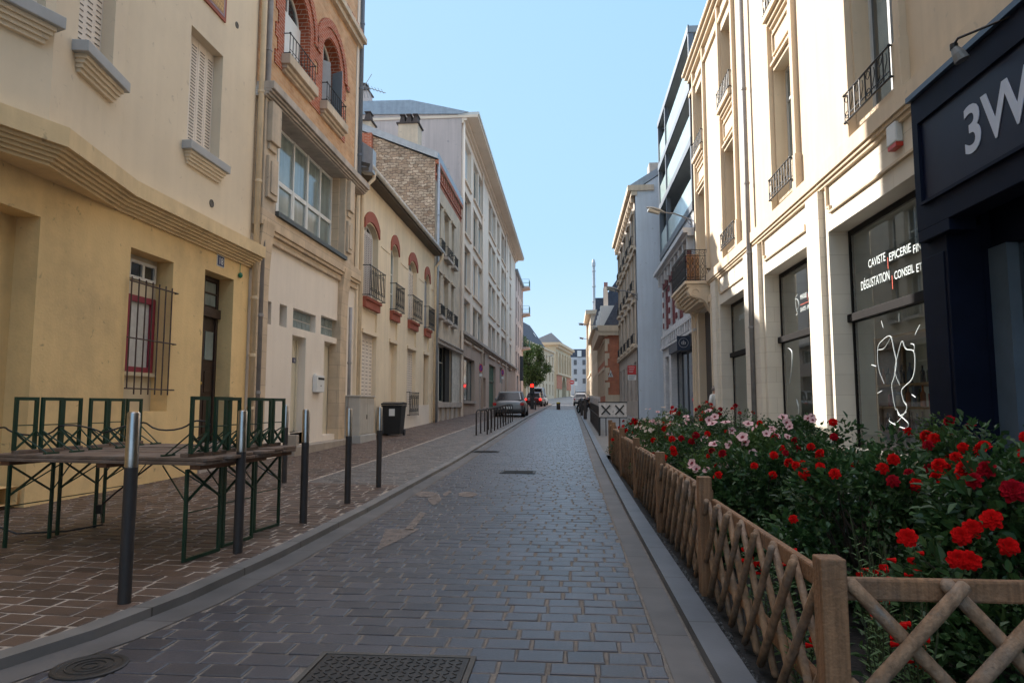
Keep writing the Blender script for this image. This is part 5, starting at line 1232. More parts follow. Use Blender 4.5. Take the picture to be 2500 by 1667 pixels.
# spotlight
t = thing('spotlight', 'grey spotlight on a thin black arm above the 3W fascia', 'spotlight', (XS, 6.9, 5.3))
yk, zk = at_x(XS-.25, 2330, 130)
mb = MB(); mb.tube([(XR, yk-1.0, zk+.06), (XS-.25, yk-.08, zk+.12), (XS-.25, yk, zk+.09)], .014, 8); mb.lathe((XS-.25, yk, zk+.06), [(.0, -.03), (.04, -.02), (.04, .04), (0, .05)], 10); mb.build('arm', BLK, t)
mb = MB(); mb.tube([(XS-.25, yk, zk+.06), (XS-.22, yk-.02, zk-.02), (XS-.19, yk-.03, zk-.10)], [.035, .065, .075], 14); mb.build('lamp_head', mat('grey_lamp', (.20, .20, .20), .5), t)
# ------------------------------------------------------------------ street lamps on walls
def wall_lamp(label, wall, head, drop=0):
    t = thing('street_lamp', label, 'street lamp', wall, 'lamps on wall brackets'); w_, h_ = Vector(wall), Vector(head); d = (h_-w_); L_ = d.length; u = d.normalized()
    mb = MB(); mb.tube([w_, w_+d*.15+Vector((0, 0, .05)), w_+d*.5+Vector((0, 0, .08)), h_-u*.30], [.035, .032, .028, .024], 8)
    mb.bar(w_+Vector((0, 0, -.25)), w_+Vector((0, 0, .15)), .10, .05); mb.tube([w_+Vector((0, 0, -.2)), w_+d*.2+Vector((0, 0, .0))], .014, 6); mb.build('arm', mat('lamp_grey', (.20, .20, .21), .45, .1, 6), t)
    mb = MB(); n = 12; a0 = h_-u*.38; rings = []; Lh = .80
    side = Vector((-u.y, u.x, 0)).normalized()
    for i in range(9):
        s_ = i/8; rad = .17*(sin(pi*min(1, .08+.92*s_))**.6)*(1 if s_ > .3 else .55+s_*1.5); c = a0+u*Lh*s_
        rings.append([c+side*rad*cos(2*pi*k/n)+Vector((0, 0, .55*rad*sin(2*pi*k/n)*(1.0 if sin(2*pi*k/n) > 0 else .45))) for k in range(n)])
    vs = [p for r_ in rings for p in r_]; fs = [(i*n+k, i*n+(k+1) % n, (i+1)*n+(k+1) % n, (i+1)*n+k) for i in range(8) for k in range(n)]+[tuple(range(n)), tuple(8*n+k for k in range(n))]
    mb.add(vs, fs); hd = mb.build('lamp_head', mat('lamp_hood', (.33, .32, .30), .4, .1, 5), t, smooth=True)
    mb = MB(); mb.tube([a0+u*.25+Vector((0, 0, -.055)), a0+u*.70+Vector((0, 0, -.055))], [.09, .11], 10); mb.build('lamp_glass', mat('lamp_lens', (.45, .44, .40), .2), hd)
    return t
wall_lamp('street lamp on the far end of the sunlit limestone wall', (XR, 26.1, 8.30), (3.35, 25.9, 8.68))
wall_lamp('street lamp seen against the shaded townhouse right of the brick house', (3.6, 36.3, 7.05), (2.32, 36.0, 7.40))
wall_lamp('lower dark lamp over the brick house front', (2.75, 52.5, 6.9), (1.6+.5, 52, 7.1))
wall_lamp('upper of two lamps seen against the sky at the end of the street', (2.75, 68, 9.1), (1.3, 68, 9.35))
wall_lamp('lower of two lamps seen against the sky at the end of the street', (2.6, 84, 9.2), (1.6, 84, 9.5))
wall_lamp('small lamp beside the tree on the left at the junction', (-4.6, 128, 10.2), (-3.4, 128, 10.6))
# ------------------------------------------------------------------ modern block over the low patterned house
METAL = mat('anthracite_metal', (.15, .17, .20), .45, .1, 3, .02, metal=.3); SOF = mat('metal_soffit', (.30, .32, .33), .45, .1, 1, .02, metal=.3)
GLB = mat('balustrade_sky_tint', (.50, .62, .60), .12, .12, .8, 0, spec=.8)  # opaque pale colour stands in for sky reflected in the glass
T = thing('modern_block', 'modern grey metal apartment block with glass balcony fronts', 'apartment building', (XR, 31, gz(31)))
yM1 = at_x(XR, 1609, 400)[0]; levels = [8.9, 11.35, 13.8, 16.25]; print('modern', yM1)
levels = [at_x(XR, 1609, p)[1] for p in (632, 512, 408, 296)]
mb = MB()
for i, z in enumerate(levels): mb.box(XR, XR+9, YS1+.02, yM1, z-.26 if i else z-.35, z)
mb.build('floor_slabs', SOF, T)
mb = MB()
for i, z in enumerate(levels): mb.box(XR-.06, XR, YS1+.02, yM1+.02, z-.26, z+.04)
for y in (yM1-.15, yM1-2.6, YS1+.05): mb.box(XR-.04, XR+.16, y, y+.15, levels[0]-.3, levels[-1])
mb.box(XR-.02, XR+9, yM1-.02, yM1+.05, levels[0], levels[-1]-.27)
mb.build('metal_frame', METAL, T)
mb = MB(); mb.box(XR+1.3, XR+9, YS1+.05, yM1-.03, levels[0], levels[-1]-.27); mb.build('rear_glazing', GLZP, T)
mb = MB(); mb.box(XR+2.0, XR+6, YS1+.05, yM1-3, levels[-1], levels[-1]+2.6); mb.build('set_back_storey', SOF, T)
for i in range(3):
    for a, b in ((YS1+.22, yM1-2.62), (yM1-2.43, yM1-.17)):
        mb = MB(); mb.box(XR+.02, XR+.035, a, b, levels[i]+.04, levels[i]+1.08); mb.build('glass_balustrade', GLB, T)
    mb = MB()
    for y in (yM1-1.4, yM1-4.4, yM1-7): mb.cut(); mb.box(XR+1.2, XR+1.3, y, y+.9, levels[i], levels[i+1]-.27)
    mb.build('white_panel', WPAINT, T)
# low patterned house beneath
T = thing('patterned_house', 'low white house with dark red painted brick pattern and grey shopfront', 'shop house', (XR, 31, gz(31)))
mb = MB(); MAR = mat('maroon_paint', (.14, .015, .02), .6, .15, 5, .1); WBK = brickmat('white_painted_brick', (.55, .55, .57), (.60, .60, .61), (.45, .45, .47), .22, .075, .006, bump=.5)
zv = at_x(XR-.3, 1640, 634)[1]; y0_, y1_q = YS1+.02, yM1-.02
SH2 = (yM1-3.2-5.4+.4, yM1-2.7, gz(31)+.2, gz(31)+3.3, .35); SH3 = (yM1-2.0, yM1-.8, gz(31)+.2, gz(31)+3.2, .3)
reds = []
zc1, zc0_ = 7.1, 5.0
for k, f_ in enumerate((.06, .30, .54, .78)):
    a = YS1+.3+(yM1-YS1-.6)*f_; reds.append((a, a+1.35, 4.9, 6.95, .25))
mb.wall(FR, y0_, y1_q, -.2, levels[0]-.36, [SH2, SH3]+reds); mb.box(XR+.4, XR+9, y0_, y1_q, -.2, levels[0]-.36); mb.build('front_wall', WBK, T)
for h in reds:
    mb = MB(); mb.fb(FR, h[0], h[1], h[2], h[3], -.3, -.1); 
    for k in range(3): mb.fb(FR, h[0]+.05+k*.42, h[0]+.40+k*.42, h[2]+.08, h[3]-.1, -.1, -.06)
    mb.fb(FR, h[0]-.12, h[1]+.12, h[3]+.0, h[3]+.35, .001, .05); mb.fb(FR, h[0]+.25, h[1]-.25, h[3]+.35, h[3]+.55, .001, .05)
    for k in range(4):
        for y in (h[0]-.38, h[1]+.14): mb.fb(FR, y, y+.22, h[2]+.15+k*.52, h[2]+.40+k*.52, .001, .04)
    mb.build('maroon_window', MAR, T)
mb = MB(); mb.fb(FR, y0_, y1_q, 7.72, 7.9, -.1, .42); mb.fb(FR, y0_, y1_q, 7.6, 7.72, -.1, .25)
for k in range(9): mb.fb(FR, y0_+.3+k*1.05, y0_+.48+k*1.05, 7.15, 7.6, 0, .22)
mb.build('eave', mat('white_eave', (.55, .56, .58), .6, .05, 3), T)
mb = MB(); mb.fb(FR, y0_, y1_q, 4.55, 4.68, 0, .10); mb.fb(FR, y0_, y1_q, 4.0, 4.1, 0, .12)
for k in range(16): mb.fb(FR, y0_+.2+k*.6, y0_+.42+k*.6, 4.1, 4.55, 0, .09)
mb.build('dentil_band', WBK, T)
GFR = mat('dark_grey_shop', (.07, .08, .10), .5, .1, 4)
mb = MB(); mb.fb(FR, SH2[0], SH2[1], SH2[3]-.1, SH2[3]+.45, -.02, .10); mb.build('fascia', GFR, T)
window(FR, SH2[:4], .33, T, cols=4, fm=GFR, fw=.09); window(FR, SH3[:4], .28, T, cols=2, fm=GFR, fw=.08, transom=gz(31)+2.3)
# square hanging sign with a ring emblem
t = thing('hanging_sign', 'navy square blade sign with a white ring emblem beside the doorway', 'sign', (4.5, 26.0, 3.3))
mb = MB(); mb.box(4.04, 4.52, 26.0, 26.05, 3.32, 3.86); mb.build('board', mat('navy_sign', (.012, .025, .06), .5, .1, 5), t, bevel=.004)
mb = MB(); mb.box(4.2, XR, 26.01, 26.04, 3.24, 3.30); mb.box(XR-.05, XR, 26.0, 26.06, 3.12, 3.36); mb.build('bracket', BLK, t)
mb = MB(); c = Vector((4.28, 25.995, 3.60))
mb.tube([c+Vector((.175*cos(a*pi/12), 0, .175*sin(a*pi/12))) for a in range(24)], .006, 4, closed=True)
for dx, h in ((-.05, .10), (0, .14), (.05, .10)): mb.tube([c+Vector((dx, 0, -.07)), c+Vector((dx*1.4, 0, .0)), c+Vector((dx*.7, 0, h-.04))], [.010, .018, .006], 5)
mb.bar(c+Vector((-.07, 0, -.03)), c+Vector((.07, 0, -.03)), .01, .012)
mb.build('emblem', mat('emblem_grey', (.45, .48, .52), .6), t)
# ------------------------------------------------------------------ white gabled townhouse stepping out into the street
XW = 3.6; FW = (XW, -1); YW0 = 36.3; YW1 = 50.0
T = thing('gabled_townhouse', 'tall pale townhouse whose blank white gable faces up the street', 'house', (XW, 43, gz(43)))
zg = at_y(YW0, 1557, 466)[1]; xg2, zg2 = at_y(YW0, 1608, 428)
print('white gable', zg, xg2, zg2)
GW = mat('bluish_white_render', (.60, .65, .71), .9, .05, .5, .06, 40, streak=.08, dirt=(.38, .38, .40), dirt_amt=.3)
slp = (zg2-zg)/(xg2-XW)
mb = MB(); mb.prism([(XW, YW0, -.2), (XW, YW0, zg), (XW+5, YW0, zg+5*slp), (XW+9, YW0, zg), (XW+9, YW0, -.2)], (0, .4, 0)); mb.build('gable_wall', GW, T)
hw_ = []
for k in range(5):
    a = YW0+1.0+k*2.6
    for z0, z1 in ((.9+gz(43), 3.0+gz(43)), (4.6, 6.8), (7.5, 9.4), (10.0, 11.7)): hw_.append((a, a+1.1, z0, z1, .3))
mb = MB(); mb.wall(FW, YW0, YW1, -.2, zg, hw_); mb.box(XW+1, XW+9, YW0+.4, YW1, -.2, zg); mb.box(XW, XW+1, YW1-.3, YW1, -.2, zg); mb.build('street_wall', STONEG, T)
for h in hw_:
    window(FW, h[:4], .28, T, cols=2, fw=.07)
    if h[2] > 4:
        mb = MB(); mb.fb(FW, h[0]-.15, h[1]+.15, h[2]-.16, h[2]-.003, -.2, .2); mb.fb(FW, h[0]-.14, h[0]-.003, h[2], h[3], 0, .05); mb.fb(FW, h[1]+.003, h[1]+.14, h[2], h[3], 0, .05); mb.fb(FW, h[0]-.2, h[1]+.2, h[3]+.01, h[3]+.2, 0, .14); mb.build('window_surround', STONE, T)
        railing(FW, h[0]-.05, h[1]+.05, h[2]+.03, h[2]+.5, .16, T, bars=5, fancy=False, t=.014)
mb = MB(); mb.fb(FW, YW0-.1, YW1, zg, zg+.3, -1, .40); mb.fb(FW, YW0-.05, YW1, zg-.25, zg, -.1, .22); mb.fb(FW, YW0, YW1, 4.1+.2, 4.45, 0, .15); mb.fb(FW, YW0, YW1, 9.55, 9.7, 0, .12)
for k in range(14): mb.fb(FW, YW0+.4+k, YW0+.6+k, zg-.5, zg-.25, 0, .2)
mb.build('cornice', STONE, T)
mb = MB(); mb.prism([(XW-.3, YW0-.05, zg+.3), (XW+5, YW0-.05, zg+5*slp+.3), (XW+9, YW0-.05, zg+.3), (XW+9, YW0-.05, zg+.1), (XW+5, YW0-.05, zg+5*slp+.02), (XW, YW0-.05, zg+.05)], (0, YW1-YW0, 0)); mb.build('roof', ZINC, T)
mb = MB(); mb.box(XW+.9, XW+1.5, YW0+1, YW0+2, zg+.5, zg+1.9); mb.build('chimney', STONEG, T)
# red and white notice sign on its corner
t = thing('notice_sign', 'small red and white sign fixed to the corner of the white gabled house', 'sign', (XW, 37.2, 2.5))
mb = MB(); mb.box(3.12, 3.58, 37.2, 37.23, 2.92, 3.40); mb.build('red_board', mat('sign_red', (.55, .03, .03), .5), t)
mb = MB(); mb.box(3.13, 3.57, 37.2, 37.23, 2.62, 2.90); mb.build('white_board', WPAINT, t)
mb = MB()
for k in range(4): mb.box(3.18+.02*(k % 2), 3.50-.03*k, 37.19, 37.199, 3.30-k*.09, 3.32-k*.09, 0)
mb.build('lettering', WPAINT, t); mb = MB()
for k in range(3): mb.box(3.18, 3.52-.04*k, 37.19, 37.199, 2.82-k*.07, 2.835-k*.07)
mb.build('small_print', BLK, t); mb = MB(); mb.box(3.5, 3.62, 37.205, 37.225, 2.9, 2.96); mb.build('bracket', BLK, t)
# ------------------------------------------------------------------ red brick mansard house
XB = 2.72; FB = (XB, -1); YK0 = 52.0; YK1 = 66
T = thing('brick_mansard_house', 'red brick house with slate mansard and white quoins beyond the white gable', 'house', (XB, 59, gz(59)))
zk1 = at_y(YK0, 1485, 819)[1]; print('brick2', zk1)
mb = MB(); mb.box(XB+.02, XB+8, YK0, YK0+.4, gz(52)+1.3, zk1); hk = [(YK0+1.2+k*2.6, YK0+2.3+k*2.6, z0, z1, .25) for k in range(5) for z0, z1 in ((gz(55)+1.2, gz(55)+3.2), (gz(55)+3.9, gz(55)+5.3))]
mb.wall(FB, YK0, YK1, -.2, zk1, hk); mb.box(XB+1, XB+8, YK0+.4, YK1, 0, zk1); mb.build('brick_wall', BRICKR2 if 'BRICKR2' in globals() else brickmat('warm_red_brick', (.50, .16, .07), (.44, .12, .06), (.5, .36, .28), .22, .075, .006), T)
mb = MB(); mb.box(XB-.03, XB+8, YK0-.04, YK0+.3, -.2, gz(52)+1.3)
for k in range(9): mb.box(XB-.03, XB+(.3 if k % 2 else .18), YK0-.03, YK0+.3, gz(52)+1.3+k*.55, gz(52)+1.3+k*.55+.4 if k % 2 else gz(52)+1.3+(k+1)*.55)
for h in hk: mb.fb(FB, h[0]-.15, h[0]-.003, h[2], h[3], 0, .05); mb.fb(FB, h[1]+.003, h[1]+.15, h[2], h[3], 0, .05); mb.fb(FB, h[0]-.2, h[1]+.2, h[3]+.003, h[3]+.25, 0, .08)
mb.box(XB-.5, XB+8, YK0-.25, YK1, zk1, zk1+.3); mb.prism([(XB-.5, YK0-.3, zk1+.3), (XB-.6, YK0-.3, zk1+.75), (XB+8, YK0-.3, zk1+.75), (XB+8, YK0-.3, zk1+.3)], (0, YK1-YK0, 0)); mb.build('stone_trim', LIME, T)
for h in hk: window(FB, h[:4], .2, T, cols=2, fw=.07)
zm1 = at_y(YK0, 1490, 735)[1]
mb = MB(); mb.prism([(XB-.1, YK0+.1, zk1+.75), (XB+.9, YK0+.5, zm1), (XB+8, YK0+.5, zm1), (XB+8, YK0+.1, zk1+.75)], (0, YK1-YK0-.6, 0)); mb.build('mansard_roof', SLATE, T)
mb = MB(); 
for k in range(4): mb.cut(); mb.box(XB-.25, XB+.8, YK0+1.4+k*3, YK0+2.6+k*3, zk1+.75, zk1+2.5)
mb.build('dormer', WPAINT, T)
mb = MB(); xa_, za_ = at_y(YK0+2, 1474, 700); xb_, _ = at_y(YK0+2, 1484, 700); mb.box(xa_, xb_, YK0+2, YK0+3, zk1, za_); mb.build('chimney', APT, T)
mb = MB()
for k in range(3): mb.lathe((xa_+.08+k*.1, YK0+2.3, za_), [(.05, 0), (.045, .35), (.055, .4)], 8)
mb.build('chimney_pot', REDP, T)
t = thing('warning_panel', 'little white triangular panel with a black cross on the brick gable', 'sign', (XB+.35, YK0, 4))
x0, zq0 = at_y(YK0-.03, 1485, 920); x1, zq1 = at_y(YK0-.03, 1497, 907)
mb = MB(); mb.prism([(x0, YK0-.03, zq0), (x1, YK0-.03, zq0), ((x0+x1)/2, YK0-.03, zq1+.15)], (0, .02, 0)); mb.build('board', WPAINT, t)
mb = MB(); mb.bar((x0+.12, YK0-.04, zq0+.05), (x1-.12, YK0-.04, zq1-.08), .02, .03); mb.bar((x1-.12, YK0-.04, zq0+.05), (x0+.12, YK0-.04, zq1-.08), .02, .03); mb.build('cross', BLK, t)
# stone building and big slate roof behind it, tall flue
T = thing('stone_corner_building', 'stone and slate building at the right of the junction under a steep dark roof', 'building', (XB, 80, gz(80)))
XF_ = 2.65; FF = (XF_, -1); zf_ = at_x(XF_, 1440, 775)[1]; print('stonecorner', zf_, at_x(XF_, 1440, 775)[0])
yF0, yF1 = 84.0, 96
hh = [(yF0+1.5+k*3, yF0+2.7+k*3, z0, z1, .25) for k in range(9) for z0, z1 in ((2.2, 4.6), (5.6, 7.8), (8.6, 10.4)) if z1 < zf_]
mb = MB(); mb.wall(FF, yF0, yF1, -.2, zf_, hh); mb.box(XF_+1, XF_+10, yF0, yF1, 0, zf_); mb.box(XF_, XF_+1, yF0, yF0+.3, 0, zf_); mb.build('stone_wall', STONE, T)
for h in hh: window(FF, h[:4], .2, T, cols=2, fw=.08)
mb = MB(); mb.fb(FF, yF0-.2, yF1+.3, zf_, zf_+.5, -2, .6); mb.fb(FF, yF0, yF1, 5.0, 5.2, 0, .15); mb.fb(FF, yF1-.8, yF1+.05, 1, zf_, 0, .25); mb.build('cornice', LIME, T)
mb = MB(); mb.fb(FF, yF0, yF1, zf_+.5, zf_+2.0, -8, -.6); mb.build('roof', SLATE, T)
T = thing('white_corner_house', 'pale stone house with a big steep slate roof between brick house and corner tower', 'house', (XB, 75, gz(75)))
zq = 8.6; hh = [(67.6+k*3, 68.8+k*3, z0, z1, .25) for k in range(5) for z0, z1 in ((2.4, 4.4), (5.6, 7.4))]
mb = MB(); mb.wall((2.70, -1), 66.2, 83.9, -.2, zq, hh); mb.box(3.6, 12, 66.2, 83.9, 0, zq); mb.box(2.70, 3.6, 66.2, 66.4, 0, zq); mb.build('stone_wall', LIME, T)
for h in hh: window((2.70, -1), h[:4], .2, T, cols=2, fw=.08)
mb = MB(); mb.fb((2.70, -1), 66.1, 83.9, zq, zq+.35, -2, .45); mb.build('cornice', LIME, T)
x0, z0 = at_y(66.5, 1450, 752); x1, z1 = at_y(66.5, 1513, 672)
mb = MB(); mb.prism([(x0+.35, 66.5, zq+.35), (x0+.35, 66.5, z0), (x1, 66.5, z1), (x1+5, 66.5, z1), (x1+5, 66.5, zq+.35)], (0, 15, 0)); mb.build('roof', SLATE, T)
x0, z1 = at_y(96, 1445.5, 650); x1, _ = at_y(96, 1454, 650)
mb = MB(); xc = (x0+x1)/2; rr = (x1-x0)/2*.8; mb.lathe((xc, 96.5, 5), [(rr, 0), (rr, z1-5), (rr*1.35, z1-4.9), (rr*1.35, z1-4.4), (rr*.7, z1-3.9)], 12)
for k in range(7): mb.lathe((xc, 96.5, 7+k*2.2), [(rr+.01, 0), (rr+.08, .05), (rr+.08, .15), (rr+.01, .2)], 12)
tag(mb.build('flue', mat('galvanised_flue', (.42, .44, .46), .4, .1, 4, .05, metal=.3)), 'tall slim grey chimney flue rising at the right end of the street', 'chimney')
# ------------------------------------------------------------------ far buildings beyond the junction
FARC = mat('far_cream_stone', (.62, .48, .33), .9, .05, .4, .05); FARD = mat('far_window', (.10, .10, .11), .3, .2, 3)
def facade_seg(T, A, B, z0, z1, rows, n, ww, m, wname='window', depth=.3, dback=8):
    mb = MB(); L_ = sqrt((B[0]-A[0])**2+(B[1]-A[1])**2); hs = []
    for k in range(n):
        c = L_*(k+.5)/n
        for a, b in rows: hs.append((c-ww/2, c+ww/2, a, b, depth))
    tr, L_, nn = slab_wall(mb, A, B, z0, z1, hs)
    m_ = MB(); m_.box(-dback, -.6, 0, L_, z0, z1); m_.box(-.6, -.01, 0, .2, z0, z1); m_.box(-.6, -.01, L_-.2, L_, z0, z1); mb.add([tr(p) for p in m_.v], m_.f); mb.build('wall', m, T)
    for h in hs:
        m_ = MB(); m_.box(-depth-.1, -depth+.02, h[0], h[1], h[2], h[3], 0)
        for q in (h[0], (h[0]+h[1])/2-.05, h[1]-.1): m_.box(-depth+.02, -depth+.06, q, q+.1, h[2], h[3], 1)
        w_ = MB(); w_.add([tr(p) for p in m_.v], m_.f); w_.m = list(m_.m); w_.build(wname, [FARD, WPAINT], T)
    return tr, L_
T = thing('far_mansard_house', 'cream house with a steep blue slate mansard behind the tree', 'house', (-7, 130, gz(130)))
A = (at_y(118, 1284, 900)[0], 118); B = (at_y(146, 1353, 900)[0], 146)
tr, L_ = facade_seg(T, A, B, 1, 12.4, [(3.4, 5.6), (6.2, 8.0), (9.2, 11.4)], 8, 1.2, FARC)
mb = MB(); m_ = MB(); m_.prism([(.2, 0, 12.6), (-3, 0, 17.2), (-8, 0, 17.2), (-8, 0, 12.6)], (0, L_*.62, 0)); mb.add([tr(p) for p in m_.v], m_.f); mb.build('mansard_roof', SLATE, T)
mb = MB(); m_ = MB(); m_.box(-.2, .35, 0, L_, 12.3, 12.6); m_.box(0, .15, 0, L_, 8.5, 8.7); mb.add([tr(p) for p in m_.v], m_.f); mb.build('cornice', LIME, T)
mb = MB(); m_ = MB(); m_.add([(-1.0, L_*.45, 14.45), (-1.0, L_*.45+.9, 14.45), (-1.5, L_*.45+.9, 15.2), (-1.5, L_*.45, 15.2)], [(0, 1, 2, 3)]); mb.add([tr((p[0]+.12, p[1], p[2]+.05)) for p in m_.v], m_.f); mb.build('roof_light', WPAINT, T)
T = thing('arched_hall', 'classical hall with a tall arched doorway in red brick at the end of the street', 'public building', (-2, 165, gz(165)))
A = (at_y(150, 1358, 900)[0], 150); B = (at_y(172, 1393, 900)[0], 172); za_, zb_ = gz(150)-.5, at_y(150, 1358, 842)[1]
print('hall', A, B, za_, zb_)
L_ = sqrt((B[0]-A[0])**2+(B[1]-A[1])**2); H_ = zb_-za_
mb = MB(); hs = [(L_*.08+k*L_*.18, L_*.08+k*L_*.18+L_*.11, za_+H_*.52, za_+H_*.80, .8) for k in range(5)]+[(L_*.36, L_*.66, za_, za_+H_*.46, 1.5, L_*.15), (L_*.08, L_*.16, za_, za_+H_*.2, .6), (L_*.84, L_*.92, za_, za_+H_*.2, .6)]
tr, L_, nn = slab_wall(mb, A, B, za_, zb_, hs, .8); m_ = MB(); m_.box(-12, -1.6, 0, L_, za_, zb_); m_.box(-1.6, -.01, 0, .3, za_, zb_); mb.add([tr(p) for p in m_.v], m_.f); mb.build('wall', mat('golden_stone', (.60, .48, .32), .9, .08, .5, .05), T)
mb = MB(); m_ = MB(); m_.box(-.1, .12, L_*.02, L_*.34, za_+H_*.21, za_+H_*.46); m_.box(-.1, .12, L_*.68, L_*.98, za_+H_*.21, za_+H_*.46); mb.add([tr(p) for p in m_.v], m_.f); mb.build('brick_infill', MATS['warm_red_brick'], T)
mb = MB(); m_ = MB(); m_.box(-1.6, -1.3, L_*.36, L_*.66, za_, za_+H_*.46); mb.add([tr(p) for p in m_.v], m_.f); mb.build('arched_door', mat('far_door', (.16, .13, .10), .7), T)
mb = MB(); m_ = MB(); m_.box(-12, 1.0, -.5, L_+.5, zb_, zb_+.6); m_.box(-.1, .5, 0, L_, zb_-.6, zb_); m_.box(-.1, .4, 0, L_, za_+H_*.47, za_+H_*.5)
for k in range(6): m_.box(0, .35, L_*.02+k*L_*.18, L_*.06+k*L_*.18, za_+H_*.5, za_+H_*.88)
mb.add([tr(p) for p in m_.v], m_.f); mb.build('cornice_and_pilasters', FARC, T)
mb = MB(); x0, z0 = at_y(160, 1312, 840); x1, z1 = at_y(160, 1346, 812); x2, z2 = at_y(160, 1374, 838)
mb.prism([(x0-3, 160, z0), (x1, 160, z1), (x2, 160, z2)], (0, 10, 0)); mb.build('roof', mat('pale_slate', (.22, .23, .26), .6), T)
T = thing('distant_white_house', 'white block with dark mansard closing the street in the distance', 'house', (3, 230, gz(230)))
x0, zt_ = at_y(230, 1392, 872); x1, _ = at_y(230, 1437, 872); 
mb = MB(); mb.box(x0, x1, 230, 240, 2, zt_); mb.build('wall', mat('far_white', (.50, .50, .52), .9), T)
mb = MB(); mb.prism([(x0-.3, 230, zt_), (x0+.8, 230.6, at_y(230, 1400, 852)[1]), (x1-.8, 230.6, at_y(230, 1400, 852)[1]), (x1+.3, 230, zt_)], (0, 9, 0)); mb.build('mansard_roof', SLATE, T)
for k in range(2):
    for q in range(3):
        a = x0+1.2+k*2.9; zq = zt_-2.6-q*3.1; mb = MB(); mb.box(a, a+1.0, 229.9, 230.02, zq, zq+1.7); mb.build('window', FARD, T)
mb = MB(); mb.box((x0+x1)/2-.7, (x0+x1)/2+.7, 229.6, 231, zt_+.2, zt_+2.2); mb.build('dormer', WPAINT, T)
T = thing('far_shop_row', 'low grey house tucked between the distant white block and the flue', 'house', (7, 210, gz(210)))
mb = MB(); mb.box(x1+.1, x1+14, 215, 225, 2, 15); mb.build('wall', mat('far_grey', (.30, .30, .31), .9), T); mb = MB(); mb.prism([(x1, 215, 15), (x1+7, 215, 19), (x1+14, 215, 15)], (0, 10, 0)); mb.build('roof', SLATE, T)
# left side of the junction, mostly hidden
T = thing('junction_corner_house', 'cream house side half hidden behind the tree at the left of the junction', 'house', (-12, 112, gz(112)))
mb = MB(); mb.box(-26, -8.2, 108, 118, 1, 12); mb.build('wall', FARC, T); mb = MB(); mb.prism([(-26, 108, 12), (-17, 108, 16), (-8, 108, 12)], (0, 10, 0)); mb.build('roof', SLATE, T)
# ================================================================== STREET FURNITURE
STEELB = mat('brushed_steel', (.50, .47, .45), .28, .12, 20, .05, metal=1.0)
DKB = mat('dark_grey_post', (.040, .034, .033), .6, .15, 8, .05)
GRN = mat('dark_green_steel', (.006, .040, .022), .45, .2, 12, .05)
WTOP = mat('weathered_bench_wood', (.17, .115, .085), .7, .28, 6, .2, 50, dirt=(.30, .27, .25), dirt_amt=.6)
WEDG = mat('orange_brown_batten', (.16, .075, .04), .7, .25, 8, .3)
# bollards
T = thing('bollard', 'steel topped bollard, nearest of the row and left of the road', 'bollard', (0, 0, 0), 'steel topped bollards along the left kerb')
mb = MB(); mb.lathe((0, 0, 0), [(.038, -.1), (.038, .82)], 24); mb.build('post', DKB, T, smooth='auto')
mb = MB(); mb.lathe((0, 0, 0), [(.036, .82), (.036, .823), (.038, .825), (.038, 1.150), (.032, 1.160), (.0, 1.162)], 24); mb.build('steel_sleeve', STEELB, T, smooth='auto')
BL = [(-2.71, 4.07, None), (-2.71, 5.50, 'steel topped bollard standing against the end of the stacked tables'), (-2.73, 6.93, 'steel topped bollard just beyond the tables, third from the camera along the kerb'),
      (-2.73, 8.33, 'steel topped bollard fourth along the kerb, in front of the grey cabinet'), (-2.77, 9.85, 'farthest steel topped bollard of the kerb row, in front of the black bin'), (-4.25, 10.0, 'steel topped bollard set back behind the far end of the stacked tables')]
for i, (x, y, lb) in enumerate(BL):
    o = T if i == 0 else copy_tree(T); o.location = (x, y, swl(x, y))
    if lb: o['label'] = lb
# folding tables with upturned benches
def uframe(mb, x, w, y0, z0, z1, brace, t=.026, sgn=1):
    """U-shaped leg frame in the plane x: posts, end bar, crossed braces near z0"""
    s = 1 if z1 > z0 else -1
    mb.box(x-t*.4, x+t*.4, y0, y0+t, min(z0, z1), max(z0, z1)); mb.box(x-t*.4, x+t*.4, y0+w-t, y0+w, min(z0, z1), max(z0, z1))
    a, b = (z1-s*t, z1); mb.box(x-t*.42, x+t*.42, y0+t*.5, y0+w-t*.5, min(a, b), max(a, b))
    zb_ = z0+s*brace; mb.bar((x+.008, y0+.01, z0), (x+.008, y0+w-.01, zb_), .022, .010); mb.bar((x-.008, y0+w-.01, z0), (x-.008, y0+.01, zb_), .022, .010)
    mb.tube([(x, y0, z0+s*brace*1.28), (x, y0+w, z0+s*brace*1.28)], .005, 5)
def board(mb, x0, x1, y0, y1, z0, z1, r=.05):
    pts = [];
    for cx, cy, a0 in ((x1-r, y1-r, 0), (x0+r, y1-r, pi/2), (x0+r, y0+r, pi), (x1-r, y0+r, 1.5*pi)):
        for k in range(5): a = a0+k*pi/8; pts.append((cx+r*cos(a), cy+r*sin(a), z0))
    mb.prism(pts, (0, 0, z1-z0))
LT_, WT_ = 2.05, .50
def make_table():
    t = thing('folding_table', 'x', 'table', (0, 0, 0), 'folding beer tables on the pavement')
    mb = MB(); board(mb, 0, LT_, 0, WT_/2-.002, .735, .762); board(mb, 0, LT_, WT_/2+.002, WT_, .735, .762); mb.build('table_top', WTOP, t, bevel=.006)
    mb = MB()
    for x in (.05, .9, LT_-.2): mb.cut(); mb.box(x, x+.09, .03, WT_-.03, .700, .735)
    mb.build('batten', WEDG, t)
    for x in (.17, 1.85):
        mb = MB(); uframe(mb, x, .44, .03, .70, 0, .26); s = 1 if x < 1 else -1
        mb.tube([(x, .04, .45), (x+s*.35, .2, .71)], .006, 5); mb.tube([(x, .46, .45), (x+s*.35, .3, .71)], .006, 5)
        mb.build('leg_frame', GRN, t)
    return t
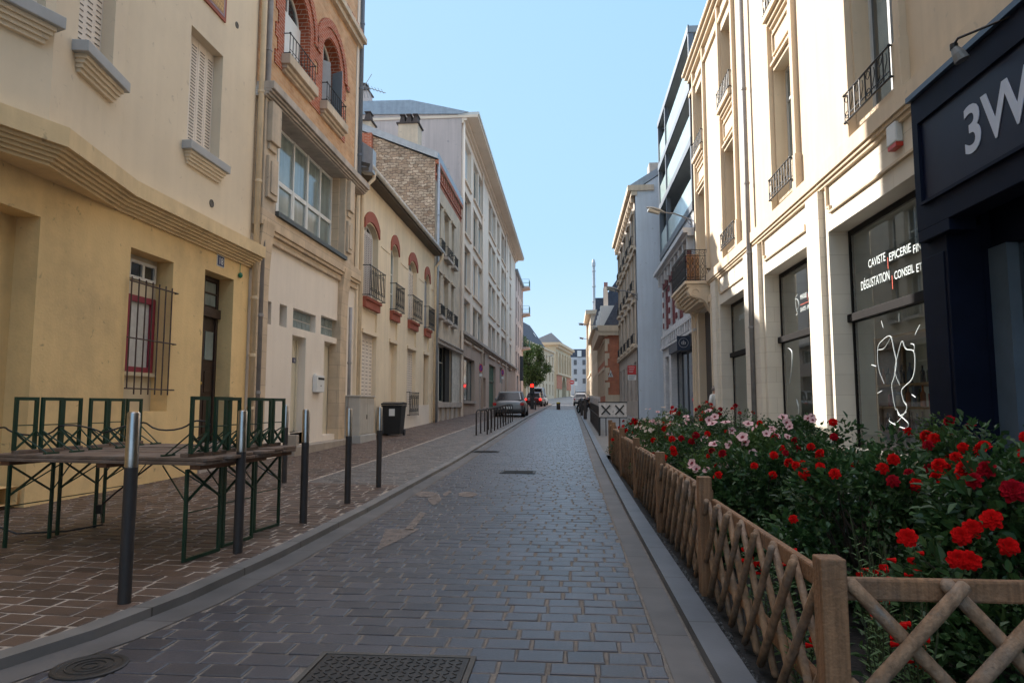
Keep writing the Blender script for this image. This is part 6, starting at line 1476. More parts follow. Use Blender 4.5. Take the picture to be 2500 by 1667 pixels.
def make_bench():
    t = thing('upturned_bench', 'x', 'bench', (0, 0, 0), 'beer benches lying upside down on the tables')
    mb = MB(); board(mb, 0, LT_+.02, 0, .235, 0, .028, .045); mb.build('seat', WTOP, t, bevel=.006)
    mb = MB()
    for x in (.18, LT_-.25): mb.cut(); mb.box(x, x+.07, .02, .215, .028, .058)
    mb.build('batten', WEDG if False else WTOP, t, bevel=.004)
    for x in (.16, 1.85):
        mb = MB(); uframe(mb, x, .215, .010, .058, .50, .16, t=.028); s = 1 if x < 1 else -1
        mb.tube([(x, .02, .22), (x+s*.28, .08, .035)], .006, 5); mb.tube([(x, .21, .22), (x+s*.28, .15, .035)], .006, 5); mb.bar((x+s*.28, .05, .035), (x+s*.28, .18, .035), .03, .015)
        mb.build('leg_frame', GRN, t)
    return t
RZ_ = radians(172.2); TP = [(-2.72, 5.55, 'folding table at the front of the stack, nearest the camera'), (-2.70, 6.10, 'folding table in the middle of the three under upturned benches'), (-2.74, 6.76, 'folding table at the back of the stack, nearest the brick house')]
tb, be = make_table(), make_bench(); BLb = []
names = ['front', 'middle', 'back']
cnt = 0
for i, (x, y, lb) in enumerate(TP):
    o = tb if i == 0 else copy_tree(tb); z = swl(x-1, y)-.012; o.location = (x, y, z); o.rotation_euler = (0, 0, RZ_); o['label'] = lb
    for j in (0, 1):
        b = be if cnt == 0 else copy_tree(be); cnt += 1
        off = .262*j-.005; sh = R.uniform(-.04, .03)
        b.location = (x-sin(RZ_)*off+cos(RZ_)*sh, y+cos(RZ_)*off+sin(RZ_)*sh, z+.764); b.rotation_euler = (0, 0, RZ_+R.uniform(-.012, .012))
        b['label'] = 'upturned green legged bench lying on the %s table, on its %s side' % (names[i], 'wall' if j == 0 else 'camera')
mb = MB(); pts = []
for k in range(40):
    s_ = k/39; x = -5.0+1.55*s_; pts.append((x, 5.45+.9*s_+.06*sin(k*.8), 1.02+.04*sin(k*.55)+.05*s_))
mb.tube(pts, .008, 6); mb.tube([(-3.45, 6.35, 1.07), (-3.62, 6.5, .86), (-3.9, 6.6, .84)], .008, 6)
o = mb.build('locking_cable', BLK, None, smooth=True); tag(o, 'black steel locking cable threaded through the upturned bench legs', 'cable')
mb = MB(); mb.tube([(-4.0, 6.4, .72), (-4.25, 6.2, .45), (-4.35, 6.1, .32), (-4.3, 6.08, .16), (-4.55, 5.95, .12), (-4.9, 5.8, .12), (-5.3, 5.7, .30)], .009, 6)
mb.box(-4.36, -4.31, 6.06, 6.09, .26, .34); o = mb.build('hanging_chain', BLK, None); tag(o, 'black chain with padlock hanging down to the pavement under the tables', 'chain')
# electricity cabinet
t = thing('electric_cabinet', 'pale grey electricity cabinet on a concrete base at the cream wall', 'cabinet', (-5.75, 18.4, gz(18.4)))
CAB = mat('cabinet_grey', (.47, .44, .39), .6, .08, 3, .05, streak=.1)
x0, x1, y0, y1 = -6.07, -5.62, 18.0, 19.35; zb = swl(-5.7, 18.5); 
mb = MB(); mb.box(x0, x1, y0, y1, zb+.2, zb+1.22); mb.box(x0, x1+.03, y0-.03, y1+.03, zb+1.22, zb+1.27); mb.build('casing', CAB, t, bevel=.012)
mb = MB(); mb.box(x1, x1+.012, y0+.03, y0+.66, zb+.24, zb+1.18); mb.box(x1, x1+.012, y0+.69, y1-.03, zb+.24, zb+1.18)
for k in range(4): mb.box(x1+.012, x1+.017, y0+.08, y1-.08, zb+1.06+k*.025, zb+1.07+k*.025)
mb.build('door', CAB, t); mb = MB(); mb.box(x1+.012, x1+.03, y0+.6, y0+.63, zb+.62, zb+.74); mb.build('handle', BLK, t)
mb = MB(); mb.box(x0, x1+.06, y0-.06, y1+.06, zb-.1, zb+.2); mb.build('base', CONC, t, bevel=.015)
# wheelie bin
t = thing('wheelie_bin', 'black wheelie bin with a white label against the cream building', 'bin', (-5.5, 21.3, swl(-5.5, 21.3)))
BINM = mat('black_plastic', (.012, .013, .014), .45, .2, 6, .05); bx, by, bz = -5.53, 21.3, swl(-5.5, 21.3)
mb = MB(); a, b = .25, .31
vs = [(bx-a, by-.26, bz+.05), (bx+a, by-.26, bz+.05), (bx+a, by+.24, bz+.05), (bx-a, by+.24, bz+.05), (bx-b, by-.33, bz+.95), (bx+b, by-.33, bz+.95), (bx+b, by+.33, bz+.95), (bx-b, by+.33, bz+.95)]
mb.add(vs, [(0, 3, 2, 1), (4, 5, 6, 7), (0, 1, 5, 4), (1, 2, 6, 5), (2, 3, 7, 6), (3, 0, 4, 7)]); mb.box(bx-b-.02, bx+b+.02, by-.35, by+.34, bz+.90, bz+.955); mb.build('body', BINM, t, bevel=.02)
mb = MB(); mb.prism([(bx-b-.02, by-.37, bz+.96), (bx-b-.02, by-.37, bz+1.0), (bx-b-.02, by-.1, bz+1.05), (bx-b-.02, by+.34, bz+1.03), (bx-b-.02, by+.34, bz+.96)], (2*b+.04, 0, 0)); mb.tube([(bx+b-.05, by+.4, bz+1.0), (bx-b+.05, by+.4, bz+1.0)], .018, 8); mb.build('lid', BINM, t, bevel=.012)
mb = MB(); mb.box(bx-.08, bx+.10, by-.325, by-.312, bz+.62, bz+.84); mb.build('white_label', WPAINT, t)
for s in (-1, 1):
    mb = MB(); mb.lathe((bx+s*.27-.02, by+.22, bz+.10), [(.10, 0), (.10, .05)], 16, axis='x'); mb.build('wheel', BLK, t)
t = thing('grey_bin', 'narrow grey bin tucked behind the black wheelie bin', 'bin', (-5.95, 21.9, swl(-5.9, 22)))
mb = MB(); mb.prism([(-6.08, 21.6, .35), (-5.80, 21.6, .35), (-5.76, 21.6, 1.12), (-6.08, 21.6, 1.12)], (0, .6, 0)); mb.build('body', mat('grey_plastic', (.17, .17, .18), .5), t, bevel=.02); mb = MB(); mb.box(-6.08, -5.74, 21.57, 22.22, 1.12, 1.17); mb.build('lid', MATS['grey_plastic'], t)
# bike hoops
T = thing('bike_stand', 'x', 'bike rack', (0, 0, 0), 'dark steel bike hoops in a row on the parking lane')
mb = MB(); r_ = .10; P = [(0, 0, -.05), (0, 0, .72)]+[(r_*(1-cos(a))*.55, r_*(1-cos(a))*.9, .72+r_*sin(a)) for a in [pi/8*k for k in range(1, 5)]]+[(.30-r_*(1-cos(a))*.55, .50-r_*(1-cos(a))*.9, .72+r_*sin(a)) for a in [pi/8*k for k in range(4, 0, -1)]]+[(.30, .50, .72), (.30, .50, -.05)]
mb.tube(P, .024, 8); mb.build('hoop', DKB, T, smooth=True)
mb = MB(); mb.box(-.06, .06, -.06, .06, 0, .01); mb.box(.24, .36, .44, .56, 0, .01); mb.build('base_plate', DKB, T)
for k in range(10):
    o = T if k == 0 else copy_tree(T); y = 22.3+k*1.12; o.location = (-3.05, y, swl(-3, y))
    o['label'] = 'nearest dark steel bike hoop of the row' if k == 0 else ('farthest dark bike hoop, close to the silver car' if k == 9 else 'dark steel bike hoop between the first and last hoops of the row')
# signs and posts on the left
def round_sign(x, y, zc_, label, rot=1.35):
    t = thing('no_parking_sign', label, 'sign', (x, y, swl(x, y))); g = swl(x, y)
    mb = MB(); mb.tube([(x, y, g), (x, y, zc_+.3)], .03, 10); mb.build('pole', mat('sign_pole', (.42, .38, .35), .5), t)
    n = Vector((sin(rot)*.6, -cos(rot), 0)).normalized(); u = Vector((-n.y, n.x, 0)); c = Vector((x, y, zc_))+n*.05
    def disc(r0, r1, dd, m, nm):
        mb = MB(); k = 20; vs = []
        for q in range(k): a = 2*pi*q/k; vs += [c+n*dd+(u*cos(a)+Vector((0, 0, sin(a))))*r0, c+n*dd+(u*cos(a)+Vector((0, 0, sin(a))))*r1]
        mb.add(vs, [(2*q, 2*q+1, (2*q+3) % (2*k), (2*q+2) % (2*k)) for q in range(k)]); return mb.build(nm, m, t)
    disc(.0, .23, 0, mat('sign_blue', (.03, .06, .30), .4), 'blue_disc'); disc(.17, .23, .004, MATS['sign_red'], 'red_ring')
    mb = MB(); mb.bar(c+n*.006+u*.13+Vector((0, 0, .13)), c+n*.006-u*.13-Vector((0, 0, .13)), .045, .004); mb.build('red_bar', MATS['sign_red'], t)
    mb = MB(); q = c-Vector((0, 0, .40)); mb.bar(q-u*.17, q+u*.17, .012, .16); mb.build('sub_plate', WPAINT, t)
round_sign(-5.0, 38.0, 3.35, 'round blue no parking sign on a pole at the beige shopfront'); round_sign(-5.0, 50.5, 3.7, 'farther round blue and red no parking sign beside the green door')
# right hand: railed terrace, boards with crosses
t = thing('railing', 'dark railing with pale tops along the right kerb', 'railing', (.98, 27, gz(27)))
mb = MB(); y = 22.6
while y < 33: mb.box(.965, .995, y, y+.03, gz(y), gz(y)+1.22); y += .42
for z in (.08, .65): mb.bar((.98, 22.6, gz(22.6)+z), (.98, 33, gz(33)+z), .03, .04)
y = 22.6
while y < 33: mb.box(.972, .988, y+.14, y+.25, gz(y)+.1, gz(y)+1.0); y += .21
mb.build('bars', DKB, t)
mb = MB(); y = 22.6
while y < 33: mb.box(.960, 1.0, y-.005, y+.035, gz(y)+.98, gz(y)+1.30); y += .84
mb.build('pale_tops', mat('pale_grey_metal', (.42, .40, .40), .5), t)
t = thing('cross_panel_board', 'white marbled board with two black crosses at the end of the planted bed', 'barrier', (1.4, 22.4, gz(22)))
x0, z1 = at_y(22.4, 1462, 983); x1, z0 = at_y(22.4, 1530, 1018)
mb = MB(); mb.box(x0, x1, 22.4, 22.43, z0, z1); mb.build('board', mat('marbled_white', (.60, .58, .57), .5, .22, 6, 0, dirt=(.25, .24, .24), dirt_amt=.5), t)
mb = MB(); mb.box(x0-.02, x1+.02, 22.39, 22.45, z1, z1+.03); mb.box(x0-.02, x1+.02, 22.39, 22.45, z0-.03, z0)
for x in (x0+(x1-x0)*.25, x0+(x1-x0)*.75, x0): mb.box(x-.015, x+.015, 22.405, 22.44, gz(22), z0)
mb.build('frame', BLK, t)
mb = MB(); w_ = (x1-x0)/2; h_ = z1-z0
for k in (0, 1):
    cx = x0+w_*(k+.5); cz = (z0+z1)/2; mb.bar((cx-.14, 22.385, cz+.15), (cx+.14, 22.385, cz-.15), .03, .045); mb.bar((cx+.14, 22.384, cz+.15), (cx-.14, 22.384, cz-.15), .03, .045); mb.lathe((cx, 22.37, cz), [(.03, -.01), (.03, .02)], 8, axis='y')
mb.build('cross', BLK, t)
def dark_post(x, y, h, r_, label, top=None):
    t = thing('street_post', label, 'bollard', (x, y, gz(y)), 'short dark posts beyond the planted bed' if not top else None)
    mb = MB(); mb.lathe((x, y, gz(y)), [(r_, 0), (r_, h*.93), (r_*.8, h), (0, h+.01)], 12); mb.build('post', DKB, t, smooth='auto')
    if top: mb = MB(); mb.lathe((x, y, gz(y)), [(r_+.01, h*.86), (r_+.01, h+.02), (0, h+.03)], 12); mb.build('yellow_cap', top, t)
dark_post(.80, 36, 1.1, .09, 'tall dark post beyond the railing on the right kerb')
dark_post(.72, 42, .95, .08, 'short dark post nearest the parked motorcycles')
dark_post(.72, 50, .95, .08, 'short dark post beside the white car on the right')
dark_post(-1.02, 62, .62, .17, 'squat dark road bollard with a yellow cap in the middle of the street', mat('safety_yellow', (.65, .48, .03), .5))
dark_post(-2.9, 58, .8, .06, 'thin dark post right of the traffic light'); dark_post(-3.9, 59, .8, .06, 'thin dark post left of the traffic light')
t = thing('traffic_light', 'traffic light on a dark post showing red beside the left kerb', 'traffic light', (-3.28, 60, gz(60)))
g = gz(60); mb = MB(); mb.box(-3.44, -3.12, 59.9, 60.1, g, g+1.35); mb.build('post', DKB, t, bevel=.02)
mb = MB(); mb.box(-3.47, -3.09, 59.85, 60.15, g+1.35, g+2.35)
for z in (2.12, 1.82, 1.55): mb.tube([(-3.28, 59.85, g+z+.11), (-3.28, 59.70, g+z+.11)], .03, 6)
mb.build('signal_head', BLK, t, bevel=.02)
mb = MB(); mb.lathe((-3.28, 59.82, g+2.12), [(.14, 0), (.14, .03)], 16, axis='y'); mb.build('red_lamp', emit('signal_red', (1, .008, .004), 3), t)
mb = MB(); mb.lathe((-3.28, 59.83, g+1.82), [(.10, 0), (.10, .02)], 12, axis='y'); mb.lathe((-3.28, 59.83, g+1.55), [(.10, 0), (.10, .02)], 12, axis='y'); mb.build('unlit_lens', mat('unlit_lens', (.03, .03, .03), .2), t)
t = thing('no_entry_sign', 'small red no entry sign on a pole at the far end of the road', 'sign', (1.5, 118, gz(118)))
x, z = at_y(118, 1396.5, 933); g = gz(118)
mb = MB(); mb.tube([(x+.45, 118, g), (x+.45, 118, z+.6)], .05, 6); mb.build('pole', APTT, t)
mb = MB(); mb.lathe((x, 117.9, z), [(.38, 0), (.38, .03)], 18, axis='y'); mb.build('disc', MATS['sign_red'], t)
mb = MB(); mb.box(x-.26, x+.26, 117.86, 117.895, z-.06, z+.06); mb.build('white_bar', WPAINT, t); mb = MB(); mb.box(x+.4, x+.95, 117.9, 117.93, z-.55, z+.15); mb.build('white_plate', WPAINT, t)
# ------------------------------------------------------------------ cars, seen from behind (rear at local y=0, nose towards +y)
TYRE = mat('tyre', (.015, .015, .016), .85, .1, 9, .1); RIM = mat('alloy', (.42, .42, .43), .35, .1, 9, 0, metal=.8); CGL = mat('car_glass', (.012, .014, .02), .12, .1, 3, 0, spec=.5)
def car(label, loc, rz, L_, W_, H_, paint, lit=False, plate=True, van=False):
    t = thing('parked_car' if not lit else 'waiting_car', label, 'car', (0, 0, 0)); hw = W_/2; gc = .17
    belt = H_*.66 if not van else H_*.50
    # stations: y, bottom z, top z (bonnet/boot height), half width
    st = [(0, .42, belt*.80, .80), (.05, .30, belt*.97, .90), (.35, .24, belt, .97), (L_*.22, .20, belt, 1.0), (L_*.5, .19, belt*.99, 1.0), (L_*.70, .19, belt*.97, 1.0), (L_*.84, .22, belt*.86, .97), (L_*.95, .28, belt*.76, .90), (L_, .36, belt*.55, .78)]
    mb = MB(); n = 12; vs = []
    for y, zb_, zt_, k in st:
        w = hw*k; h = zt_-zb_
        half = [(0, zb_), (w*.86, zb_), (w*.98, zb_+h*.22), (w, zb_+h*.55), (w*.97, zb_+h*.82), (w*.84, zt_-.0), (0, zt_+.02)]
        ring = [(x, y, z) for x, z in half]+[(-x, y, z) for x, z in half[-2:0:-1]]
        vs += ring
    n = 12; fs = [(i*n+k, i*n+(k+1) % n, (i+1)*n+(k+1) % n, (i+1)*n+k) for i in range(len(st)-1) for k in range(n)]+[tuple(range(n))[::-1], tuple((len(st)-1)*n+k for k in range(n))]
    mb.add(vs, fs)
    # roof skin
    rs = [(.55 if not van else .1, .66), (L_*.30, .72), (L_*.48, .72), (L_*.60, .66)]
    rz0 = [H_*.975, H_, H_*.995, H_*.955]
    body = mb.build('body', paint, t, smooth=True); sb = body.modifiers.new('sub', 'SUBSURF'); sb.levels = 1; sb.render_levels = 2
    mb = MB(); vs = []
    gs = [(.16, belt-.02, .76, belt+.0, .76), (.62 if not van else .2, belt-.02, .82, H_*.93, .64), (1.0 if not van else .34, belt-.02, .84, H_-.02, .68), (L_*.45, belt-.03, .87, H_-.02, .73), (L_*.58, belt-.03, .87, H_*.95, .70), (L_*.74, belt-.03, .84, belt+.0, .80)]
    for y, z0, w0, z1, w1 in gs: vs += [(-hw*w0, y, z0), (-hw*w1, y, z1), (hw*w1, y, z1), (hw*w0, y, z0)]
    mb.add(vs, [(i*4+k, i*4+(k+1) % 4, i*4+4+(k+1) % 4, i*4+4+k) for i in range(len(gs)-1) for k in range(4)]); mb.build('windows', CGL, t)
    mb = MB(); vs = []
    for y, z0, w0, z1, w1 in gs[1:5]: vs += [(-hw*(w1+.015), y, z1-.02), (-hw*w1*.93, y, z1+.015), (hw*w1*.93, y, z1+.015), (hw*(w1+.015), y, z1-.02)]
    mb.add(vs, [(i*4+k, i*4+(k+1) % 4, i*4+4+(k+1) % 4, i*4+4+k) for i in range(3) for k in range(4)]+[(0, 1, 2, 3), (12, 13, 14, 15)])
    for s in (-1, 1):
        for (a, b) in ((gs[0], gs[1]), (gs[4], gs[5])): mb.bar((s*hw*a[4], a[0], a[3]), (s*hw*b[4], b[0], b[3]), .06, .05)
        mb.bar((s*hw*.875, L_*.34, belt), (s*hw*.735, L_*.36, H_-.03), .02, .09)
    mb.build('roof', paint, t)
    for s in (-1, 1):
        for y in (L_*.17, L_*.81):
            r = .32; mb = MB(); mb.lathe((s*(hw-.22) if s > 0 else -(hw-.0), y, r), [(r*.8, 0), (r, .03), (r, .19), (r*.8, .22)], 20, axis='x')
            wv = mb.build('wheel', TYRE, t, smooth='auto'); mb = MB(); mb.lathe((s*(hw+.002)-(.0 if s < 0 else .004), y, r), [(r*.6, -.004), (r*.62, .0), (.05, .004)], 14, axis='x'); mb.build('rim', RIM, wv)
        mb = MB(); mb.box(s*hw*.86-.11, s*hw*.86+.09, -.015, .10, belt*.68, belt*.84); mb.build('tail_light', emit('brake_light', (1, .008, .006), 2.5) if lit else mat('tail_lens', (.45, .015, .015), .2, .1, 5, 0), t, bevel=.02)
        mb = MB(); mb.box(s*(hw+.02), s*(hw+.16), L_*.62, L_*.66, belt*.98, belt*1.14); mb.build('wing_mirror', paint, t, bevel=.02)
    mb = MB(); mb.box(-hw*.88, hw*.88, -.03, .25, .26, .46); mb.build('bumper', BLK, t, bevel=.04)
    if plate: mb = MB(); mb.box(-.26, .26, -.045, -.015, belt*.50, belt*.50+.11); mb.build('number_plate', WPAINT, t)
    t.location = loc; t.rotation_euler = (0, 0, rz); return t
SIL = mat('silver_grey_paint', (.25, .245, .245), .3, .05, 3, 0, metal=.6); CRED = mat('dark_red_paint', (.10, .008, .01), .25, .05, 3, 0, spec=.8); CWH = mat('white_car_paint', (.62, .62, .63), .3, .03, 3, 0)
car('silver grey hatchback parked behind the bike hoops on the left', (-3.43, 38.3, swl(-3.4, 38)-.01), 0.0, 4.3, 1.80, 1.48, SIL)
car('dark red car with lit brake lights waiting behind the traffic light', (-3.95, 74, gz(75)+.0), -.10, 4.2, 1.85, 1.62, CRED, lit=True)
car('white van beyond the dark red car on the left', (-4.05, 84, gz(85)), -.08, 4.8, 1.95, 2.25, CWH, van=True)
car('white car parked on the right side of the far street', (1.35, 84, gz(84)), 0, 4.4, 1.80, 1.55, CWH)
car('dark car with a pale roof beyond the white car on the right', (1.5, 92, gz(92)), 0, 4.4, 1.85, 1.85, mat('pale_blue_grey_paint', (.25, .28, .32), .3))
# motorcycle and scooter shapes by the right kerb
def moto(label, loc, rz):
    t = thing('motorcycle', label, 'motorcycle', (0, 0, 0), 'motorcycles parked by the right kerb')
    for y in (0, 1.32):
        mb = MB(); mb.tube([(0, y+.25*cos(a), .31+.25*sin(a)) for a in [2*pi*k/16 for k in range(16)]], .055, 8, closed=True); w_ = mb.build('wheel', TYRE, t, smooth=True)
        mb = MB(); mb.lathe((-.05, y, .31), [(.06, 0), (.06, .1)], 10, axis='x'); mb.build('hub', RIM, w_)
    mb = MB(); mb.tube([(0, -.1, .70), (0, .25, .80), (0, .5, .78), (0, .75, .92), (0, .98, .82)], [.06, .12, .12, .15, .07], 10); mb.tube([(0, .35, .35), (0, .6, .42), (0, .85, .5)], [.14, .17, .12], 8); mb.build('body', BLK, t, smooth=True)
    mb = MB(); mb.tube([(0, -.22, .80), (0, .1, .84), (0, .45, .83)], [.06, .10, .09], 8); mb.build('seat', TYRE, t, smooth=True)
    mb = MB(); mb.tube([(.07, 1.32, .31), (.07, 1.02, .95)], .022, 6); mb.tube([(-.07, 1.32, .31), (-.07, 1.02, .95)], .022, 6); mb.tube([(-.36, .88, 1.02), (-.1, 1.0, 1.0), (.1, 1.0, 1.0), (.36, .88, 1.02)], .018, 6); mb.build('handlebar', DKB, t)
    mb = MB(); mb.lathe((0, 1.12, .88), [(.03, -.08), (.09, 0), (.09, .05)], 10, axis='y'); mb.build('headlight', RIM, t)
    t.location = loc; t.rotation_euler = (0, 0, rz)
moto('black motorcycle parked beyond the railing on the right, nearest of the pair', (1.05, 46, gz(46)+.05), .35); moto('black motorcycle just in front of the white car on the right', (1.3, 55, gz(55)+.05), -.3)
# ------------------------------------------------------------------ woman in a white shirt by the doorway
def person(loc, h=1.60, label=''):
    SKIN = mat('skin', (.50, .26, .18), .55, .05, 20, 0)
    root = thing('person', label, 'person', (0, 0, 0)); k = h/1.70
    J = {'pel': (0, 0, .93), 'wai': (0, 0, 1.08), 'che': (0, .01, 1.28), 'nck': (0, 0, 1.44), 'hed0': (0, -.01, 1.52), 'hed1': (0, -.01, 1.64), 'shl': (-.17, 0, 1.38), 'shr': (.17, 0, 1.38), 'ell': (-.23, .02, 1.12), 'elr': (.23, .02, 1.12), 'hal': (-.22, -.07, .90), 'har': (.22, -.07, .90), 'fl': (-.22, -.09, .80), 'fr': (.22, -.09, .80),
         'hpl': (-.09, 0, .88), 'hpr': (.09, 0, .88), 'knl': (-.10, -.02, .49), 'knr': (.10, .02, .49), 'anl': (-.10, .03, .08), 'anr': (.10, .06, .08), 'tol': (-.11, -.13, .04), 'tor': (.11, -.10, .04)}
    E = [('pel', 'wai'), ('wai', 'che'), ('che', 'nck'), ('nck', 'hed0'), ('hed0', 'hed1'), ('che', 'shl'), ('che', 'shr'), ('shl', 'ell'), ('shr', 'elr'), ('ell', 'hal'), ('elr', 'har'), ('hal', 'fl'), ('har', 'fr'), ('pel', 'hpl'), ('pel', 'hpr'), ('hpl', 'knl'), ('hpr', 'knr'), ('knl', 'anl'), ('knr', 'anr'), ('anl', 'tol'), ('anr', 'tor')]
    RD = {'pel': .13, 'wai': .115, 'che': .125, 'nck': .05, 'hed0': .085, 'hed1': .078, 'shl': .06, 'shr': .06, 'ell': .042, 'elr': .042, 'hal': .03, 'har': .03, 'fl': .028, 'fr': .028, 'hpl': .09, 'hpr': .09, 'knl': .06, 'knr': .06, 'anl': .042, 'anr': .042, 'tol': .035, 'tor': .035}
    def skin(names, edges, name, m, grow=1, add=0):
        ks = list(names); me = bpy.data.meshes.new(name); me.from_pydata([tuple(c*k for c in J[n]) for n in ks], [(ks.index(a), ks.index(b)) for a, b in edges], [])
        o = bpy.data.objects.new(name, me); COL.objects.link(o); o.parent = root
        sm = o.modifiers.new('skin', 'SKIN'); me.skin_vertices.new() if not me.skin_vertices else None
        for i, n in enumerate(ks): me.skin_vertices[0].data[i].radius = (RD[n]*grow*k+add, RD[n]*grow*k*.85+add); me.skin_vertices[0].data[i].use_root = (i == 0)
        s2 = o.modifiers.new('sub', 'SUBSURF'); s2.levels = 1; s2.render_levels = 2; me.materials.append(m); return o
    bd = skin(J.keys(), E, 'body', SKIN)
    sh = ['pel', 'wai', 'che', 'nck', 'shl', 'shr', 'ell', 'elr']; skin(sh, [e for e in E if e[0] in sh and e[1] in sh], 'shirt', WPAINT, 1.06, .012)
    tr = ['pel', 'hpl', 'hpr', 'knl', 'knr', 'anl', 'anr']; skin(tr, [e for e in E if e[0] in tr and e[1] in tr], 'trousers', mat('grey_trousers', (.12, .12, .14), .9), 1.05, .010)
    mb = MB(); mb.lathe((0, .015*k, 1.585*k), [(.03, -.06), (.088, -.02), (.095, .04), (.08, .085), (.04, .108), (0, .112)], 14); mb.lathe((0, .06*k, 1.70*k), [(.0, -.03), (.035, 0), (0, .035)], 10); mb.build('hair', mat('grey_hair', (.22, .18, .16), .8, .2, 30), root, smooth=True)
    mb = MB(); mb.add([(0, -.115*k, 1.585*k), (-.012, -.088*k, 1.575*k), (.012, -.088*k, 1.575*k), (0, -.085*k, 1.62*k)], [(0, 1, 3), (0, 3, 2), (0, 2, 1)]); mb.bar((-.02, -.086*k, 1.545*k), (.02, -.086*k, 1.545*k), .006, .008); mb.build('nose_and_mouth', SKIN, root)
    for s in (-1, 1):
        mb = MB(); mb.lathe((s*.03, -.078*k, 1.615*k), [(0, -.006), (.008, 0), (0, .006)], 8, axis='y'); mb.build('eye', BLK, root)
    root.location = loc; root.rotation_euler = (0, 0, .6); return root
person((4.62, 22.3, gz(22.3)+.06), 1.57, 'grey haired woman in a loose white shirt standing at the doorway under the balcony')
# ================================================================== PLANTED BED
FW_ = mat('fence_wood', (.29, .155, .08), .75, .18, 5, .6, 60, streak=.38, ss=55, dirt=(.14, .12, .10), dirt_amt=.5)
FW2 = mat('weathered_pole_wood', (.33, .205, .125), .75, .3, 7, .8, 50, streak=.35, ss=40, dirt=(.33, .30, .27), dirt_amt=.7)
rg = random.Random(21)
def lattice(P0, P1, zb, zt, n, t, dx, flipstart=0, side=1, ph=0.0, rr=.0185):
    """crossed round poles with a flat rail along the top and one along the foot, between plan points P0 and P1"""
    P0 = Vector((P0[0], P0[1], 0)); P1 = Vector((P1[0], P1[1], 0)); d = P1-P0; L_ = d.length; u = d/L_; nrm = Vector((u.y, -u.x, 0))*side
    mb = MB(); H = zt-zb
    for layer, sg in ((0, 1 if side > 0 else -1), (1, -1 if side > 0 else 1)):
        k = -int(H/dx)-3
        while k*dx < L_+H:
            a = k*dx+ph+(0 if layer == 0 else dx*.5); b = a+sg*H*.98; k += 1
            # clip between 0 and L
            za, zb2 = zb-.02, zt+.015
            def clip(s0, z0, s1, z1):
                if (s0 < 0 and s1 < 0) or (s0 > L_ and s1 > L_): return None
                if s0 < 0: z0 += (0-s0)*(z1-z0)/(s1-s0); s0 = 0
                if s0 > L_: z0 += (L_-s0)*(z1-z0)/(s1-s0); s0 = L_
                if s1 < 0: z1 = z0+(0-s0)*(z1-z0)/(s1-s0); s1 = 0
                if s1 > L_: z1 = z0+(L_-s0)*(z1-z0)/(s1-s0); s1 = L_
                return s0, z0, s1, z1
            c = clip(a, za, b, zb2)
            if c is None or abs(c[3]-c[1]) < .08: continue
            s0, z0, s1, z1 = c; off = nrm*(.016+.032*(1-layer)); r_ = rr*rg.uniform(.85, 1.1)
            p0 = P0+u*s0+off+Vector((0, 0, z0)); p1 = P0+u*s1+off+Vector((0, 0, z1)); pm = p0.lerp(p1, .5)+nrm*rg.uniform(-.004, .004)+u*rg.uniform(-.008, .008)
            q0 = p0.lerp(p1, .02); 
            mb.tube([p0, q0, p0.lerp(pm, .5), pm, pm.lerp(p1, .5), p0.lerp(p1, .985), p1], [r_*.6, r_, r_*1.03, r_*.97, r_, r_*.95, r_*.5], 8)
    lat = mb.build('lattice_panel', FW2, t, smooth=True)
    mb = MB()
    for z in (zt-.065, zb+.10):
        a = P0+Vector((0, 0, z)); b = P1+Vector((0, 0, z)); c = nrm*.0
        mb.prism([a+nrm*.0, a-nrm*.035, a-nrm*.035+Vector((0, 0, .08)), a+Vector((0, 0, .08)), ], d)
    mb.build('rail', FW_, t, bevel=.01)
def post(x, y, z1, t, w=.09):
    mb = MB(); mb.box(x, x+w, y, y+w, -.1, z1); mb.build('post', FW_, t, bevel=.006)
PY = [2.56, 4.86, 7.19, 9.74, 12.35, 14.74]
PZ = [.71, .76, .775, .80, .86, .90]
T = thing('lattice_fence', 'low wooden lattice fence running along the right kerb beside the flowers', 'fence', (.97, 2.6, 0))
for i, y in enumerate(PY): post(.88, y, PZ[i], T)
for a, b in zip(PY, PY[1:]):
    i = PY.index(a); lattice((.962, a+.09), (.962, b), .0+.004*a, PZ[i]-.11, 0, T, .30, side=-1, rr=.0195)
post(.88, 15.9, .92, T); lattice((.962, 14.83), (.962, 15.9), .05, .80, 0, T, .25, side=-1)
T = thing('lattice_fence', 'low wooden lattice fence across the near end of the flower bed', 'fence', (2, 2.55, 0))
lattice((.97, 2.61), (3.1, 2.61), .0, .62, 0, T, .33, side=1, ph=.12, rr=.026); post(3.1, 2.5, .70, T)
# --- leaves
def leafmat(name, c1, c2, rough=.5):
    m = bpy.data.materials.new(name); N, L = nodes(m); b = N['Principled BSDF']
    geo = N.new('ShaderNodeNewGeometry'); rp = N.new('ShaderNodeValToRGB'); rp.color_ramp.elements[0].color = (*c1, 1); rp.color_ramp.elements[1].color = (*c2, 1)
    L.new(geo.outputs['Random Per Island'], rp.inputs[0]); L.new(rp.outputs[0], b.inputs['Base Color']); b.inputs['Roughness'].default_value = rough
    tr = N.new('ShaderNodeBsdfTranslucent'); L.new(rp.outputs[0], tr.inputs[0]); mx = N.new('ShaderNodeMixShader'); mx.inputs[0].default_value = .25
    L.new(b.outputs[0], mx.inputs[1]); L.new(tr.outputs[0], mx.inputs[2]); L.new(mx.outputs[0], N['Material Output'].inputs[0]); MATS[name] = m; return m
LF = leafmat('rose_leaf', (.022, .058, .020), (.075, .15, .045), .42); LF2 = leafmat('hibiscus_leaf', (.045, .095, .022), (.11, .19, .05), .45); LF3 = leafmat('light_leaf', (.06, .14, .03), (.12, .22, .05), .5)
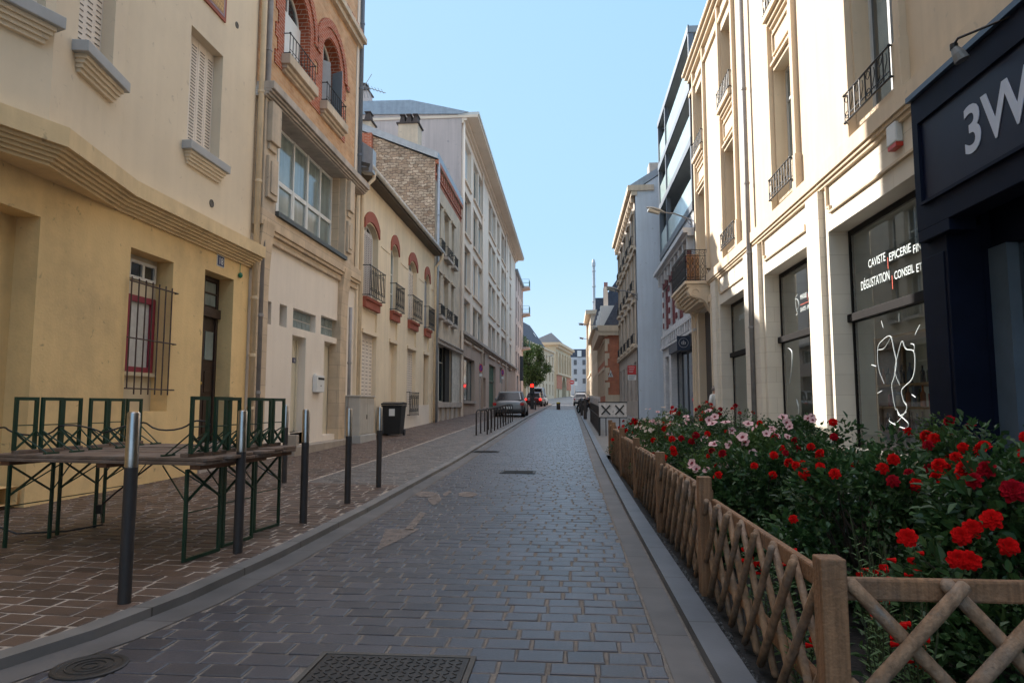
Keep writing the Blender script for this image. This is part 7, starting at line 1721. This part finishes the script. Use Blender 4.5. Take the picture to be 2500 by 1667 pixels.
LF4 = leafmat('reddish_leaf', (.05, .02, .012), (.04, .06, .02), .45)
STM = mat('green_stem', (.06, .075, .03), .7, .2, 9); STW = mat('woody_stem', (.07, .05, .035), .85, .2, 9)
def leaf(mb, p, d, n, L_, W_, fold=.25):
    d = d.normalized(); s = d.cross(n)
    if s.length < 1e-3: s = Vector((1, 0, 0))
    s.normalize(); n = s.cross(d).normalized(); dn = n*(-L_*.12)
    v = [p, p+d*L_*.35+s*W_*.5+n*W_*fold, p+d*L_*.75+s*W_*.36+n*W_*fold*.6+dn*.5, p+d*L_+dn, p+d*L_*.75-s*W_*.36+n*W_*fold*.6+dn*.5, p+d*L_*.35-s*W_*.5+n*W_*fold]
    mb.add(v, [(0, 1, 2, 3), (0, 3, 4, 5)])
def rvec(r): 
    while True:
        v = Vector((r.uniform(-1, 1), r.uniform(-1, 1), r.uniform(-1, 1)))
        if .05 < v.length < 1: return v.normalized()
def make_bush(name, label, cat, loc, rx, ry, h, nclump, nleaf, lm, L_=.05, seed=1, group=None, zlow=.15, spikes=0, stem=STW, clr=.12):
    r = random.Random(seed); t = thing(name, label, cat, loc, group); x0, y0, z0 = loc
    mb = MB(); st = MB(); tips = []
    for c in range(nclump):
        a = r.uniform(0, 2*pi); v = r.uniform(0, 1)**.6; ph = r.uniform(zlow, 1)
        env = sqrt(max(0, 1-(max(0, ph-.45)/.60)**2))*(.55+.45*min(1, ph/.35))
        rad = r.uniform(.35, 1.0)**.5*env*r.uniform(.85, 1.12)
        cx, cy, cz = x0+rx*rad*cos(a), y0+ry*rad*sin(a), z0+h*ph*r.uniform(.92, 1.04)
        out = Vector((cos(a)*.8, sin(a)*.8, .6)).normalized(); C = Vector((cx, cy, cz))
        base = Vector((x0+r.uniform(-.12, .12)*rx*2, y0+r.uniform(-.12, .12)*ry*2, z0-.03))
        if c % 3 == 0:
            m_ = base.lerp(C, .5)+Vector((0, 0, .08)); st.tube([base, m_, C, C+out*clr*.8], [.009, .006, .004, .002], 5)
        tips.append((C+out*clr, out))
        for k in range(nleaf):
            q = rvec(r)*(r.random()**.5)*clr; p = C+q+out*.02
            d = (q.normalized()*.7+out*.5+rvec(r)*.6); n = (Vector((0, 0, 1))+q.normalized()*.5+rvec(r)*.55).normalized()
            leaf(mb, p, d, n, L_*r.uniform(.45, 1.3), L_*.62*r.uniform(.6, 1.2))
    for k in range(spikes):
        a = r.uniform(0, 2*pi); rr_ = r.uniform(0, .8); b_ = Vector((x0+rx*rr_*cos(a), y0+ry*rr_*sin(a), z0+h*.75)); hh_ = r.uniform(.18, .42)
        lean = Vector((r.uniform(-.12, .12), r.uniform(-.12, .12), 1)); e_ = b_+lean*hh_; st.tube([b_, b_.lerp(e_, .5), e_], [.005, .004, .002], 5)
        for q in range(14):
            p = b_.lerp(e_, q/14); aa = q*2.4; d = Vector((cos(aa), sin(aa), .45)); leaf(mb, p, d, Vector((0, 0, 1)), L_*(1.15-.045*q), L_*.6)
        tips.append((e_, Vector((0, 0, 1))))
    mb.build('foliage', lm, t); st.build('stems', stem, t, smooth=True)
    return t, tips
# --- flowers (shared meshes)
RED = mat('red_petal', (.66, .006, .006), .85, .15, 30, 0, spec=.12); RED2 = mat('crimson_petal', (.36, .004, .014), .85, .15, 30, 0, spec=.12); PNKP = mat('pale_pink_petal', (.72, .42, .42), .55, .08, 30, 0); WHP = mat('cream_petal', (.75, .62, .52), .55, .08, 30, 0); MRN = mat('maroon_centre', (.25, .01, .03), .6)
def petal(mb, az, tilt, L_, W_, r0, z0, cup=.3, curl=.15, mi=0):
    ca, sa = cos(az), sin(az); rows = []
    for i, s in enumerate((0, .4, .75, 1)):
        ang = tilt-curl*s*s*3; rad = r0+L_*s*cos(tilt)*(1+.0*s)+L_*curl*s*s; z = z0+L_*s*sin(tilt)-L_*curl*.8*s**3
        w = W_*(.35, .95, 1.0, .45)[i]/2
        rows.append([(rad-cup*w*.5, -w, z+cup*w), (rad, 0, z), (rad-cup*w*.5, w, z+cup*w)])
    vs = [(ca*x-sa*y, sa*x+ca*y, z) for row in rows for x, y, z in row]
    mb.add(vs, [(i*3+j, i*3+j+1, i*3+3+j+1, i*3+3+j) for i in range(3) for j in range(2)], mi)
def rose_mesh(name, m, seed):
    r = random.Random(seed); mb = MB()
    for ring, (n, tilt, L_, W_, r0, z0) in enumerate(((7, -.1, .032, .032, .012, .0), (8, .22, .031, .028, .011, .007), (9, .50, .028, .024, .009, .014), (9, .78, .024, .020, .007, .020), (8, 1.0, .019, .015, .004, .026), (5, 1.3, .014, .010, .001, .029))):
        for k in range(n): petal(mb, 2*pi*(k+.5*ring)/n+r.uniform(-.2, .2), tilt+r.uniform(-.1, .1), L_*r.uniform(.9, 1.1), W_*r.uniform(.85, 1.1), r0, z0, .55, .14)
    o = mb.build(name, m); me = o.data; bpy.data.objects.remove(o); me.polygons.foreach_set('use_smooth', [True]*len(me.polygons)); return me
def hib_mesh():
    mb = MB()
    for k in range(5): petal(mb, 2*pi*k/5, .35, .052, .052, .003, 0, .15, .12)
    for k in range(5): petal(mb, 2*pi*k/5, .38, .018, .014, .003, .003, .1, 0, 1)
    mb.tube([(0, 0, 0), (0, 0, .03)], [.003, .005], 6, 1)
    o = mb.build('hibiscus_flower', [PNKP, MRN]); me = o.data; bpy.data.objects.remove(o); return me
def mini_mesh(name, m):
    mb = MB()
    for k in range(5): petal(mb, 2*pi*k/5, .4, .022, .022, .002, 0, .3, .1)
    for k in range(4): petal(mb, 2*pi*k/4, .9, .016, .014, .002, .002, .3, .1)
    o = mb.build(name, m); me = o.data; bpy.data.objects.remove(o); return me
ROSE = [rose_mesh('rose_bloom', RED, 1), rose_mesh('rose_bloom', RED, 2), rose_mesh('rose_bloom', RED2, 3)]; HIB = hib_mesh(); MINI = [mini_mesh('small_bloom', WHP), mini_mesh('small_bloom', PNKP)]; MINR = mini_mesh('small_red_bloom', RED)
def flower(t, me, p, n, s, r, name):
    o = bpy.data.objects.new(name, me); COL.objects.link(o); o.parent = t; off = t.location
    n = n.normalized(); q = n.to_track_quat('Z', 'Y'); o.rotation_mode = 'QUATERNION'; from mathutils import Quaternion
    o.rotation_quaternion = q @ Quaternion((0, 0, 1), r.uniform(0, 6.3)); o.location = Vector(p)-off; o.scale = (s, s, s)
def bloom(t, tips, n, mes, s, r, name, up=.0, cam_bias=.6, zmin=0):
    tp = [x for x in tips if x[0].z > zmin]; tp.sort(key=lambda q: -(q[0].z*1.0+q[1].dot(Vector((-.5, -.8, 0)))*.25)+r.uniform(-.12, .12))
    for k in range(min(n, len(tp)*2)):
        p, o_ = tp[k % len(tp)]; d = (o_+Vector((-.35, -cam_bias, .25))+rvec(r)*.35); flower(t, mes[r.randrange(len(mes))], p+o_*.02+Vector((r.uniform(-.05, .05), r.uniform(-.05, .05), up)), d, s*r.uniform(.75, 1.15), r, name)
rf = random.Random(5); Z0 = -.03
def B(*a, **k): return make_bush(*a, **k)
# near right: large red roses
roses = [((2.15, 3.35), .62, .50, 1.08, 13, 'big red rose bush nearest the camera, behind the cross fence at the right edge', 11, 1.25),
         ((1.85, 4.55), .55, .55, .98, 12, 'red rose bush below the wine glass window, second from the camera', 10, 1.0),
         ((2.75, 4.6), .55, .6, 1.22, 14, 'tall red rose bush against the navy shopfront', 10, 1.1),
         ((2.45, 6.2), .60, .6, 1.20, 15, 'red rose bush in front of the right edge of the large shop window', 9, .95),
         ((1.55, 5.9), .42, .5, .92, 16, 'low red rose bush just behind the second fence post', 5, .9)]
for (x, y), rx, ry, h, sd, lb, nf, s in roses:
    t, tips = B('rose_bush', lb, 'rose bush', (x, y, Z0), rx, ry, h*.90, 95, 60, LF, L_=.060, seed=sd, group='flowering shrubs in the planted bed', clr=.14); bloom(t, tips, int(nf*1.7), ROSE, s*.78, rf, 'rose', zmin=.35)
    for k in range(5):
        p, o_ = tips[rf.randrange(len(tips))]; flower(t, MINR, p, o_, 1.0, rf, 'rosebud')
# low leafy plant at the foot of the cross fence
t, tips = B('rose_bush', 'low rose foliage with two full red blooms just behind the cross fence rail', 'rose bush', (1.95, 2.98, Z0), .55, .28, .62, 34, 44, LF, L_=.05, seed=31, group='flowering shrubs in the planted bed', clr=.12, zlow=.3)
for (px, py, Y) in ((2338, 1365, 2.9), (2368, 1368, 2.88), (2462, 1335, 3.0), (2215, 1312, 3.0), (2375, 1290, 3.05), (2348, 1308, 3.05)):
    x, z = at_y(Y, px, py); flower(t, ROSE[rf.randrange(2)], (x, Y, z), Vector((-.5, -1, .35)), .85, rf, 'rose')
t, tips = B('green_shrub', 'rounded plain green shrub in front of the navy pillar', 'shrub', (2.9, 5.6, Z0), .30, .3, 1.12, 40, 60, LF2, L_=.035, seed=33, clr=.09)
# hibiscus with pale pink flowers
hib = [((1.75, 7.2), .45, .55, 1.15, 41, 'pale pink hibiscus in the middle of the bed, before the large window', 11), ((2.5, 8.1), .5, .6, 1.25, 42, 'pale pink hibiscus beside the pier between the two big shop windows', 8), ((1.40, 6.9), .30, .4, .82, 43, 'small pale pink hibiscus leaning on the lattice fence', 6), ((1.9, 9.6), .5, .6, 1.28, 44, 'tall shooting hibiscus before the middle shop window', 7)]
for (x, y), rx, ry, h, sd, lb, nf in hib:
    t, tips = B('hibiscus_bush', lb, 'hibiscus', (x, y, Z0), rx, ry, h*.84, 80, 52, LF2 if sd % 2 else LF, L_=.055, seed=sd, group='flowering shrubs in the planted bed', spikes=5, stem=STM, clr=.13); bloom(t, tips, nf, [HIB], .9, rf, 'hibiscus_flower', zmin=.4)
# far mixed roses and white roses
far = [((1.40, 8.6), .42, .6, 1.05, 51, 'red rose bush overhanging the fence between the third and fourth posts', 12, 'r'), ((2.6, 10.6), .5, .6, 1.30, 52, 'red and pink shrub rose before the narrow shop window', 8, 'r'), ((1.50, 10.5), .5, .6, 1.18, 54, 'shrub covered in small cream white roses near the fourth fence post', 95, 'w'),
       ((2.2, 12.2), .55, .7, 1.38, 53, 'red rose bush in the middle of the bed before the doorway', 16, 'r'), ((1.40, 12.4), .42, .7, 1.05, 55, 'red rose bush beside the fifth fence post', 12, 'r'), ((1.8, 14.0), .5, .7, 1.25, 56, 'shrub covered in small pale roses near the far end of the bed', 95, 'w'),
       ((1.25, 14.4), .32, .7, .98, 57, 'small red rose bush at the far corner of the fence', 10, 'r'), ((2.7, 13.8), .45, .7, 1.40, 58, 'loose reddish leaved shrub at the far right of the bed', 5, 'r'), ((1.5, 15.3), .45, .35, 1.05, 59, 'dark shrub with a few red flowers under the cross board', 6, 'r')]
for (x, y), rx, ry, h, sd, lb, nf, kd in far:
    t, tips = B('rose_bush', lb, 'rose bush', (x, y, Z0), rx, ry, h*.86, 60, 46, LF4 if sd == 58 else (LF2 if kd == 'w' else LF), L_=.048, seed=sd, group='flowering shrubs in the planted bed', spikes=3 if sd % 2 == 0 else 0, clr=.13)
    if kd == 'w': bloom(t, tips, nf, MINI, 1.25, rf, 'small_rose', zmin=.4)
    else: bloom(t, tips, nf, ROSE, .85, rf, 'rose', zmin=.4)
# dark undergrowth through the bed
r = random.Random(77); mb = MB()
for k in range(9000):
    x = r.uniform(1.05, 3.05); y = r.uniform(2.7, 15.4); z = Z0+.04+r.random()**1.5*(.45 if x > 1.25 else .25)
    leaf(mb, Vector((x, y, z)), Vector((r.uniform(-1, 1), r.uniform(-1, 1), r.uniform(-.1, .8))), (Vector((0, 0, 1))+rvec(r)*.6).normalized(), r.uniform(.03, .06), r.uniform(.02, .035))
o = mb.build('ground_cover', LF); o['kind'] = 'stuff'; o['label'] = 'dark leafy ground cover under the roses'; o['category'] = 'ground cover'
# snapdragon-like red spikes by the fence
def spikes(label, x, y, n, h, seed):
    r = random.Random(seed); t = thing('penstemon', label, 'flowering plant', (x, y, Z0), 'red spiky flowers near the fence'); st = MB(); lf = MB(); fl = MB()
    for k in range(n):
        b = Vector((x+r.uniform(-.13, .13), y+r.uniform(-.13, .13), Z0)); e = b+Vector((r.uniform(-.13, .09), r.uniform(-.15, .12), h*r.uniform(.7, 1.1))); st.tube([b, b.lerp(e, .5), e], [.004, .003, .002], 5)
        for q in range(26):
            s = q/26*.85; p = b.lerp(e, s); a = q*2.1; leaf(lf, p, Vector((cos(a), sin(a), .5)), Vector((0, 0, 1)), .05*(1.1-s*.5), .011, .1)
        if k % 5 == 0:
            fl.cut()
            for q in range(6):
                p = b.lerp(e, .74+.26*q/7); a = q*2.5; d = Vector((cos(a), sin(a), -.15)); fl.tube([p, p+d*.014, p+d*.030, p+d*.036], [.003, .006, .010, .013], 6, caps=True)
    lf.build('foliage', LF3, t); st.build('stems', STM, t); fl.build('flower_spike', RED, t)
spikes('red spiky flowers leaning through the lattice between first and second posts', 1.10, 3.75, 12, .55, 3); spikes('red spiky flowers just behind the nearest fence post', 1.42, 3.15, 16, .62, 4); spikes('short red spiky plant at the left of the cross fence', 1.22, 2.75, 12, .60, 6); spikes('light green plant with a few red flowers low in the lattice', 1.08, 3.2, 10, .38, 7)
spikes('light green spiky plant in the centre of the cross fence', 1.55, 3.6, 10, .72, 9)
# loose gravel between kerb and fence
mb = MB(); r = random.Random(8)
for k in range(2600):
    x = r.uniform(.802, .89); y = 2+r.random()**1.6*11; s = r.uniform(.004, .010); z = -.033
    mb.add([(x-s, y-s, z), (x+s, y-s*.6, z), (x+s*.7, y+s, z), (x-s, y+s*.8, z), (x, y, z+s*1.2)], [(0, 1, 4), (1, 2, 4), (2, 3, 4), (3, 0, 4)])
o = mb.build('gravel', mat('dark_gravel', (.10, .10, .10), .8, .3, 30, island=.6)); o['kind'] = 'stuff'
# ------------------------------------------------------------------ street tree at the junction
def tree(label, x, y, h, cr, seed, n=5200, lm=None, zc=.66):
    r = random.Random(seed); z0 = gz(y); t = thing('street_tree', label, 'tree', (x, y, z0)); mb = MB()
    mb.tube([(x, y, z0), (x+.1, y, z0+h*.2), (x, y, z0+h*.42), (x+.15, y, z0+h*.62)], [.22, .17, .14, .07], 10); ends = []
    for k in range(9):
        a = k*2.4; s = Vector((x, y, z0+h*(.33+.03*k))); e = s+Vector((cos(a)*cr*.75, sin(a)*cr*.75, h*.22)); mb.tube([s, s.lerp(e, .5)+Vector((0, 0, .1)), e], [.08, .05, .02], 6)
    mb.build('trunk', STW, t, smooth=True); lf = MB()
    cl = []
    for k in range(60):
        v = rvec(r)*(r.uniform(.45, 1)); cl.append((Vector((x+v.x*cr, y+v.y*cr, z0+h*zc+v.z*h*.34)), r.uniform(.45, .8)))
    for k in range(n):
        c, rr_ = cl[r.randrange(60)]; q = rvec(r)*rr_*(r.random()**.4); leaf(lf, c+q, rvec(r)+q.normalized(), (Vector((0, 0, 1))+rvec(r)*.7).normalized(), r.uniform(.16, .28), r.uniform(.10, .17))
    lf.build('crown', lm or LF3, t)
TL = leafmat('tree_leaf', (.03, .06, .015), (.07, .12, .03), .5)
tree('leafy green tree at the junction behind the waiting red car', -5.5, 97, 8.8, 2.9, 3, n=11000, lm=TL, zc=.60)
tree('second green tree farther back behind the junction tree', -8.2, 112, 11.5, 2.8, 4, lm=TL)
